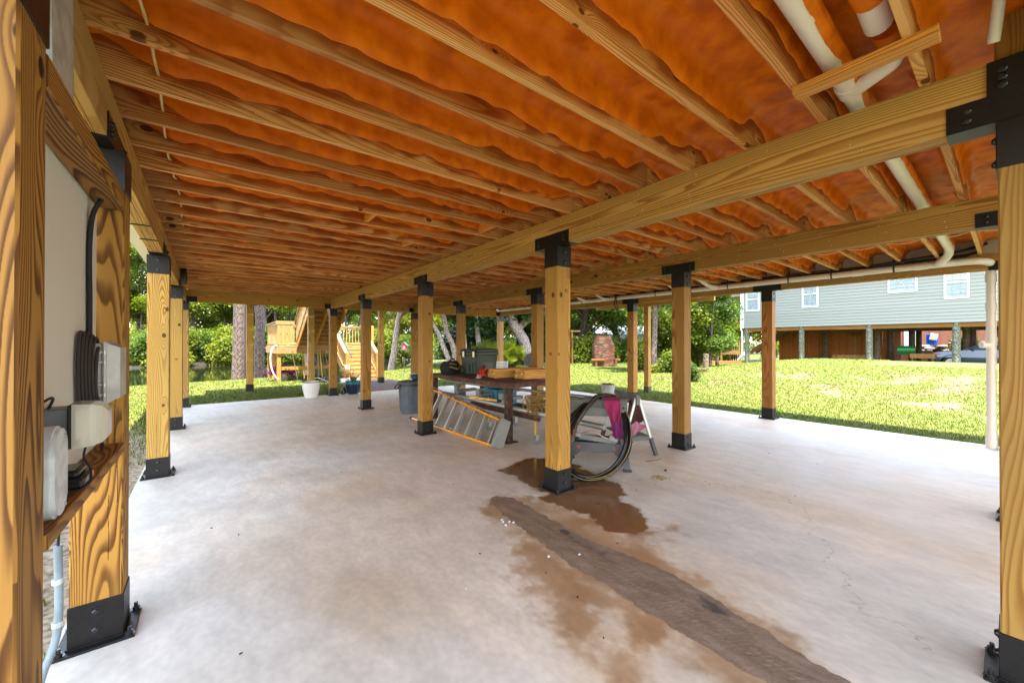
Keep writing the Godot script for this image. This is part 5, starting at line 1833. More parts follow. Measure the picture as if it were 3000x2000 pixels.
func porch() -> void:
	# rear porch with stairs
	var T := Color(0.69, 0.64, 0.46)
	var D := 15.1
	for q in [[1.09, "slim timber porch post standing alone on the lawn between the two pines"], [2.87, "grey timber porch post rising behind the white pot"], [5.34, "timber porch post at the foot of the lower stairs, right of the aloe pot"]]:
		var o := thing("porch_post", q[1], "post", v(q[0], 0, D), "timber posts of the rear porch")
		timber("timber", Vector3(0, 1.38, 0), Vector3(0.19, 2.88, 0.19), 1, o, Color(0.64, 0.61, 0.42) if q[0] != 2.87 else Color(0.58, 0.59, 0.48), "wood_a", 0.005)
		var k := Mk.new()
		k.box(Vector3(0, 0.06, 0), Vector3(0.205, 0.30, 0.205), Basis.IDENTITY, 1, 0.003)
		k.box(Vector3(0, -0.045, 0), Vector3(0.30, 0.012, 0.30))
		obj("base_shoe", k, M["black_steel"], o)
	var p := thing("porch_deck", "underside of the rear porch deck above the wooden stairs", "deck", v(2.7, 2.83, 13.75))
	for i in 18:
		timber("deck_board", Vector3(0, 0.26, 1.30 - i * 0.152), Vector3(6.2, 0.03, 0.14), 0, p, T, "wood_a", 0.002)
	for x in [-3.05, -2.0, -1.0, 0.0, 1.0, 2.0, 3.05]:
		timber("deck_joist", Vector3(x, 0.12, 0), Vector3(0.038, 0.24, 2.74), 2, p, T, "wood_b", 0.002)
	timber("deck_beam", Vector3(0, 0.11, -1.40), Vector3(6.2, 0.26, 0.09), 0, p, T, "wood_b", 0.002)
	# side porch on the pipe side
	var s := thing("side_porch", "small side porch roof on one slim timber post right of the brick fireplace", "porch", v(10.05, 0, 7.0))
	timber("post", Vector3(0.82, 1.3, 0), Vector3(0.15, 2.75, 0.15), 1, s, Color(0.58, 0.51, 0.33), "wood_a", 0.004)
	var k2 := Mk.new()
	k2.col = Color(1.60, 2.39, 1.60)
	k2.box(Vector3(0.82, 0.06, 0), Vector3(0.165, 0.24, 0.165), Basis.IDENTITY, 1, 0.003)
	obj("base_shoe", k2, mat("painted_steel", lin(0.045, 0.055, 0.035), 0.4), s)
	for i in 12:
		timber("deck_board", Vector3(0.02, 2.87, 1.9 - i * 0.345), Vector3(1.95, 0.03, 0.335), 0, s, T, "wood_a", 0.002)
	for x in [-0.8, 0.0, 0.85]:
		timber("joist", Vector3(x, 2.77, 0), Vector3(0.04, 0.17, 4.1), 2, s, T, "wood_b", 0.002)
	stairs()

func baluster_run(parent: Node, a: Vector3, b: Vector3, h: float, n: int, c: Color, low := 0.09) -> void:
	# top and bottom rails between two posts and the balusters that stand between them
	var up := Vector3.UP
	var side := (b - a).normalized()
	piece("rail", parent, "wood_a", c * 1.05, func(k: Mk):
		k.bar(a + up * h, b + up * h, 0.13, 0.035, up, 0.003, 0.3, 0.2))
	piece("rail", parent, "wood_a", c, func(k: Mk):
		k.bar(a + up * low, b + up * low, 0.04, 0.085, up, 0.002, 0.6, 0.4)
		k.bar(a + up * (h - 0.07), b + up * (h - 0.07), 0.04, 0.085, up, 0.002, 0.7, 0.4))
	for i in n:
		var t := (i + 0.5) / n
		var p := a.lerp(b, t)
		piece("baluster", parent, "wood_a", c * rng.randf_range(0.9, 1.05), func(k: Mk):
			k.box(p + up * (h * 0.5 + low * 0.5 - 0.03), Vector3(0.036, h - low - 0.02, 0.036), Basis.IDENTITY, 1, 0.002, rng.randf(), rng.randf()))

func stairs() -> void:
	var T := Color(0.60, 0.64, 0.80)
	var o := thing("stair_landing", "raised wooden landing with railings behind the aloe pot", "landing", v(4.2, 0, 20.0))
	var b := Vector3(4.2, 0, -20.0)
	var Y := 1.42
	for i in 21:
		var d := 18.05 + i * 0.152
		var x1 := 4.45 if d < 19.45 else 6.6
		timber("deck_board", v((2.15 + x1) * 0.5, Y - 0.014, d) - b, Vector3(x1 - 2.15, 0.028, 0.145), 0, o, T * rng.randf_range(0.92, 1.05), "wood_a", 0.002)
	for q in [[2.15, 4.45, 18.0, 18.0], [2.17, 2.17, 18.0, 21.2], [4.45, 6.6, 19.5, 19.5], [6.58, 6.58, 19.5, 21.2], [2.15, 6.6, 21.2, 21.2]]:
		timber("rim_board", v((q[0] + q[1]) * 0.5, Y - 0.175, (q[2] + q[3]) * 0.5) - b, Vector3(maxf(q[1] - q[0], 0.04), 0.29, maxf(q[3] - q[2], 0.04)), 0 if q[1] > q[0] else 2, o, T, "wood_b", 0.002)
	for q in [[2.28, 18.1, 0.0], [4.35, 18.1, -0.3], [2.28, 21.1, 0.95], [4.4, 21.1, 0.95], [6.48, 21.1, 0.95], [6.48, 19.6, 0.95], [2.28, 19.6, 0.95]]:
		timber("landing_post", v(q[0], (Y + q[2]) * 0.5 - 0.1, q[1]) - b, Vector3(0.14, Y + q[2] + 0.2, 0.14), 1, o, Color(0.64, 0.59, 0.40), "wood_a", 0.003)
	timber("brace", v(3.3, 0.50, 18.12) - b, Vector3(2.0, 0.14, 0.04), 0, o, Color(0.64, 0.57, 0.36), "wood_a", 0.002)
	for q in [[2.22, 18.1, 2.22, 19.6, 9], [2.22, 19.6, 2.22, 21.1, 9], [2.3, 21.1, 4.4, 21.1, 14], [4.4, 21.1, 6.5, 21.1, 14], [6.5, 21.1, 6.5, 19.6, 9]]:
		baluster_run(o, v(q[0], Y, q[1]) - b, v(q[2], Y, q[3]) - b, 0.95, q[4], T)
	# solid boards on the left return of the railing
	for i in 4:
		timber("rail_panel", v(2.28 + 0.14 * i, Y + 0.5, 18.04) - b, Vector3(0.13, 0.72, 0.022), 1, o, Color(0.66, 0.66, 0.72), "wood_a", 0.002)
	timber("rail_cap", v(2.5, Y + 0.93, 18.04) - b, Vector3(0.66, 0.14, 0.05), 0, o, T, "wood_a", 0.002)
	# lower flight, climbing away from the camera
	o = thing("lower_stairs", "sunlit lower flight of wooden steps up to the landing, right of the white topped rail", "stairs", v(5.3, 0, 18.3))
	b = Vector3(5.3, 0, -18.3)
	var n := 9
	for i in n:
		var y := -0.05 + (Y + 0.05) * (i + 1) / n
		var d := 17.15 + i * 0.27
		if i < n - 1:
			timber("tread", v(5.3, y - 0.018, d + 0.14) - b, Vector3(1.26, 0.036, 0.285), 0, o, T, "wood_a", 0.003)
		timber("riser", v(5.3, y - 0.018 - (Y + 0.05) / n * 0.5, d + 0.02) - b, Vector3(1.24, (Y + 0.05) / n - 0.038, 0.02), 0, o, Color(0.58, 0.54, 0.50) * rng.randf_range(0.92, 1.05), "wood_a", 0.001)
	for x in [4.65, 5.95]:
		piece("stringer", o, "wood_b", T * 0.95, func(k: Mk):
			k.bar(v(x, 0.02, 17.2) - b, v(x, Y - 0.10, 19.5) - b, 0.04, 0.28, Vector3.UP, 0.002, 0.2, 0.3))
		timber("newel", v(x - 0.02, 0.52, 17.12) - b, Vector3(0.14, 1.20, 0.14), 1, o, Color(0.64, 0.57, 0.36), "wood_a", 0.003)
		baluster_run(o, v(x, 0.06, 17.15) - b, v(x, Y, 19.55) - b, 0.95, 13, T)
	piece("hand_rail", o, "metal", Color(0.08, 0.10, 0.13), func(k: Mk):
		k.tube([v(4.78, 0.95, 17.0) - b, v(4.78, 2.30, 19.5) - b], 0.022, 8))
	# upper flight, coming towards the camera
	o = thing("upper_stairs", "upper flight of wooden stairs seen from below behind the grey porch post", "stairs", v(3.5, 0, 16.7))
	b = Vector3(3.5, 0, -16.7)
	n = 10
	for i in n - 1:
		var y := Y + (3.1 - Y) * (i + 1) / n
		var d := 17.95 - i * 0.272
		timber("tread", v(3.53, y - 0.018, d - 0.14) - b, Vector3(1.30, 0.036, 0.285), 0, o, T, "wood_a", 0.003)
		timber("riser", v(3.53, y - 0.018 - (3.1 - Y) / n * 0.5, d - 0.01) - b, Vector3(1.28, (3.1 - Y) / n - 0.038, 0.02), 0, o, Color(0.50, 0.39, 0.22), "wood_a", 0.001)
	for x in [2.90, 3.53, 4.16]:
		piece("stringer", o, "wood_b", Color(0.74, 0.63, 0.38), func(k: Mk):
			k.bar(v(x, Y - 0.16, 18.05) - b, v(x, 2.86, 15.35) - b, 0.04, 0.16, Vector3.UP, 0.002, 0.2, 0.3)
			for i in n - 1:
				var y := Y + (3.1 - Y) * (i + 1) / n
				var d := 17.95 - i * 0.272
				k.box(v(x, y - 0.036 - 0.075, d - 0.13) - b, Vector3(0.038, 0.15, 0.24), Basis.IDENTITY, 1, 0.0, 0.3, 0.4))
	baluster_run(o, v(2.88, Y + 0.05, 18.0) - b, v(2.88, 3.05, 15.4) - b, 0.95, 14, T)

func garden() -> void:
	# brick walk between slab and stairs
	var o := Node3D.new()
	put(o, "brick_walk")
	tag(o, "dark brick walk from the slab to the stairs", "", "", "structure")
	o.position = v(5.0, 0, 14.6)
	var k := Mk.new()
	k.col = Color(0.06, 0.05, 0.045)
	k.box(v(5.2, -0.055, 14.75) - o.position, Vector3(2.3, 0.05, 4.6))
	obj("bed", k, M["soil"], o)
	for j in 42:
		for i in 11:
			var c := Color(0.075, 0.075, 0.085) * rng.randf_range(0.7, 1.3)
			if rng.randf() < 0.25 or j < 9:
				c = Color(0.17, 0.075, 0.055) * rng.randf_range(0.6, 1.2)
			var kk := Mk.new()
			kk.col = c
			kk.box(v(4.15 + i * 0.207 + (0.1 if j % 2 else 0.0), -0.025 + rng.randf_range(-0.003, 0.003), 12.52 + j * 0.108) - o.position, Vector3(0.198, 0.03, 0.100), Basis.IDENTITY, 1, 0.003)
			if j * 11 + i < 300:
				obj("brick", kk, M["matte"], o)
	var b := thing("concrete_step", "rough grey concrete block step between the aloe pot and the stairs", "step", v(4.55, 0, 16.55))
	piece("block", b, "plastic", Color(0.33, 0.33, 0.32), func(k3: Mk):
		k3.box(Vector3(0, 0.0, 0), Vector3(0.75, 0.22, 0.35), Basis(Vector3.UP, 0.1), 1, 0.02))
	var pp := piece("paper_sheet", null, "paint", Color(0.66, 0.52, 0.52), func(k3: Mk):
		k3.box(Vector3.ZERO, Vector3(0.55, 0.004, 0.28), Basis(Vector3.UP, 0.25)))
	pp.position = v(4.95, 0.004, 12.28)
	tag(pp, "pale pink and white sheet lying at the slab edge by the brick walk", "sheet")
	# pots
	b = thing("white_pot", "big white glazed pot at the slab edge before the grey porch post", "pot", v(2.31, 0, 12.1))
	piece("pot", b, "gloss", Color(0.66, 0.65, 0.60), func(k3: Mk):
		k3.lathe([Vector2(0, 0), Vector2(0.155, 0), Vector2(0.165, 0.02), Vector2(0.215, 0.25), Vector2(0.235, 0.41), Vector2(0.232, 0.445), Vector2(0.212, 0.445), Vector2(0.205, 0.38)], Vector3.ZERO, Basis.IDENTITY, 32))
	piece("rim_glaze", b, "gloss", Color(0.16, 0.075, 0.03), func(k3: Mk):
		k3.lathe([Vector2(0.238, 0.425), Vector2(0.239, 0.448), Vector2(0.209, 0.448)], Vector3.ZERO, Basis.IDENTITY, 32))
	piece("soil", b, "matte", Color(0.035, 0.025, 0.016), func(k3: Mk):
		k3.lathe([Vector2(0.21, 0.40), Vector2(0, 0.41)], Vector3.ZERO, Basis.IDENTITY, 24))
	b = thing("aloe_pot", "fluted dark blue pot with teal rim holding an aloe", "pot", v(3.47, 0, 12.2))
	piece("pot", b, "gloss", Color(0.010, 0.018, 0.045), func(k3: Mk):
		var prof := [Vector2(0.13, 0.0), Vector2(0.155, 0.06), Vector2(0.19, 0.20), Vector2(0.205, 0.30)]
		for j in prof.size() - 1:
			for i in 48:
				var ps := []
				for q in [[i, j], [i + 1, j], [i + 1, j + 1], [i, j + 1]]:
					var a: float = TAU * q[0] / 48.0
					var rr: float = prof[q[1]].x * (1.0 + 0.03 * cos(a * 16.0))
					ps.append(Vector3(cos(a) * rr, prof[q[1]].y, sin(a) * rr))
				k3.flat(ps[0], ps[1], ps[2], ps[3], ps[0] * Vector3(1, 0, 1)))
	piece("teal_rim", b, "gloss", Color(0.015, 0.14, 0.15), func(k3: Mk):
		k3.lathe([Vector2(0.207, 0.30), Vector2(0.213, 0.37), Vector2(0.22, 0.39), Vector2(0.20, 0.39), Vector2(0.195, 0.34)], Vector3.ZERO, Basis.IDENTITY, 32))
	piece("soil", b, "matte", Color(0.03, 0.022, 0.015), func(k3: Mk):
		k3.lathe([Vector2(0.2, 0.355), Vector2(0, 0.365)], Vector3.ZERO, Basis.IDENTITY, 24))
	for i in 15:
		var a := TAU * i / 15.0 * 2.4
		var l := 0.22 + 0.20 * fposmod(i * 0.37, 1.0)
		piece("aloe_leaf", b, "plastic", Color(0.05, 0.10, 0.055) * rng.randf_range(0.7, 1.2), func(k3: Mk):
			var dir := Vector3(cos(a), 0, sin(a))
			var tilt := 0.25 + 0.9 * fposmod(i * 0.53, 1.0)
			k3.tube(curve([Vector3(0, 0.35, 0) + dir * 0.03, Vector3(0, 0.35 + l * 0.6, 0) + dir * l * tilt * 0.5, Vector3(0, 0.35 + l * (1.15 - tilt * 0.5), 0) + dir * l * tilt], 8), 0.018, 6, 0.002))
	piece("flower_stalk", b, "matte", Color(0.05, 0.07, 0.03), func(k3: Mk):
		k3.tube(curve([Vector3(-0.03, 0.36, 0.02), Vector3(-0.09, 0.62, 0.04), Vector3(-0.08, 0.83, 0.05)], 8), 0.008, 5, 0.003))
	b = thing("garden_bottle", "small black bottle with a red cap between the corner post and aloe pot", "bottle", v(3.23, 0, 12.3))
	piece("bottle", b, "gloss", Color(0.016, 0.016, 0.018), func(k3: Mk):
		k3.lathe([Vector2(0, 0), Vector2(0.065, 0), Vector2(0.072, 0.02), Vector2(0.068, 0.13), Vector2(0.045, 0.17), Vector2(0.022, 0.19), Vector2(0.022, 0.205)], Vector3.ZERO, Basis.from_scale(Vector3(1, 1, 0.7)), 18))
	piece("cap", b, "gloss", Color(0.25, 0.02, 0.02), func(k3: Mk):
		k3.cyl(Vector3(0, 0.205, 0), Vector3(0, 0.24, 0), 0.026, 0.024, 12))
	b = thing("urn", "cream clay urn on a small wooden stand at the stair newel", "urn", v(4.52, -0.06, 16.85))
	piece("urn", b, "gloss", Color(0.55, 0.42, 0.25), func(k3: Mk):
		k3.lathe([Vector2(0.0, 0.40), Vector2(0.10, 0.40), Vector2(0.135, 0.43), Vector2(0.165, 0.53), Vector2(0.15, 0.60), Vector2(0.125, 0.63), Vector2(0.16, 0.67), Vector2(0.155, 0.675), Vector2(0.11, 0.62)], Vector3.ZERO, Basis.IDENTITY, 26))
	piece("stand", b, "wood_a", Color(0.62, 0.42, 0.22), func(k3: Mk):
		k3.box(Vector3(0, 0.38, 0), Vector3(0.26, 0.035, 0.26), Basis.IDENTITY, 0)
		for sx in [-1, 1]:
			for sz in [-1, 1]:
				k3.box(Vector3(sx * 0.10, 0.18, sz * 0.10), Vector3(0.03, 0.37, 0.03), Basis.IDENTITY, 1))
	b = thing("purple_plant_pot", "pale round pot with trailing purple plant on the lawn by the stairs", "pot", v(2.45, -0.06, 18.5))
	piece("pot", b, "gloss", Color(0.36, 0.36, 0.33), func(k3: Mk):
		k3.lathe([Vector2(0, 0), Vector2(0.16, 0), Vector2(0.20, 0.04), Vector2(0.255, 0.22), Vector2(0.24, 0.34), Vector2(0.22, 0.37), Vector2(0.2, 0.36)], Vector3.ZERO, Basis.IDENTITY, 26))
	var xf := []
	var cols := []
	for i in 90:
		var a := rng.randf() * TAU
		var q := rng.randf_range(0.05, 0.46)
		var p := Vector3(cos(a) * q * 1.2, 0.36 + 0.22 * rng.randf() - 0.75 * maxf(0.0, q - 0.25), sin(a) * q)
		xf.append(Transform3D(Basis.from_euler(Vector3(rng.randf() * TAU, rng.randf() * TAU, 0)).scaled(Vector3.ONE * 0.20), p))
		cols.append(Color(0.16, 0.03, 0.13) * rng.randf_range(0.6, 1.5))
	scatter("purple_leaves", clump(0), M["leaf"], xf, cols, b)
	# tools that lean under the stairs
	var heads := [["rake", Color(0.10, 0.05, 0.03)], ["hoe", Color(0.40, 0.30, 0.14)], ["shovel", Color(0.42, 0.27, 0.05)], ["fork", Color(0.33, 0.26, 0.16)], ["broom", Color(0.05, 0.06, 0.10)], ["spade", Color(0.33, 0.07, 0.04)]]
	var at := [2.80, 3.05, 3.72, 3.85, 3.62, 4.05]
	var lb := ["thin dark handled rake under the stairs, left of the grey porch post", "wooden handled hoe leaning under the stairs behind the grey porch post", "yellow handled shovel leaning under the upper stairs", "garden fork with a weathered handle, beside the yellow shovel", "broom with a dark blue handle under the stairs by the porch post", "red handled spade leaning under the stairs by the hung ropes"]
	for i in 6:
		var x: float = at[i]
		b = thing(heads[i][0], lb[i], heads[i][0], v(x, -0.06, 17.2 + 0.05 * i))
		var lean := Vector3(rng.randf_range(-0.14, 0.10), 1.28, -0.55)
		piece("handle", b, "wood_a" if i in [1, 3] else "gloss", heads[i][1], func(k3: Mk):
			k3.tube([Vector3(0, 0.18, 0), lean], 0.017, 8))
		piece("head", b, "metal", Color(0.05, 0.045, 0.04), func(k3: Mk):
			if i in [2, 5]:
				k3.prism(PackedVector2Array([Vector2(-0.10, 0.22), Vector2(-0.10, 0.08), Vector2(0, 0.0), Vector2(0.10, 0.08), Vector2(0.10, 0.22), Vector2(0.02, 0.27), Vector2(-0.02, 0.27)]), Vector3.RIGHT, Vector3(0, 1, -0.2).normalized(), Vector3.ZERO, Vector3(0, 0, 0.012))
			else:
				k3.box(Vector3(0, 0.17, 0), Vector3(0.26, 0.03, 0.03))
				for j in 6:
					k3.bar(Vector3(-0.11 + j * 0.044, 0.17, 0), Vector3(-0.12 + j * 0.048, 0.02, 0.05), 0.012, 0.012))
	b = thing("log_pile", "low heap of split logs on the ground under the stairs", "logs", v(3.95, -0.06, 16.75))
	for i in 9:
		piece("log", b, "bark", Color(0.42, 0.32, 0.26) * rng.randf_range(0.7, 1.2), func(k3: Mk):
			var x := -0.32 + 0.15 * (i % 5) + (0.07 if i > 4 else 0.0)
			var y := 0.07 + (0.12 if i > 4 else 0.0)
			k3.cyl(Vector3(x, y, 0.22), Vector3(x + rng.randf_range(-0.03, 0.03), y, -0.22), 0.07, 0.065, 10))
	b = piece("white_hose", null, "gloss", Color(0.62, 0.60, 0.54), func(k3: Mk):
		k3.tube(curve([v(2.20, 1.42, 18.0), v(2.06, 1.36, 17.95), v(1.98, 1.05, 17.95), v(2.0, 0.6, 17.95), v(2.12, 0.22, 17.9), v(2.25, 0.1, 17.85)], 30), 0.028, 10))
	tag(b, "white corrugated hose hanging in an arc from the left of the landing", "hose")
	b = piece("white_curved_pipe", null, "gloss", Color(0.60, 0.60, 0.55), func(k3: Mk):
		k3.tube(curve([v(3.0, 0.0, 16.0), v(3.1, 0.18, 16.0), v(3.3, 0.22, 16.0), v(3.55, 0.10, 16.0), v(3.75, -0.03, 16.0)], 24), 0.016, 8))
	tag(b, "white bent pipe lying on the ground right of the grey porch post", "pipe")
	b = thing("hung_ropes", "red and black ropes hung from the upper stairs beside the corner post", "rope", v(3.75, 0, 15.9))
	for i in 8:
		piece("rope", b, "cloth", Color(0.42, 0.02, 0.035) if i % 2 == 0 else Color(0.02, 0.018, 0.02), func(k3: Mk):
			k3.tube(curve([Vector3(-0.12 + 0.015 * i, 2.36, 0), Vector3(-0.07 + 0.02 * i, 1.8, 0.02), Vector3(0.02 + 0.02 * i, 1.2, 0.0), Vector3(0.08 + 0.012 * i, 0.55, 0.0)], 14), 0.011, 6))
	b = piece("bamboo_pole", null, "wood_a", Color(0.85, 0.66, 0.36), func(k3: Mk):
		k3.tube([v(3.66, 2.4, 15.95), v(3.98, 1.2, 15.9)], 0.022, 8))
	tag(b, "pale pole hung beside the red ropes under the upper stairs", "pole")
	# yard furniture seen past the bench
	b = thing("white_chair", "white slatted plastic chair on the lawn behind the tool chest", "chair", bearing(-0.026, 13.6, 0.0), "", -0.5)
	for i in 9:
		piece("back_slat", b, "paint", Color(0.55, 0.57, 0.60), func(k3: Mk):
			k3.box(Vector3(0, 0.50 + i * 0.052, -0.20 - i * 0.012), Vector3(0.40 + i * 0.008, 0.036, 0.02), Basis.IDENTITY, 1, 0.004))
	piece("frame", b, "paint", Color(0.5, 0.52, 0.55), func(k3: Mk):
		for s in [-1, 1]:
			k3.bar(Vector3(s * 0.21, 0.44, -0.18), Vector3(s * 0.25, 0.97, -0.30), 0.035, 0.03)
			k3.bar(Vector3(s * 0.21, 0.0, -0.22), Vector3(s * 0.21, 0.44, -0.18), 0.04, 0.04)
			k3.bar(Vector3(s * 0.21, 0.0, 0.24), Vector3(s * 0.21, 0.62, 0.22), 0.04, 0.04)
			k3.bar(Vector3(s * 0.22, 0.62, 0.24), Vector3(s * 0.22, 0.62, -0.2), 0.05, 0.03))
	piece("seat", b, "paint", Color(0.55, 0.57, 0.60), func(k3: Mk):
		k3.box(Vector3(0, 0.42, 0.02), Vector3(0.42, 0.035, 0.44), Basis.IDENTITY, 1, 0.008))
	b = thing("barrel_grill", "black barrel smoker grill on the lawn behind the lumber pile", "grill", bearing(0.055, 15.5, 0.0), "", 0.66)
	piece("barrel", b, "gloss", Color(0.014, 0.014, 0.016), func(k3: Mk):
		k3.cyl(Vector3(-0.46, 0.93, 0), Vector3(0.46, 0.93, 0), 0.28, 0.28, 28))
	piece("lid_handle", b, "metal", Color(0.5, 0.45, 0.4), func(k3: Mk):
		k3.tube(curve([Vector3(-0.2, 1.02, 0.29), Vector3(-0.18, 1.03, 0.34), Vector3(0.18, 1.03, 0.34), Vector3(0.2, 1.02, 0.29)], 12), 0.012, 7))
	piece("side_shelf", b, "gloss", Color(0.03, 0.035, 0.045), func(k3: Mk):
		k3.box(Vector3(0, 0.74, 0.42), Vector3(1.1, 0.03, 0.30))
		k3.box(Vector3(-0.72, 0.74, 0), Vector3(0.42, 0.03, 0.45)))
	for sx in [-0.42, 0.42]:
		for sz in [-0.2, 0.52]:
			piece("leg", b, "gloss", Color(0.015, 0.015, 0.016), func(k3: Mk):
				k3.box(Vector3(sx, 0.34, sz), Vector3(0.03, 0.80, 0.03)))
	piece("stack_pipe", b, "gloss", Color(0.014, 0.014, 0.016), func(k3: Mk):
		k3.cyl(Vector3(0.4, 1.15, -0.05), Vector3(0.4, 1.55, -0.05), 0.04, 0.04, 10))
	b = thing("wire_rack", "black wire rack on the lawn behind the tool bag", "rack", bearing(-0.173, 13.5, 0.0), "", -0.64)
	piece("wire_frame", b, "matte", Color(0.015, 0.016, 0.016), func(k3: Mk):
		k3.tube([Vector3(0.33, -0.06, 0), Vector3(0.33, 1.06, 0), Vector3(-0.33, 1.06, 0), Vector3(-0.33, -0.06, 0)], 0.009, 6)
		for i in 5:
			k3.tube([Vector3(-0.33, 0.2 + i * 0.17, 0), Vector3(0.33, 0.2 + i * 0.17, 0)], 0.005, 5))
	b = thing("birdhouse", "small red birdhouse with a teal roof on a thin pole by the creek", "birdhouse", v(8.31, -0.1, 20.0))
	piece("house_box", b, "paint", Color(0.50, 0.02, 0.04), func(k3: Mk):
		k3.prism(PackedVector2Array([Vector2(-0.13, 1.30), Vector2(0.13, 1.30), Vector2(0.13, 1.52), Vector2(0, 1.66), Vector2(-0.13, 1.52)]), Vector3(0.787, 0, 0.617), Vector3.UP, Vector3.ZERO, Vector3(0.13, 0, -0.16)))
	piece("roof", b, "paint", Color(0.06, 0.25, 0.29), func(k3: Mk):
		var R := Vector3(0.787, 0, 0.617)
		for s in [-1, 1]:
			k3.bar(R * 0.0 + Vector3(0.06, 1.68, -0.08), R * 0.2 * s + Vector3(0.06, 1.49, -0.08), 0.26, 0.015, Vector3.UP)
		k3.box(Vector3(0.06, 1.285, -0.08), Vector3(0.42, 0.02, 0.30), Basis(Vector3.UP, -0.66)))
	piece("entrance", b, "paint", Color(0.65, 0.65, 0.62), func(k3: Mk):
		k3.box(Vector3(-0.005, 1.40, 0.004), Vector3(0.07, 0.11, 0.006), Basis(Vector3.UP, -0.66)))
	piece("pole", b, "matte", Color(0.05, 0.05, 0.05), func(k3: Mk):
		k3.cyl(Vector3(0.06, -0.1, -0.08), Vector3(0.06, 1.28, -0.08), 0.015, 0.015, 7))

func bearing(r: float, fwd: float, y: float) -> Vector3:
	# ground place from a bearing: r metres to the right for each metre forward, fwd metres out from the slab's near corner
	var x := r * fwd * 0.7873 + fwd * 0.6166
	var d := fwd * 0.7873 - r * fwd * 0.6166
	return v(x, y if y != 0.0 else height(x, d), d)

var clumps := {}

func clump(kind: int) -> ArrayMesh:
	# a spray of leaves in a ball of radius 1
	if clumps.has(kind):
		return clumps[kind]
	var r := RandomNumberGenerator.new()
	r.seed = 900 + kind
	var k := Mk.new()
	var n: int = [13, 12, 9, 26][kind]
	for i in n:
		var p := Vector3(r.randf_range(-1, 1), r.randf_range(-0.8, 0.8), r.randf_range(-1, 1))
		if p.length() > 1.0:
			p = p.normalized() * r.randf_range(0.5, 1.0)
		var t := r.randf_range(0.72, 1.25)
		k.col = Color(t * r.randf_range(0.9, 1.15), t, t * 0.85)
		var a := r.randf() * TAU
		var f := Vector3(cos(a), r.randf_range(-0.6, 0.35), sin(a)).normalized()
		var s := f.cross(Vector3(r.randf_range(-0.5, 0.5), 1, r.randf_range(-0.5, 0.5))).normalized()
		var up := s.cross(f).normalized()
		var l: float = [0.46, 0.62, 1.0, 0.9][kind] * r.randf_range(0.7, 1.15)
		var w: float = [0.17, 0.20, 0.05, 0.022][kind]
		if kind == 2:
			# palm frond: a fan of narrow blades
			f = (p * Vector3(1, 0, 1) + Vector3.UP * r.randf_range(0.3, 1.0)).normalized()
			for j in 9:
				var b := lerpf(-0.9, 0.9, j / 8.0)
				var dir := (f + f.cross(Vector3.UP).normalized() * b + Vector3.DOWN * absf(b) * 0.2).normalized()
				var root := f * 0.45
				var nn := f.cross(dir.cross(f)).normalized() if absf(b) > 0.01 else Vector3.UP
				k.tri(root - s * 0.01, root + s * 0.012, root + dir * 0.55, up, up, up)
				k.flat(root, root + dir * 0.28 + up * 0.03, root + dir * 0.6, root + dir * 0.28 + s * 0.04, up)
			k.flat(Vector3.ZERO, s * 0.012, f * 0.45 + s * 0.012, f * 0.45, up)
			continue
		var n1 := (up + s * 0.25).normalized()
		var n2 := (up - s * 0.25).normalized()
		var tip := p + f * l - up * l * 0.12
		var m1 := p + f * l * 0.45 + s * w - up * w * 0.3
		var m2 := p + f * l * 0.45 - s * w - up * w * 0.3
		k.tri(p, m1, tip, n1, n1, n1)
		k.tri(p, tip, m2, n2, n2, n2)
	clumps[kind] = k.st.commit()
	return clumps[kind]

func crown(r: RandomNumberGenerator, centres: Array, per: int, size: float, c0: Color, c1: Color, kind: int, parent: Node, called := "crown") -> MultiMeshInstance3D:
	# centres: [centre, radii] of the leaf masses
	var xf := []
	var cols := []
	for e in centres:
		var tone := r.randf()
		for i in per:
			var q := Vector3(r.randfn(), r.randfn(), r.randfn()).normalized() * pow(r.randf(), 0.4)
			var p: Vector3 = e[0] + q * e[1]
			var s := size * r.randf_range(0.7, 1.3)
			xf.append(Transform3D(Basis.from_euler(Vector3(r.randf_range(-0.5, 0.5), r.randf() * TAU, r.randf_range(-0.5, 0.5))).scaled(Vector3.ONE * s), p))
			cols.append(c0.lerp(c1, clampf(0.6 * tone + 0.4 * r.randf(), 0, 1)) * r.randf_range(0.85, 1.15))
	return scatter(called, clump(kind), M["leaf_glossy"] if kind == 1 else M["leaf"], xf, cols, parent)

var leaf_tones := [[Color(0.105, 0.165, 0.020), Color(0.215, 0.245, 0.036)], [Color(0.070, 0.125, 0.026), Color(0.130, 0.190, 0.036)], [Color(0.165, 0.210, 0.022), Color(0.300, 0.300, 0.045)], [Color(0.038, 0.080, 0.028), Color(0.068, 0.125, 0.034)]]

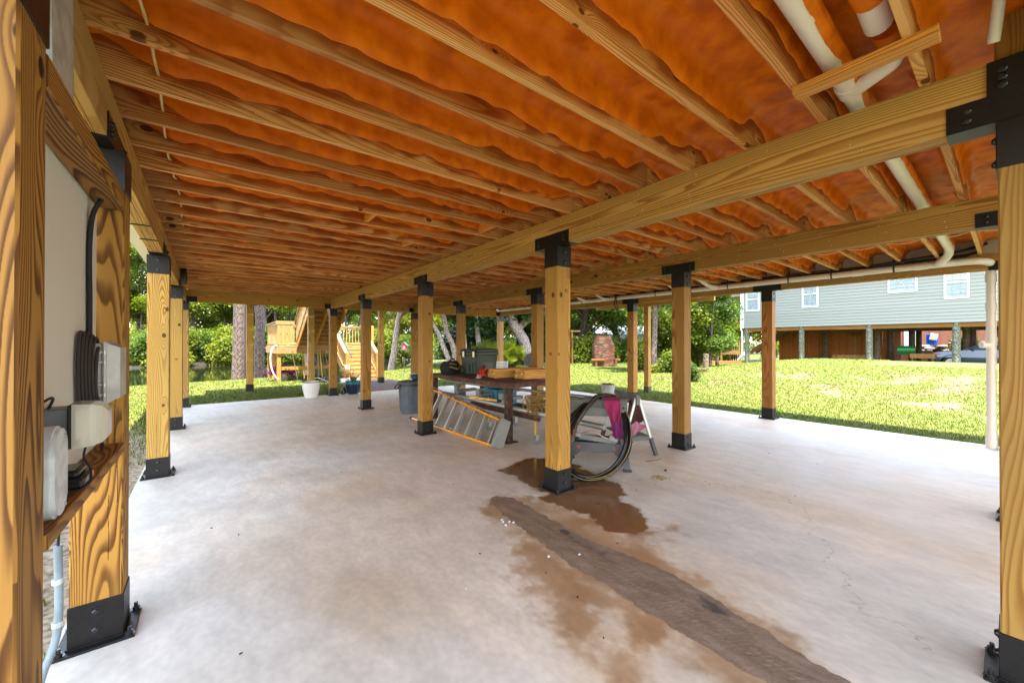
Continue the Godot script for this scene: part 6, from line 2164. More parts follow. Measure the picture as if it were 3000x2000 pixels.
func tree(called: String, label: String, group: String, at: Vector3, h: float, tr: float, spread: float, low: float, tone: int, sd: int, blobs := 9, per := 60, size := 0.55, lean := Vector3.ZERO, bark := Color(0.55, 0.5, 0.47), kind := 0) -> Node3D:
	var r := RandomNumberGenerator.new()
	r.seed = sd
	var o := thing(called, label, "tree", at, group)
	var top := Vector3(0, h * 0.86, 0) + lean
	var k := Mk.new()
	k.col = bark
	var line := []
	for i in 9:
		var t := i / 8.0
		line.append(Vector3(0, -0.3 + (h * 0.86 + 0.3) * t, 0) + lean * pow(t, 1.3) + Vector3(r.randf_range(-1, 1), 0, r.randf_range(-1, 1)) * tr * 0.5 * sin(PI * t))
	k.tube(line, tr, 10, tr * 0.35)
	for i in 6:
		var a := TAU * i / 6 + r.randf()
		k.tube([Vector3(0, 0.35 + tr, 0), Vector3(cos(a), 0, sin(a)) * tr * 0.7 + Vector3(0, 0.12, 0), Vector3(cos(a), 0, sin(a)) * tr * 1.6 + Vector3(0, -0.25, 0)], tr * 0.55, 6, tr * 0.25)
	var cs := []
	for i in blobs:
		var y := lerpf(low, h, pow(r.randf(), 0.85))
		var t := clampf(y / (h * 0.86), 0.0, 1.0)
		var rad := spread * (0.35 + 0.75 * sin(PI * clampf((y - low) / (h - low) * 0.8 + 0.15, 0, 1)))
		var a := TAU * (i * 0.382 + 0.15 * r.randf())
		var c := lean * pow(t, 1.3) + Vector3(cos(a) * rad * 0.7, y, sin(a) * rad * 0.7)
		var br := spread * r.randf_range(0.32, 0.52)
		cs.append([c, Vector3(br, br * 0.72, br)])
		var root: Vector3 = lean * pow(t * 0.8, 1.3) + Vector3(0, maxf(low * 0.6, y - spread * 0.5), 0)
		k.tube(curve([root, root.lerp(c, 0.5) + Vector3(0, 0.25, 0), c], 6), tr * 0.32, 6, tr * 0.06)
	obj("trunk", k, M["bark"], o)
	crown(r, cs, per, size, leaf_tones[tone][0], leaf_tones[tone][1], kind, o)
	return o

func bush(called: String, label: String, group: String, at: Vector3, rad: Vector3, tone: int, sd: int, blobs := 5, per := 45, size := 0.4, kind := 0, cat := "shrub") -> Node3D:
	var r := RandomNumberGenerator.new()
	r.seed = sd
	var o := thing(called, label, cat, at, group)
	var k := Mk.new()
	k.col = Color(0.3, 0.24, 0.18)
	var cs := []
	for i in blobs:
		var a := r.randf() * TAU
		var c := Vector3(cos(a) * rad.x * 0.6 * r.randf(), rad.y * r.randf_range(0.3, 1.35), sin(a) * rad.z * 0.6 * r.randf())
		cs.append([c, rad * r.randf_range(0.42, 0.62)])
		k.tube([Vector3(cos(a), 0, sin(a)) * 0.05, c * Vector3(0.6, 0.5, 0.6), c], 0.03, 5, 0.008)
	obj("stems", k, M["bark"], o)
	crown(r, cs, per, size, leaf_tones[tone][0], leaf_tones[tone][1], kind, o, "leaves")
	return o

func woods() -> void:
	var PB := Color(0.40, 0.36, 0.345)
	var o: Node3D
	# the two near pines
	for q in [[-0.7026, 18.5, 0.29, "thick straight pine trunk with scaly bark, left of the lone porch post"], [-0.646, 20.7, 0.255, "straight scaly pine trunk just right of the lone porch post"], [-0.622, 21.5, 0.26, "pine trunk seen through the tools under the landing"]]:
		var at := bearing(q[0], q[1], 0.0)
		if q[2] == 0.26:
			at = v(4.45, height(4.45, 23.5), 23.5)
		tree("pine_tree", q[3], "big pines on the lawn", at, 19.0, q[2], 2.6, 13.0, 1, int(q[1] * 10), 9, 60, 0.7, Vector3(-0.3, 0, 0.1), PB, 3)
	# trunks on the near bank
	tree("oak_tree", "pale grey leaning tree with flared base by the creek, behind the birdhouse", "", bearing(-0.312, 25.8, 0.0), 9.0, 0.24, 3.2, 4.6, 0, 5, 9, 70, 0.55, Vector3(1.6, 0, -1.0), Color(1.0, 0.95, 0.88))
	tree("oak_tree", "thin pale trunk leaning left behind the tool bag, lower of the crossed pair", "", bearing(-0.155, 25.0, 0.0), 7.5, 0.17, 2.4, 4.4, 0, 6, 8, 60, 0.5, Vector3(-2.4, 0, -2.2), Color(1.0, 0.95, 0.9))
	tree("oak_tree", "pale trunk leaning left behind the tool bag, beside its thinner neighbour", "", bearing(-0.14, 25.6, 0.0), 8.0, 0.20, 2.4, 4.6, 2, 7, 8, 60, 0.5, Vector3(-2.0, 0, -1.0), Color(0.95, 0.9, 0.84))
	tree("oak_tree", "crooked pale trunk rising behind the tool bag and wire rack", "", bearing(-0.115, 24.0, 0.0), 8.0, 0.15, 2.2, 4.2, 0, 8, 8, 60, 0.5, Vector3(-1.0, 0, -0.3), Color(0.85, 0.8, 0.76))
	tree("birch_tree", "slim white trunk before the dark glossy magnolia, above the tool chest", "", bearing(-0.079, 26.5, 0.0), 10.0, 0.20, 2.5, 6.0, 0, 9, 8, 60, 0.5, Vector3(-1.0, 0, -0.6), Color(1.5, 1.45, 1.4))
	o = tree("live_oak", "massive pale live oak trunk leaning left with a forked limb, behind the grill", "", bearing(0.05, 27.5, 0.0), 9.5, 0.46, 4.2, 5.2, 0, 10, 14, 75, 0.55, Vector3(-3.2, 0, -2.6), Color(1.1, 1.05, 1.0))
	piece("limb", o, "bark", Color(1.0, 0.95, 0.9), func(k: Mk):
		k.tube(curve([Vector3(-0.9, 2.4, -0.7), Vector3(0.0, 3.4, 0.0), Vector3(1.4, 4.0, 1.0), Vector3(3.0, 4.9, 1.8)], 12), 0.26, 8, 0.12))
	# oaks round the fireplace
	tree("live_oak", "dark spreading oak behind the brick fireplace with a low crooked limb", "", bearing(0.175, 33.0, 0.0), 9.5, 0.36, 5.0, 3.0, 1, 21, 18, 80, 0.55, Vector3(1.0, 0, 0), Color(0.16, 0.14, 0.12))
	tree("live_oak", "leafy green oak with a leaning dark trunk right behind the fireplace", "", bearing(0.285, 35.0, 0.0), 10.0, 0.34, 4.6, 3.4, 1, 22, 16, 80, 0.55, Vector3(-2.6, 0, -1.6), Color(0.12, 0.11, 0.10))
	tree("live_oak", "bright green oak standing right of the fireplace behind the bucket", "", bearing(0.36, 40.0, 0.0), 11.0, 0.30, 4.4, 3.2, 0, 23, 14, 80, 0.6, Vector3(0.5, 0, 0), Color(0.2, 0.18, 0.16))
	tree("live_oak", "pale green oak with bare twigs left of the fireplace", "", bearing(0.105, 36.0, 0.0), 9.0, 0.26, 4.2, 2.6, 2, 24, 14, 70, 0.55, Vector3(0.5, 0, 0), Color(0.3, 0.28, 0.25))
	# wild growth between fireplace and neighbour
	tree("willow_tree", "feathery pale green tree at the mulch bed right of the side porch post", "", bearing(0.435, 22.5, 0.0), 7.0, 0.15, 2.1, 0.7, 0, 25, 16, 90, 0.34, Vector3(0.4, 0, 0.2), Color(0.3, 0.27, 0.24))
	tree("willow_tree", "feathery pale green tree leaning over the mulch bed by the cracked post", "", bearing(0.475, 23.5, 0.0), 6.5, 0.13, 1.8, 0.9, 1, 26, 14, 80, 0.34, Vector3(0.3, 0, 0.3), Color(0.3, 0.27, 0.24))
	tree("dark_trunk_tree", "dark rough trunk half hidden behind the side porch post", "", bearing(0.362, 20.5, 0.0), 8.5, 0.16, 2.2, 3.4, 2, 27, 8, 70, 0.42, Vector3(0.3, 0, 0), Color(0.5, 0.45, 0.42))
	tree("pine_sapling", "young feathery tree at the edge of the mulch left of the wooden stumps", "", bearing(0.505, 21.0, 0.0), 5.0, 0.09, 1.2, 0.8, 1, 28, 10, 70, 0.3, Vector3(0.2, 0, 0.2), Color(0.3, 0.27, 0.24))
	bush("yellow_shrub", "bright yellow green shrub left of the side porch post", "", bearing(0.322, 21.5, 0.0), Vector3(0.75, 0.85, 0.75), 2, 31, 6, 60, 0.3)
	bush("glossy_shrub", "bright green shrub in the mulch bed left of the cracked post", "", bearing(0.413, 18.2, 0.0), Vector3(0.6, 0.62, 0.6), 0, 32, 6, 60, 0.24)
	bush("low_plant", "low pale plant in the mulch between the side porch post and the bright shrub", "", bearing(0.372, 18.6, 0.0), Vector3(0.4, 0.25, 0.4), 2, 33, 4, 40, 0.2)
	bush("low_plant", "spray of leafy twigs overhanging the wooden stumps right of the cracked post", "", bearing(0.462, 14.8, 0.0), Vector3(0.32, 0.45, 0.32), 1, 34, 4, 40, 0.2)
	# magnolia and palmettos
	tree("magnolia_tree", "dark glossy magnolia between the slim white trunk and the live oak", "", bearing(-0.028, 29.5, 0.0), 9.0, 0.22, 3.4, 0.8, 3, 41, 20, 85, 0.55, Vector3.ZERO, Color(0.3, 0.28, 0.26), 1)
	tree("magnolia_tree", "dark glossy magnolia left of the slim white trunk", "", bearing(-0.10, 31.0, 0.0), 8.0, 0.2, 2.8, 0.8, 3, 42, 14, 70, 0.55, Vector3.ZERO, Color(0.3, 0.28, 0.26), 1)
	for q in [[-0.045, 24.5], [-0.062, 25.5], [-0.02, 24.8], [-0.075, 26.0], [0.0, 25.6]]:
		o = bush("palmetto", "fan leaved palmetto at the edge of the woods behind the tool chest", "palmettos by the woods", bearing(q[0], q[1], 0.0), Vector3(0.7, 0.45, 0.7), 2, int(q[1] * 10), 3, 5, 1.0, 2, "palm")
	# far woods across the creek
	var r := RandomNumberGenerator.new()
	r.seed = 61
	var kinds := [["bright leafy tree in the woods across the creek", 2], ["mid green tree in the woods across the creek", 0], ["dark green tree in the woods across the creek", 0]]
	for i in 34:
		var b := -1.02 + 0.86 * (i + r.randf_range(-0.3, 0.3)) / 33.0
		var fwd := r.randf_range(51.0, 72.0) / (0.7873 - 0.6166 * b)
		var t := i % 3
		tree("woods_tree", kinds[t][0], "trees of the woods across the creek, " + ["bright", "mid green", "dark"][t], bearing(b, fwd, 0.0), r.randf_range(11.0, 17.0), r.randf_range(0.13, 0.24), r.randf_range(2.6, 3.8), r.randf_range(1.4, 4.5), kinds[t][1], 700 + i, 13, 105, 0.5, Vector3(r.randf_range(-1, 1), 0, r.randf_range(-1, 1)), Color(0.45, 0.42, 0.42) * r.randf_range(0.6, 1.2))
	for i in 26:
		var b := -1.0 + 0.82 * (i + r.randf_range(-0.3, 0.3)) / 25.0
		var fwd := r.randf_range(47.6, 50.5) / (0.7873 - 0.6166 * b)
		bush("bank_shrub", "leafy shrub on the far bank of the creek", "shrubs on the far bank of the creek", bearing(b, fwd, -0.55), Vector3(2.0, r.randf_range(1.2, 2.4), 1.6), [2, 0, 0, 1][i % 4], 800 + i, 7, 125, 0.40)
	# woods on the left of the slab
	for i in 7:
		var d := 7.0 + i * 3.4
		var x := -9.5 - 2.6 * (i % 3)
		tree("side_tree", ["broad tree on the left beyond the sandy strip, nearest the slab", "second leafy tree on the left beyond the sandy strip", "third leafy tree on the left beyond the sandy strip", "fourth tree on the left, close to the creek", "fifth tree on the left, standing at the creek", "sixth tree on the left, by the water", "seventh tree on the left, at the creek bend"][i], "", v(x, height(x, d), d), r.randf_range(10.0, 13.0), 0.2, 3.4, 1.6, [2, 0, 2, 1, 0, 2, 0][i], 850 + i, 14, 100, 0.42, Vector3(0.5, 0, 0), Color(0.4, 0.37, 0.35))
	# woods behind the fireplace and the shed
	for i in 22:
		var b := -0.16 + 0.80 * (i + r.randf_range(-0.3, 0.3)) / 21.0
		var fwd := r.randf_range(50.0, 66.0)
		var t := i % 3
		tree("far_tree", ["pale green tree in the far woods past the fireplace", "mid green tree in the far woods past the fireplace", "dark green tree in the far woods past the fireplace"][t], "far woods past the fireplace, " + ["pale", "mid green", "dark"][t], bearing(b, fwd, 0.0), r.randf_range(10.0, 15.0), r.randf_range(0.15, 0.25), r.randf_range(2.8, 4.0), r.randf_range(1.0, 3.5), [2, 0, 0][t], 900 + i, 12, 95, 0.55, Vector3(r.randf_range(-1, 1), 0, 0), Color(0.2, 0.18, 0.17))
	for i in 16:
		var b := -0.17 + 0.5 * (i + r.randf_range(-0.3, 0.3)) / 15.0
		bush("thicket_shrub", "shrub in the thicket at the foot of the far oaks", "thicket shrubs under the far oaks", bearing(b, r.randf_range(31.0, 44.0), 0.0), Vector3(1.9, 1.3, 1.6), [0, 1, 3, 0][i % 4], 950 + i, 6, 85, 0.38)
	for q in [[0.492, 58.0, 0.22], [0.508, 60.0, 0.26], [0.523, 56.0, 0.2], [0.548, 62.0, 0.24], [0.555, 57.0, 0.2], [0.478, 61.0, 0.2]]:
		tree("tall_pine", "tall bare trunked pine behind the wooden shed", "tall pines behind the shed", bearing(q[0], q[1], 0.0), 24.0, q[2] * 1.3, 2.6, 14.0, 1, int(q[1] * 7 + q[0] * 100), 8, 50, 0.9, Vector3(0.8 * (q[0] - 0.5) * 10.0, 0, 0), Color(0.16, 0.14, 0.14), 3)
	for i in 6:
		bush("hedge_shrub", "leafy shrub along the black picket fence before the shed", "shrubs along the picket fence", bearing(0.475 + 0.016 * i, 33.0 + 0.5 * i, 0.0), Vector3(0.7, 0.6, 0.6), [1, 2, 0][i % 3], 980 + i, 4, 45, 0.3)
	tree("crepe_myrtle", "yellow green small tree behind the neighbour's side steps", "", bearing(0.548, 42.0, 0.0), 5.4, 0.10, 1.9, 1.4, 2, 990, 12, 70, 0.42, Vector3(0.2, 0, 0), Color(0.4, 0.35, 0.3))
	# deep background
	var xf := []
	var cols := []
	for i in 15000:
		var b := r.randf_range(-1.4, 1.6)
		var fwd := r.randf_range(68.0, 95.0)
		var p := bearing(b, fwd, 0.01)
		p.y = pow(r.randf(), 0.9) * (13.0 + 4.0 * sin(b * 23.0) + 3.0 * sin(b * 61.0))
		xf.append(Transform3D(Basis.from_euler(Vector3(r.randf(), r.randf() * TAU, r.randf())).scaled(Vector3.ONE * r.randf_range(0.8, 1.5)), p))
		cols.append(leaf_tones[0][1].lerp(leaf_tones[2][1], r.randf()) * r.randf_range(0.8, 1.3))
	o = scatter("distant_forest", clump(0), M["leaf"], xf, cols)
	tag(o, "distant forest that closes off the view behind all the trees", "forest", "", "stuff")

func window_unit(parent: Node, d0: float, d1: float, y0: float, y1: float, mid: float, x: float, b: Vector3) -> void:
	var w := piece("window", parent, "paint", Color(0.80, 0.82, 0.84), func(k: Mk):
		var f := 0.075
		k.box(v(x, (y0 + y1) * 0.5, d0 + f * 0.5) - b, Vector3(0.07, y1 - y0, f))
		k.box(v(x, (y0 + y1) * 0.5, d1 - f * 0.5) - b, Vector3(0.07, y1 - y0, f))
		for y in [y0 + f * 0.5, y1 - f * 0.5]:
			k.box(v(x, y, (d0 + d1) * 0.5) - b, Vector3(0.066, f, d1 - d0 - 2.0 * f))
		if mid > 0.0:
			k.box(v(x + 0.004, mid, (d0 + d1) * 0.5) - b, Vector3(0.06, 0.06, d1 - d0 - 2.0 * f)))
	piece("pane", w, "pane", Color(1, 1, 1), func(k: Mk):
		k.box(v(x + 0.012, (y0 + y1) * 0.5, (d0 + d1) * 0.5) - b, Vector3(0.006, y1 - y0 - 0.16, d1 - d0 - 0.16)))
	var cut := mid if mid > 0.0 else y0
	if mid > 0.0:
		piece("screen", w, "matte", Color(0.10, 0.125, 0.14), func(k: Mk):
			k.box(v(x + 0.05, (y0 + cut) * 0.5, (d0 + d1) * 0.5) - b, Vector3(0.004, cut - y0 - 0.1, d1 - d0 - 0.15)))
	piece("blind", w, "paint", Color(0.38, 0.42, 0.42), func(k: Mk):
		k.box(v(x + 0.05, (y1 + cut) * 0.5, (d0 + d1) * 0.5) - b, Vector3(0.004, y1 - cut - 0.1, d1 - d0 - 0.15)))
	piece("muntin", w, "paint", Color(0.26, 0.28, 0.29), func(k: Mk):
		for t in [0.333, 0.667]:
			k.box(v(x + 0.002, (y0 + y1) * 0.5, lerpf(d0, d1, t)) - b, Vector3(0.016, y1 - y0 - 0.15, 0.014))
		var yy := y0 + 0.28
		while yy < y1 - 0.1:
			k.box(v(x + 0.003, yy, (d0 + d1) * 0.5) - b, Vector3(0.012, 0.012, d1 - d0 - 0.15))
			yy += 0.24)

func piling(parent: Node, x: float, d: float, r: float, c: Color, top := 2.66) -> void:
	piece("piling", parent, "bark", c, func(k: Mk):
		var g := height(x, d)
		k.cyl(v(x, g - 0.3, d) - Vector3(parent.position), v(x, top, d) - Vector3(parent.position), r * 1.06, r, 14))

func neighbour() -> void:
	var X := 32.1
	var o := thing("neighbour_house", "neighbour's grey green sided house raised on round pilings", "house", v(X, 0, 4.0))
	var b := Vector3(X, 0, -4.0)
	var S := Color(0.225, 0.235, 0.20)
	for i in 19:
		var y := 2.67 + i * 0.19
		piece("siding_board", o, "paint", S * rng.randf_range(0.96, 1.03), func(k: Mk):
			k.box(v(X + 0.02, y + 0.095, 3.0) - b, Vector3(0.020, 0.196, 19.0), Basis(Vector3(0, 0, 1), -0.15)))
	piece("wall", o, "paint", S * 0.9, func(k: Mk):
		k.box(v(X + 4.55, 4.5, 3.0) - b, Vector3(9.0, 3.66, 18.96)))
	piece("corner_board", o, "paint", Color(0.62, 0.65, 0.66), func(k: Mk):
		k.box(v(X - 0.01, 4.45, 12.48) - b, Vector3(0.10, 3.62, 0.10)))
	piece("roof", o, "matte", Color(0.10, 0.095, 0.09), func(k: Mk):
		k.prism(PackedVector2Array([Vector2(-0.6, 6.26), Vector2(-0.6, 6.4), Vector2(4.5, 8.6), Vector2(9.6, 6.4), Vector2(9.6, 6.26), Vector2(4.5, 8.45)]), Vector3.RIGHT, Vector3.UP, v(0, 0, -7.2) - Vector3(0, 0, b.z), Vector3(0, 0, -20.4)))
	piece("floor_beam", o, "wood_b", Color(0.30, 0.23, 0.13), func(k: Mk):
		k.box(v(X + 0.16, 2.54, 3.0) - b, Vector3(0.12, 0.26, 18.9), Basis.IDENTITY, 2)
		k.box(v(X + 3.9, 2.50, 3.0) - b, Vector3(0.12, 0.24, 18.9), Basis.IDENTITY, 2)
		k.box(v(X + 7.8, 2.50, 3.0) - b, Vector3(0.12, 0.24, 18.9), Basis.IDENTITY, 2)
		for i in 32:
			k.box(v(X + 4.4, 2.60, -6.0 + i * 0.6) - b, Vector3(8.6, 0.18, 0.045), Basis.IDENTITY, 0))
	for q in [[11.38, 12.28, 3.92, 5.42, 4.80], [7.86, 8.76, 3.95, 5.42, 4.84], [3.26, 4.48, 4.50, 5.42, 0.0], [1.32, 2.23, 3.95, 5.45, 4.85]]:
		window_unit(o, q[0], q[1], q[2], q[3], q[4], X - 0.012, b)
	var green := Color(0.40, 0.52, 0.40)
	for q in [[32.3, 12.30], [32.3, 8.85], [32.3, 5.36], [32.3, 1.80], [32.3, -1.7], [32.3, -5.0]]:
		piling(o, q[0], q[1], 0.155, green)
	for q in [[35.9, 8.4], [35.9, 4.9], [35.9, 3.9], [34.2, 5.3], [34.6, 1.55], [36.5, 1.4], [38.4, 1.45], [40.0, 4.0], [40.2, 0.6], [40.2, 8.6], [36.0, -1.4], [39.8, -2.0]]:
		piling(o, q[0], q[1], 0.15, Color(0.26, 0.22, 0.15))
	# downspout
	piece("downspout", o, "paint", Color(0.72, 0.74, 0.76), func(k: Mk):
		k.tube(curve([v(X - 0.06, 6.2, 12.62) - b, v(X - 0.06, 4.0, 12.62) - b, v(X - 0.06, 2.6, 12.62) - b, v(X - 0.02, 2.3, 12.56) - b, v(X - 0.02, 0.8, 12.56) - b, v(X - 0.12, 0.45, 12.66) - b, v(X - 0.25, 0.25, 12.8) - b], 40), 0.05, 8))
	# planks that close part of the space below
	var pw := thing("plank_wall", "brown vertical plank wall under the neighbour's house", "wall", v(37.0, 0, 8.3))
	for i in 44:
		var d := 11.6 - i * 0.152
		timber("plank", v(37.0 + 0.006 * (i % 2), 1.28, d) - v(37.0, 0, 8.3), Vector3(0.025, 2.32, 0.147), 1, pw, Color(0.44, 0.235, 0.10) * rng.randf_range(0.75, 1.15), "wood_a", 0.002)
	for i in 22:
		timber("plank", v(37.08 + i * 0.12, 1.28, 4.88) - v(37.0, 0, 8.3), Vector3(0.09, 2.32, 0.025), 1, pw, Color(0.40, 0.22, 0.10) * rng.randf_range(0.8, 1.1), "wood_b", 0.002)
	var low := thing("low_board_fence", "low weathered board fence on the grass before the plank wall", "fence", v(35.0, 0.12, 6.6))
	for i in 16:
		timber("picket", Vector3(0, 0.30, 1.3 - i * 0.16), Vector3(0.02, 0.58 + 0.02 * (i % 3), 0.14), 1, low, Color(0.55, 0.48, 0.38) * rng.randf_range(0.8, 1.1), "wood_c", 0.002)
	var bt := thing("blue_tub", "long blue wading tub on the grass before the plank wall", "tub", v(35.4, 0.12, 8.6))
	piece("tub", bt, "plastic", Color(0.03, 0.22, 0.34), func(k: Mk):
		k.box(Vector3(0, 0.16, 0), Vector3(0.8, 0.3, 1.9), Basis.IDENTITY, 1, 0.06))
	var net := thing("fishing_net", "green landing net hung on the plank wall", "net", v(36.9, 1.2, 6.9))
	piece("pole", net, "paint", Color(0.10, 0.20, 0.08), func(k: Mk): k.cyl(Vector3(0, -0.5, 0), Vector3(0, 0.9, 0), 0.018, 0.018, 7))
	piece("hoop", net, "matte", Color(0.05, 0.06, 0.04), func(k: Mk):
		for i in 9:
			var t := i / 8.0 * 2.0 - 1.0
			k.tube([Vector3(-0.02, 0.95, 0.05 * t), Vector3(-0.04, 1.15 - 0.1 * t * t, 0.36 * t)], 0.008, 4)
		k.tube(curve([Vector3(0, 0.85, 0.06), Vector3(-0.03, 1.0, 0.34), Vector3(-0.03, 1.2, 0.30), Vector3(-0.03, 1.22, -0.30), Vector3(-0.03, 1.0, -0.34), Vector3(0, 0.85, -0.06)], 24), 0.014, 6))
	var gr := thing("green_grill", "green barrel grill on dark legs under the neighbour's house", "grill", v(34.2, 0.12, 3.95))
	piece("lid", gr, "gloss", Color(0.01, 0.13, 0.03), func(k: Mk): k.cyl(Vector3(0, 0.98, 0.38), Vector3(0, 0.98, -0.38), 0.26, 0.26, 20))
	piece("stand", gr, "gloss", Color(0.012, 0.012, 0.012), func(k: Mk):
		k.box(Vector3(0, 0.72, 0), Vector3(0.42, 0.10, 0.74))
		k.box(Vector3(0, 0.30, 0), Vector3(0.4, 0.03, 0.7))
		for s in [[-0.2, -0.33], [0.2, -0.33], [-0.2, 0.33], [0.2, 0.33]]:
			k.box(Vector3(s[0], 0.35, s[1]), Vector3(0.04, 0.75, 0.04)))
	var bn := thing("plank_bench", "old wooden bench on the grass right of the green grill", "bench", v(33.6, 0.14, 3.2))
	timber("seat", Vector3(0, 0.62, 0), Vector3(0.45, 0.28, 1.05), 2, bn, Color(0.36, 0.28, 0.20), "wood_c", 0.01)
	for s in [[-0.15, -0.42], [0.15, -0.42], [-0.15, 0.42], [0.15, 0.42]]:
		timber("leg", Vector3(s[0], 0.24, s[1]), Vector3(0.06, 0.50, 0.06), 1, bn, Color(0.28, 0.22, 0.16), "wood_c", 0.004)
	# building behind
	var bb := thing("brown_building", "reddish brown building seen through the neighbour's pilings", "building", v(47.0, 0, 3.0))
	piece("wall", bb, "paint", Color(0.27, 0.115, 0.075), func(k: Mk):
		k.box(Vector3(2.0, 2.2, 2.0), Vector3(4.0, 4.6, 26.0))
		for i in 40:
			k.box(Vector3(-0.005, 2.2, 14.5 - i * 0.65), Vector3(0.02, 4.5, 0.03)))
	piece("door", bb, "paint", Color(0.62, 0.66, 0.72), func(k: Mk):
		k.box(Vector3(-0.03, 2.2, -2.1), Vector3(0.05, 2.1, 0.95))
		k.box(Vector3(-0.03, 2.2, -4.2), Vector3(0.05, 2.1, 1.2)))
	piece("deck", bb, "wood_c", Color(0.32, 0.30, 0.28), func(k: Mk):
		k.box(Vector3(-2.0, 1.12, -1.5), Vector3(3.6, 0.12, 4.2), Basis.IDENTITY, 2)
		for i in 3:
			k.box(Vector3(-4.0 - i * 0.3, 0.85 - i * 0.25, -0.9), Vector3(0.35, 0.08, 2.2), Basis.IDENTITY, 2))
	piece("lattice", bb, "wood_c", Color(0.75, 0.66, 0.48), func(k: Mk):
		for i in 16:
			var z := -2.4 + i * 0.16
			k.bar(Vector3(-5.0, 0.05, z), Vector3(-5.0, 0.75, z + 0.55), 0.035, 0.012, Vector3.RIGHT)
			k.bar(Vector3(-5.02, 0.05, z + 0.55), Vector3(-5.02, 0.75, z), 0.035, 0.012, Vector3.RIGHT)
		k.box(Vector3(-5.0, 0.80, -0.9), Vector3(0.05, 0.09, 3.0))
		k.box(Vector3(-5.0, 0.02, -0.9), Vector3(0.05, 0.09, 3.0)))
	var jk := thing("junk_pile", "heap of grey and white sacks and boards on the neighbour's far steps", "junk", v(43.0, 0.85, 3.6))
	var rr := RandomNumberGenerator.new()
	rr.seed = 41
	for i in 26:
		piece("sack", jk, "cloth", [Color(0.45, 0.43, 0.42), Color(0.12, 0.11, 0.11), Color(0.35, 0.16, 0.08), Color(0.6, 0.6, 0.62)][i % 4] * rr.randf_range(0.6, 1.1), func(k: Mk):
			k.ball(Vector3(rr.randf_range(-0.4, 0.4), 0.12 + 0.16 * (i / 9), rr.randf_range(-0.95, 0.95)), Vector3(rr.randf_range(0.12, 0.25), rr.randf_range(0.06, 0.13), rr.randf_range(0.12, 0.28)), Basis(Vector3.UP, rr.randf() * 3.0), 9, 6))
	var bl := thing("blue_barrel", "bright blue barrel with a white cloth on the far deck", "barrel", v(44.6, 1.3, 3.75))
	piece("barrel", bl, "gloss", Color(0.01, 0.07, 0.34), func(k: Mk): k.lathe([Vector2(0.3, 0), Vector2(0.33, 0.05), Vector2(0.33, 0.9), Vector2(0.3, 0.95), Vector2(0, 0.95)], Vector3.ZERO, Basis.IDENTITY, 20))
	piece("cloth", bl, "cloth", Color(0.7, 0.72, 0.75), func(k: Mk): k.box(Vector3(-0.30, 0.72, 0.12), Vector3(0.12, 0.5, 0.42), Basis(Vector3.RIGHT, 0.2), 1, 0.03))
	var bc := thing("folded_chair", "black and white patterned folding chair on the far deck", "chair", v(44.3, 1.2, 2.9))
	piece("back", bc, "cloth", Color(0.02, 0.02, 0.022), func(k: Mk):
		k.bar(Vector3(0, 0.1, 0.0), Vector3(0, 1.0, 0.45), 0.45, 0.06, Vector3.FORWARD, 0.01))
	piece("pattern", bc, "cloth", Color(0.6, 0.6, 0.62), func(k: Mk):
		for i in 4:
			k.ball(Vector3(-0.23, 0.35 + 0.18 * i, 0.13 + 0.09 * i), Vector3(0.02, 0.05, 0.07), Basis.IDENTITY, 8, 5))
	bush("yellow_bush", "bright yellow shrub right of the far deck, seen under the house", "", v(42.0, 0.6, 2.0), Vector3(0.7, 0.75, 0.75), 2, 501, 7, 60, 0.34)
	bush("yellow_bush", "yellow leafy plant at the left end of the plank wall", "", v(40.5, 0.1, 13.6), Vector3(0.6, 0.9, 0.6), 2, 502, 5, 45, 0.34)
	var rf := thing("red_fence", "dark red board fence behind the bright yellow shrub", "fence", v(43.5, 0, 1.8))
	for i in 14:
		timber("board", Vector3(0, 0.75, 1.0 - i * 0.21), Vector3(0.03, 1.1, 0.2), 1, rf, Color(0.26, 0.045, 0.045) * rng.randf_range(0.8, 1.1), "wood_c", 0.002)
	timber("fence_post", Vector3(-0.08, 0.85, 0.95), Vector3(0.1, 1.4, 0.1), 1, rf, Color(0.62, 0.28, 0.08), "wood_c", 0.004)
	car()
	side_steps()

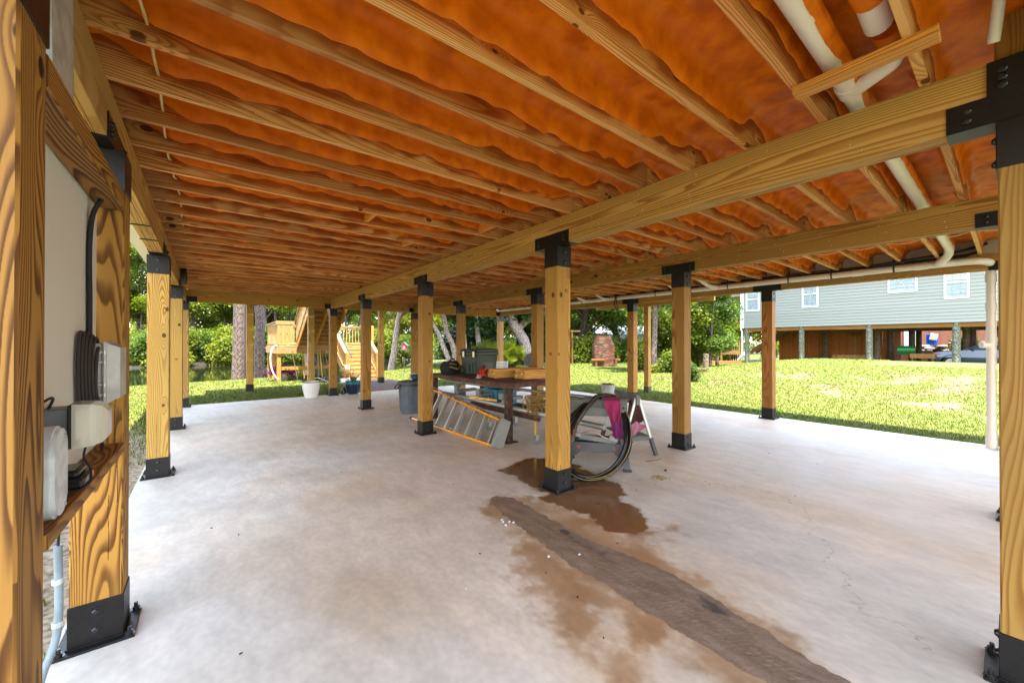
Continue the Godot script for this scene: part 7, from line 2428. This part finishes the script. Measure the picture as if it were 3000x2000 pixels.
func car() -> void:
	var at := v(34.7, 0.10, 2.95)
	var o := thing("parked_car", "dark blue grey car parked behind the neighbour's green piling", "car", at)
	# side outline: (along the car from its nose, height); the car points to +depth
	var lower := [Vector2(0.02, 0.32), Vector2(0.0, 0.55), Vector2(0.08, 0.78), Vector2(0.30, 0.90), Vector2(1.20, 1.00), Vector2(1.45, 1.03), Vector2(3.9, 1.05), Vector2(4.5, 1.0), Vector2(4.62, 0.75), Vector2(4.6, 0.36)]
	var W := 0.9
	var body := func(k: Mk, pts: Array, inset: Array, y_low: float) -> void:
		# two side skins and a roof skin between them
		for i in pts.size() - 1:
			var a: Vector2 = pts[i]
			var c: Vector2 = pts[i + 1]
			var ia: float = W - inset[i]
			var ic: float = W - inset[i + 1]
			k.flat(Vector3(-ia, a.y, a.x), Vector3(ia, a.y, a.x), Vector3(ic, c.y, c.x), Vector3(-ic, c.y, c.x), Vector3(0, (c.x - a.x), -(c.y - a.y)))
			for s in [-1.0, 1.0]:
				k.flat(Vector3(s * ia, a.y, a.x), Vector3(s * ic, c.y, c.x), Vector3(s * W, maxf(y_low, minf(c.y, 0.62)), c.x), Vector3(s * W, maxf(y_low, minf(a.y, 0.62)), a.x), Vector3(s, 0.2, 0))
	piece("body", o, "car_paint", Color(1, 1, 1), func(k: Mk):
		body.call(k, lower, [0.10, 0.08, 0.06, 0.10, 0.10, 0.06, 0.06, 0.08, 0.06, 0.06], 0.34)
		# lower sides with the wheel openings left dark
		for s in [-1.0, 1.0]:
			for z in [[0.03, 0.45], [1.22, 3.32], [4.10, 4.6]]:
				k.flat(Vector3(s * W, 0.62, z[0]), Vector3(s * W, 0.62, z[1]), Vector3(s * (W - 0.05), 0.27, z[1]), Vector3(s * (W - 0.05), 0.27, z[0]), Vector3(s, 0, 0))
			for c in [0.84, 3.70]:
				var prev := Vector3.ZERO
				for i in 13:
					var a := PI * i / 12.0
					var p := Vector3(s * W, 0.34 + 0.38 * sin(a), c - 0.39 * cos(a))
					if i > 0:
						k.flat(prev, p, Vector3(s * W, maxf(0.62, p.y), p.z), Vector3(s * W, maxf(0.62, prev.y), prev.z), Vector3(s, 0, 0))
						k.flat(prev, p, p + Vector3(s * 0.015, 0.03, 0), prev + Vector3(s * 0.015, 0.03, 0), Vector3(s, 0.3, 0))
					prev = p)
	var cab := [Vector2(1.32, 1.02), Vector2(2.05, 1.40), Vector2(2.4, 1.47), Vector2(3.5, 1.46), Vector2(4.45, 1.02)]
	piece("roof", o, "car_paint", Color(0.6, 0.6, 0.6), func(k: Mk):
		for q in [[1, 2], [2, 3]]:
			var a: Vector2 = cab[q[0]]
			var c: Vector2 = cab[q[1]]
			k.flat(Vector3(-0.62, a.y, a.x), Vector3(0.62, a.y, a.x), Vector3(0.62, c.y, c.x), Vector3(-0.62, c.y, c.x), Vector3.UP)
		for s in [-1.0, 1.0]:
			k.tube([Vector3(s * 0.82, 1.03, 1.32), Vector3(s * 0.62, 1.41, 2.05), Vector3(s * 0.61, 1.475, 2.5), Vector3(s * 0.62, 1.46, 3.5), Vector3(s * 0.82, 1.03, 4.45)], 0.035, 6)
			k.bar(Vector3(s * 0.84, 1.03, 2.95), Vector3(s * 0.63, 1.45, 2.95), 0.03, 0.07, Vector3(0, 0, 1)))
	piece("window_glass", o, "gloss", Color(0.05, 0.085, 0.13), func(k: Mk):
		for s in [-1.0, 1.0]:
			k.flat(Vector3(s * 0.83, 1.04, 1.45), Vector3(s * 0.63, 1.40, 2.1), Vector3(s * 0.63, 1.44, 2.92), Vector3(s * 0.83, 1.04, 2.92), Vector3(s, 0.4, 0))
			k.flat(Vector3(s * 0.83, 1.04, 2.98), Vector3(s * 0.63, 1.44, 2.98), Vector3(s * 0.63, 1.43, 3.5), Vector3(s * 0.83, 1.04, 4.3), Vector3(s, 0.4, 0))
		k.flat(Vector3(-0.80, 1.03, 1.33), Vector3(0.80, 1.03, 1.33), Vector3(0.60, 1.40, 2.04), Vector3(-0.60, 1.40, 2.04), Vector3(0, 0.7, -0.6))
		k.flat(Vector3(-0.60, 1.45, 3.52), Vector3(0.60, 1.45, 3.52), Vector3(0.80, 1.03, 4.43), Vector3(-0.80, 1.03, 4.43), Vector3(0, 0.7, 0.6)))
	for s in [-1.0, 1.0]:
		for z in [0.84, 3.70]:
			var w := piece("wheel", o, "matte", Color(0.015, 0.015, 0.015), func(k: Mk):
				k.cyl(Vector3(s * 0.64, 0.33, z), Vector3(s * 0.87, 0.33, z), 0.335, 0.335, 24))
			piece("rim", w, "metal", Color(0.4, 0.4, 0.42), func(k: Mk):
				k.cyl(Vector3(s * 0.86, 0.33, z), Vector3(s * 0.88, 0.33, z), 0.22, 0.20, 18)
				for i in 5:
					var a := TAU * i / 5
					k.bar(Vector3(s * 0.885, 0.33, z), Vector3(s * 0.885, 0.33 + sin(a) * 0.2, z + cos(a) * 0.2), 0.05, 0.015, Vector3(s, 0, 0)))
		piece("headlight", o, "gloss", Color(0.55, 0.55, 0.52), func(k: Mk): k.ball(Vector3(s * 0.66, 0.74, 0.13), Vector3(0.18, 0.075, 0.12), Basis.IDENTITY, 12, 7))
		piece("turn_signal", o, "gloss", Color(0.5, 0.10, 0.05), func(k: Mk): k.ball(Vector3(s * 0.84, 0.78, 0.33), Vector3(0.05, 0.045, 0.13), Basis.IDENTITY, 10, 6))
		piece("mirror", o, "car_paint", Color(0.5, 0.5, 0.5), func(k: Mk):
			k.ball(Vector3(s * 0.99, 1.08, 1.66), Vector3(0.10, 0.075, 0.07), Basis.IDENTITY, 10, 6)
			k.bar(Vector3(s * 0.82, 1.04, 1.66), Vector3(s * 0.95, 1.06, 1.66), 0.04, 0.03))
		piece("door_handle", o, "gloss", Color(0.03, 0.04, 0.05), func(k: Mk): k.box(Vector3(s * 0.885, 0.86, 2.75), Vector3(0.03, 0.03, 0.16), Basis.IDENTITY, 1, 0.008))
	piece("bumper", o, "matte", Color(0.02, 0.024, 0.03), func(k: Mk):
		k.box(Vector3(0, 0.42, 0.0), Vector3(1.66, 0.22, 0.12), Basis.IDENTITY, 1, 0.04)
		k.box(Vector3(0, 0.27, 2.3), Vector3(1.7, 0.10, 4.4)))
	# the mesh points to -z from its nose at 0; turn is not needed since +z is toward the camera's back

func side_steps() -> void:
	var C := Color(0.55, 0.50, 0.38)
	var o := thing("side_steps", "small weathered wooden steps with railings at the corner of the neighbour's house", "steps", v(33.6, 0, 14.0))
	var b := Vector3(33.6, 0, -14.0)
	var ends := []
	for i in 4:
		timber("tread", v(32.7, 0.16 + i * 0.17, 15.2 - i * 0.28) - b, Vector3(1.1, 0.04, 0.29), 0, o, C, "wood_c", 0.003)
	timber("platform", v(32.9, 0.86, 13.4) - b, Vector3(1.6, 0.06, 1.5), 0, o, C, "wood_c", 0.003)
	timber("rim_board", v(32.1, 0.74, 13.4) - b, Vector3(0.04, 0.20, 1.5), 2, o, C * 0.9, "wood_c", 0.003)
	for q in [[32.15, 15.35, 1.0], [32.15, 14.1, 1.75], [33.7, 14.1, 1.75], [33.2, 15.35, 1.0], [32.15, 12.75, 1.75]]:
		timber("newel", v(q[0], q[2] * 0.5 - 0.05, q[1]) - b, Vector3(0.12, q[2] + 0.1, 0.12), 1, o, C, "wood_c", 0.004)
	baluster_run(o, v(32.15, 0.05, 15.35) - b, v(32.15, 0.86, 14.1) - b, 0.85, 7, C)
	baluster_run(o, v(32.15, 0.88, 14.1) - b, v(32.15, 0.88, 12.75) - b, 0.85, 9, C)
	baluster_run(o, v(33.2, 0.05, 15.35) - b, v(33.7, 0.86, 14.1) - b, 0.85, 7, C)
	# stairs under the house
	o = thing("house_stairs", "dark wooden stairs under the corner of the neighbour's house", "stairs", v(36.0, 0, 12.2))
	b = Vector3(36.0, 0, -12.2)
	for i in 9:
		timber("tread", v(35.6, 0.9 + i * 0.19, 12.9 - i * 0.27) - b, Vector3(1.1, 0.045, 0.28), 0, o, Color(0.36, 0.28, 0.18), "wood_c", 0.002)
	for x in [35.05, 36.15]:
		piece("stringer", o, "wood_c", Color(0.28, 0.22, 0.15), func(k: Mk): k.bar(v(x, 0.75, 13.1) - b, v(x, 2.6, 10.4) - b, 0.05, 0.25))
		baluster_run(o, v(x, 0.9, 13.0) - b, v(x, 2.6, 10.6) - b, 0.85, 9, Color(0.26, 0.22, 0.18))
	# curtain under the neighbour's porch roof
	o = thing("porch_curtain", "brown cloth hung under the neighbour's side porch roof", "curtain", v(33.0, 4.4, 13.6))
	piece("cloth", o, "cloth", Color(0.16, 0.10, 0.075), func(k: Mk):
		for i in 10:
			k.flat(Vector3(0.04 * (i % 2), -0.65 - 0.1 * sin(i * 1.7), -i * 0.09), Vector3(0.04 * ((i + 1) % 2), -0.65 - 0.1 * sin(i * 1.7 + 1.7), -i * 0.09 - 0.09), Vector3(0.04 * ((i + 1) % 2), 0.7, -i * 0.09 - 0.09), Vector3(0.04 * (i % 2), 0.7, -i * 0.09), Vector3.LEFT))
	piece("porch_roof", o, "paint", Color(0.30, 0.24, 0.20), func(k: Mk): k.box(Vector3(1.5, 0.85, -0.4), Vector3(3.8, 0.16, 2.2)))

func yard() -> void:
	var bricks := [Color(0.21, 0.060, 0.032), Color(0.26, 0.080, 0.040), Color(0.17, 0.055, 0.036), Color(0.28, 0.20, 0.14), Color(0.09, 0.060, 0.048), Color(0.27, 0.105, 0.060)]
	# outdoor fireplace of brick: courses are parts
	var at := v(21.0, height(21.0, 16.85), 16.85)
	var o := thing("brick_fireplace", "weathered red brick outdoor fireplace with sloped shoulders on the lawn", "fireplace", at, "", -0.66)
	piece("core", o, "matte", Color(0.16, 0.145, 0.13), func(k: Mk):
		k.prism(PackedVector2Array([Vector2(-0.64, -0.1), Vector2(0.64, -0.1), Vector2(0.64, 1.45), Vector2(0.36, 2.06), Vector2(-0.40, 2.06), Vector2(-0.64, 1.45)]), Vector3.RIGHT, Vector3.UP, Vector3(0, 0, 0.30), Vector3(0, 0, -0.6)))
	for i in 28:
		var y := 0.0375 + i * 0.075
		var l := -0.665
		var r := 0.665
		if y > 1.45:
			l = lerpf(-0.665, -0.43, (y - 1.45) / 0.62)
			r = lerpf(0.665, 0.38, (y - 1.45) / 0.62)
		var x := l - (0.10 if i % 2 else 0.0)
		while x < r - 0.02:
			var a := maxf(x, l)
			var c := minf(x + 0.20, r)
			if c - a > 0.035:
				timber_brick(o, Vector3((a + c) * 0.5, y, 0.30), Vector3(c - a - 0.012, 0.062, 0.05 + rng.randf_range(-0.006, 0.008)), bricks)
			x += 0.208
		for s in [l, r]:
			for z in 3:
				timber_brick(o, Vector3(s, y, 0.20 - z * 0.2 - (0.05 if i % 2 else 0.0)), Vector3(0.03, 0.062, 0.17), bricks)
	o = thing("fireplace_bench", "weathered plank seat wrapped round the brick fireplace on two posts", "bench", at, "", -0.66)
	for q in [[-0.62, 0.55], [0.68, 0.62]]:
		timber("bench_post", Vector3(q[0], 0.25, 0.62), Vector3(0.13, 0.66, 0.13), 1, o, Color(0.26, 0.22, 0.16), "wood_c", 0.004)
	for i in 2:
		timber("seat_plank", Vector3(-0.52, 0.50, 0.52 + 0.14 * i), Vector3(0.86, 0.11, 0.13), 0, o, Color(0.40, 0.30, 0.22), "wood_c", 0.004)
		timber("seat_plank", Vector3(0.82, 0.50, 0.30 + 0.14 * i), Vector3(0.36, 0.14, 0.13), 0, o, Color(0.40, 0.30, 0.22), "wood_c", 0.004)
	for i in 4:
		timber("front_plank", Vector3(-0.28, 0.06 + i * 0.115, 0.50), Vector3(0.48, 0.105, 0.03), 0, o, Color(0.20, 0.13, 0.10), "wood_c", 0.002)
	# T pole
	o = thing("clothesline_pole", "wooden T shaped clothesline pole on the lawn left of the fireplace", "pole", bearing(0.154, 29.0, 0.0))
	timber("pole", Vector3(0, 1.25, 0), Vector3(0.11, 2.6, 0.11), 1, o, Color(0.30, 0.25, 0.2), "wood_c", 0.004)
	timber("cross_arm", Vector3(0.1, 2.48, 0.1), Vector3(0.95, 0.10, 0.09), 0, o, Color(0.30, 0.25, 0.2), "wood_c", 0.004, Basis(Vector3.UP, -0.66))
	o = thing("trampoline", "low trampoline frame with grey legs behind the clothesline pole", "trampoline", bearing(0.15, 37.5, 0.0))
	piece("mat", o, "matte", Color(0.30, 0.30, 0.31), func(k: Mk):
		k.lathe([Vector2(2.1, 0.86), Vector2(2.1, 0.93), Vector2(0, 0.93)], Vector3.ZERO, Basis.IDENTITY, 30))
	for i in 6:
		piece("leg", o, "alum", Color(0.45, 0.52, 0.5), func(k: Mk):
			var a := TAU * i / 6 + 0.3
			for s in [-0.16, 0.16]:
				k.cyl(Vector3(cos(a + s) * 2.0, -0.1, sin(a + s) * 2.0), Vector3(cos(a + s) * 2.0, 0.88, sin(a + s) * 2.0), 0.035, 0.035, 7))
	# far fence, cabin and shed
	o = thing("far_fence", "long grey board fence at the far end of the lawn behind the fireplace", "fence", bearing(0.26, 44.0, 0.0))
	for i in 60:
		timber("fence_board", Vector3(0.787, 0, 0.617) * (-9.0 + i * 0.3) + Vector3(0, 0.75, 0), Vector3(0.27, 1.5, 0.03), 1, o, Color(0.24, 0.22, 0.20) * rng.randf_range(0.7, 1.1), "wood_c", 0.002, Basis(Vector3.UP, -0.66))
	o = thing("far_cabin", "low pale cabin with a dark roof glimpsed behind the fireplace oaks", "cabin", bearing(0.285, 48.0, 0.0), "", -0.66)
	piece("wall", o, "paint", Color(0.50, 0.50, 0.50), func(k: Mk): k.box(Vector3(0, 1.3, 0), Vector3(7.0, 2.7, 4.0)))
	piece("roof", o, "matte", Color(0.16, 0.17, 0.19), func(k: Mk):
		k.prism(PackedVector2Array([Vector2(-2.4, 2.6), Vector2(2.4, 2.6), Vector2(0, 3.7)]), Vector3(0, 0, 1), Vector3.UP, Vector3(-3.8, 0, 0), Vector3(7.6, 0, 0)))
	for x in [-2.2, 0.0, 2.2]:
		piece("window", o, "gloss", Color(0.06, 0.07, 0.07), func(k: Mk): k.box(Vector3(x, 1.6, 2.01), Vector3(0.9, 0.9, 0.04)))
	o = thing("wooden_shed", "brown board shed with a slanted pale metal roof, behind the picket fence", "shed", bearing(0.492, 44.0, 0.0), "", -0.66)
	for i in 17:
		timber("wall_board", Vector3(-0.6, 0.1 + i * 0.17, 0.0), Vector3(2.6, 0.165, 0.05), 0, o, Color(0.17, 0.12, 0.09) * rng.randf_range(0.75, 1.2), "wood_c", 0.004)
		timber("wall_board", Vector3(1.25, 0.1 + i * 0.17, -0.9), Vector3(0.05, 0.165, 1.8), 2, o, Color(0.14, 0.10, 0.08) * rng.randf_range(0.75, 1.2), "wood_c", 0.004)
	piece("roof", o, "alum", Color(0.62, 0.70, 0.66), func(k: Mk):
		k.prism(PackedVector2Array([Vector2(-2.2, 3.65), Vector2(2.0, 2.75), Vector2(2.0, 2.82), Vector2(-2.2, 3.72)]), Vector3.RIGHT, Vector3.UP, Vector3(0, 0, 0.6), Vector3(0, 0, -3.2))
		for i in 12:
			k.bar(Vector3(-2.2, 3.73, 0.5 - i * 0.26), Vector3(2.0, 2.83, 0.5 - i * 0.26), 0.03, 0.03))
	piece("front_clutter", o, "plastic", Color(0.45, 0.45, 0.47), func(k: Mk):
		k.box(Vector3(1.6, 0.6, 0.2), Vector3(0.6, 0.8, 0.5), Basis.IDENTITY, 1, 0.05)
		k.box(Vector3(2.2, 0.4, 0.1), Vector3(0.5, 0.6, 0.5), Basis.IDENTITY, 1, 0.05))
	o = thing("boat_cover", "cream tarpaulin draped over a boat right of the wooden shed", "tarpaulin", bearing(0.535, 43.0, 0.0), "", -0.5)
	piece("tarpaulin", o, "cloth", Color(0.62, 0.50, 0.36), func(k: Mk):
		var n := 18
		var g := []
		for j in n + 1:
			var row := []
			for i in n + 1:
				var x := lerpf(-2.4, 2.4, i / float(n))
				var z := lerpf(-1.1, 1.1, j / float(n))
				var e := sqrt(pow(absf(x / 2.4), 2.4) + pow(absf(z / 1.1), 2.4))
				row.append(Vector3(x, maxf(0.25, 1.75 * (1.0 - 0.75 * e * e) - 0.12 * x + 0.05 * sin(x * 6.0) * e), z))
			g.append(row)
		for j in n:
			for i in n:
				k.flat(g[j][i], g[j][i + 1], g[j + 1][i + 1], g[j + 1][i], Vector3.UP))
	piece("hull", o, "gloss", Color(0.55, 0.57, 0.6), func(k: Mk): k.box(Vector3(0.2, 0.35, 0), Vector3(4.6, 0.5, 1.8), Basis.IDENTITY, 1, 0.15))
	o = thing("picket_fence", "black picket fence on the grass before the shed", "fence", bearing(0.49, 35.0, 0.0))
	for i in 34:
		timber("picket", Vector3(0.787, 0, 0.617) * (-2.6 + i * 0.175) + Vector3(0, 0.42, 0), Vector3(0.09, 0.85, 0.02), 1, o, Color(0.045, 0.045, 0.045), "wood_c", 0.002, Basis(Vector3.UP, -0.66))
	for y in [0.2, 0.7]:
		timber("rail", Vector3(0.787, 0, 0.617) * 0.35 + Vector3(0, y, 0.02), Vector3(6.1, 0.07, 0.03), 0, o, Color(0.045, 0.045, 0.045), "wood_c", 0.002, Basis(Vector3.UP, -0.66))
	o = thing("timber_edging", "long weathered timber lying along the grass left of the side steps", "edging", bearing(0.505, 29.5, 0.0))
	timber("beam", Vector3(0, 0.12, 0), Vector3(5.2, 0.26, 0.22), 0, o, Color(0.42, 0.36, 0.28), "wood_c", 0.01, Basis(Vector3.UP, -0.56))
	for q in [[0.468, 23.0, 0.62, 0.10, "short wooden stump post at the left of the three, in the grass by the mulch"], [0.497, 19.5, 0.75, 0.13, "thickest wooden stump post, standing in the mulch right of the cracked post"], [0.526, 25.0, 0.70, 0.10, "wooden stump post farthest right, on the grass before the timber edging"], [0.391, 18.6, 0.65, 0.08, "pale wooden stake in the mulch bed left of the bright shrub"]]:
		o = thing("stump_post", q[4], "post", bearing(q[0], q[1], 0.0))
		piece("post_wood", o, "bark", Color(0.50, 0.43, 0.30), func(k: Mk): k.cyl(Vector3(0, -0.1, 0), Vector3(0, q[2], 0), q[3] * 1.05, q[3], 12))
	var mulch := []
	var mc := []
	for i in 900:
		var bq := rng.randf_range(0.31, 0.50)
		var p := bearing(bq, 18.9 + 2.2 * (bq - 0.4) * -6.0 + rng.randfn() * 0.5, 0.0)
		mulch.append(Transform3D(Basis.from_euler(Vector3(rng.randf() * 6.0, rng.randf() * 6.0, 0)).scaled(Vector3.ONE * rng.randf_range(0.06, 0.13)), p + Vector3(0, 0.02, 0)))
		mc.append(Color(0.10, 0.06, 0.045) * rng.randf_range(0.5, 1.6))
	var mm := scatter("mulch", clump(0), M["leaf"], mulch, mc)
	tag(mm, "brown leaf mulch under the shrubs right of the side porch post", "mulch", "", "stuff")

func timber_brick(o: Node, c: Vector3, s: Vector3, cols: Array) -> void:
	var k := Mk.new()
	var t: Color = cols[rng.randi() % cols.size()] * rng.randf_range(0.7, 1.15)
	k.col = t
	k.box(c + Vector3(rng.randf_range(-0.003, 0.003), 0, rng.randf_range(-0.003, 0.003)), s, Basis.IDENTITY, 1, 0.004)
	obj("brick", k, M["brick_face"], o)
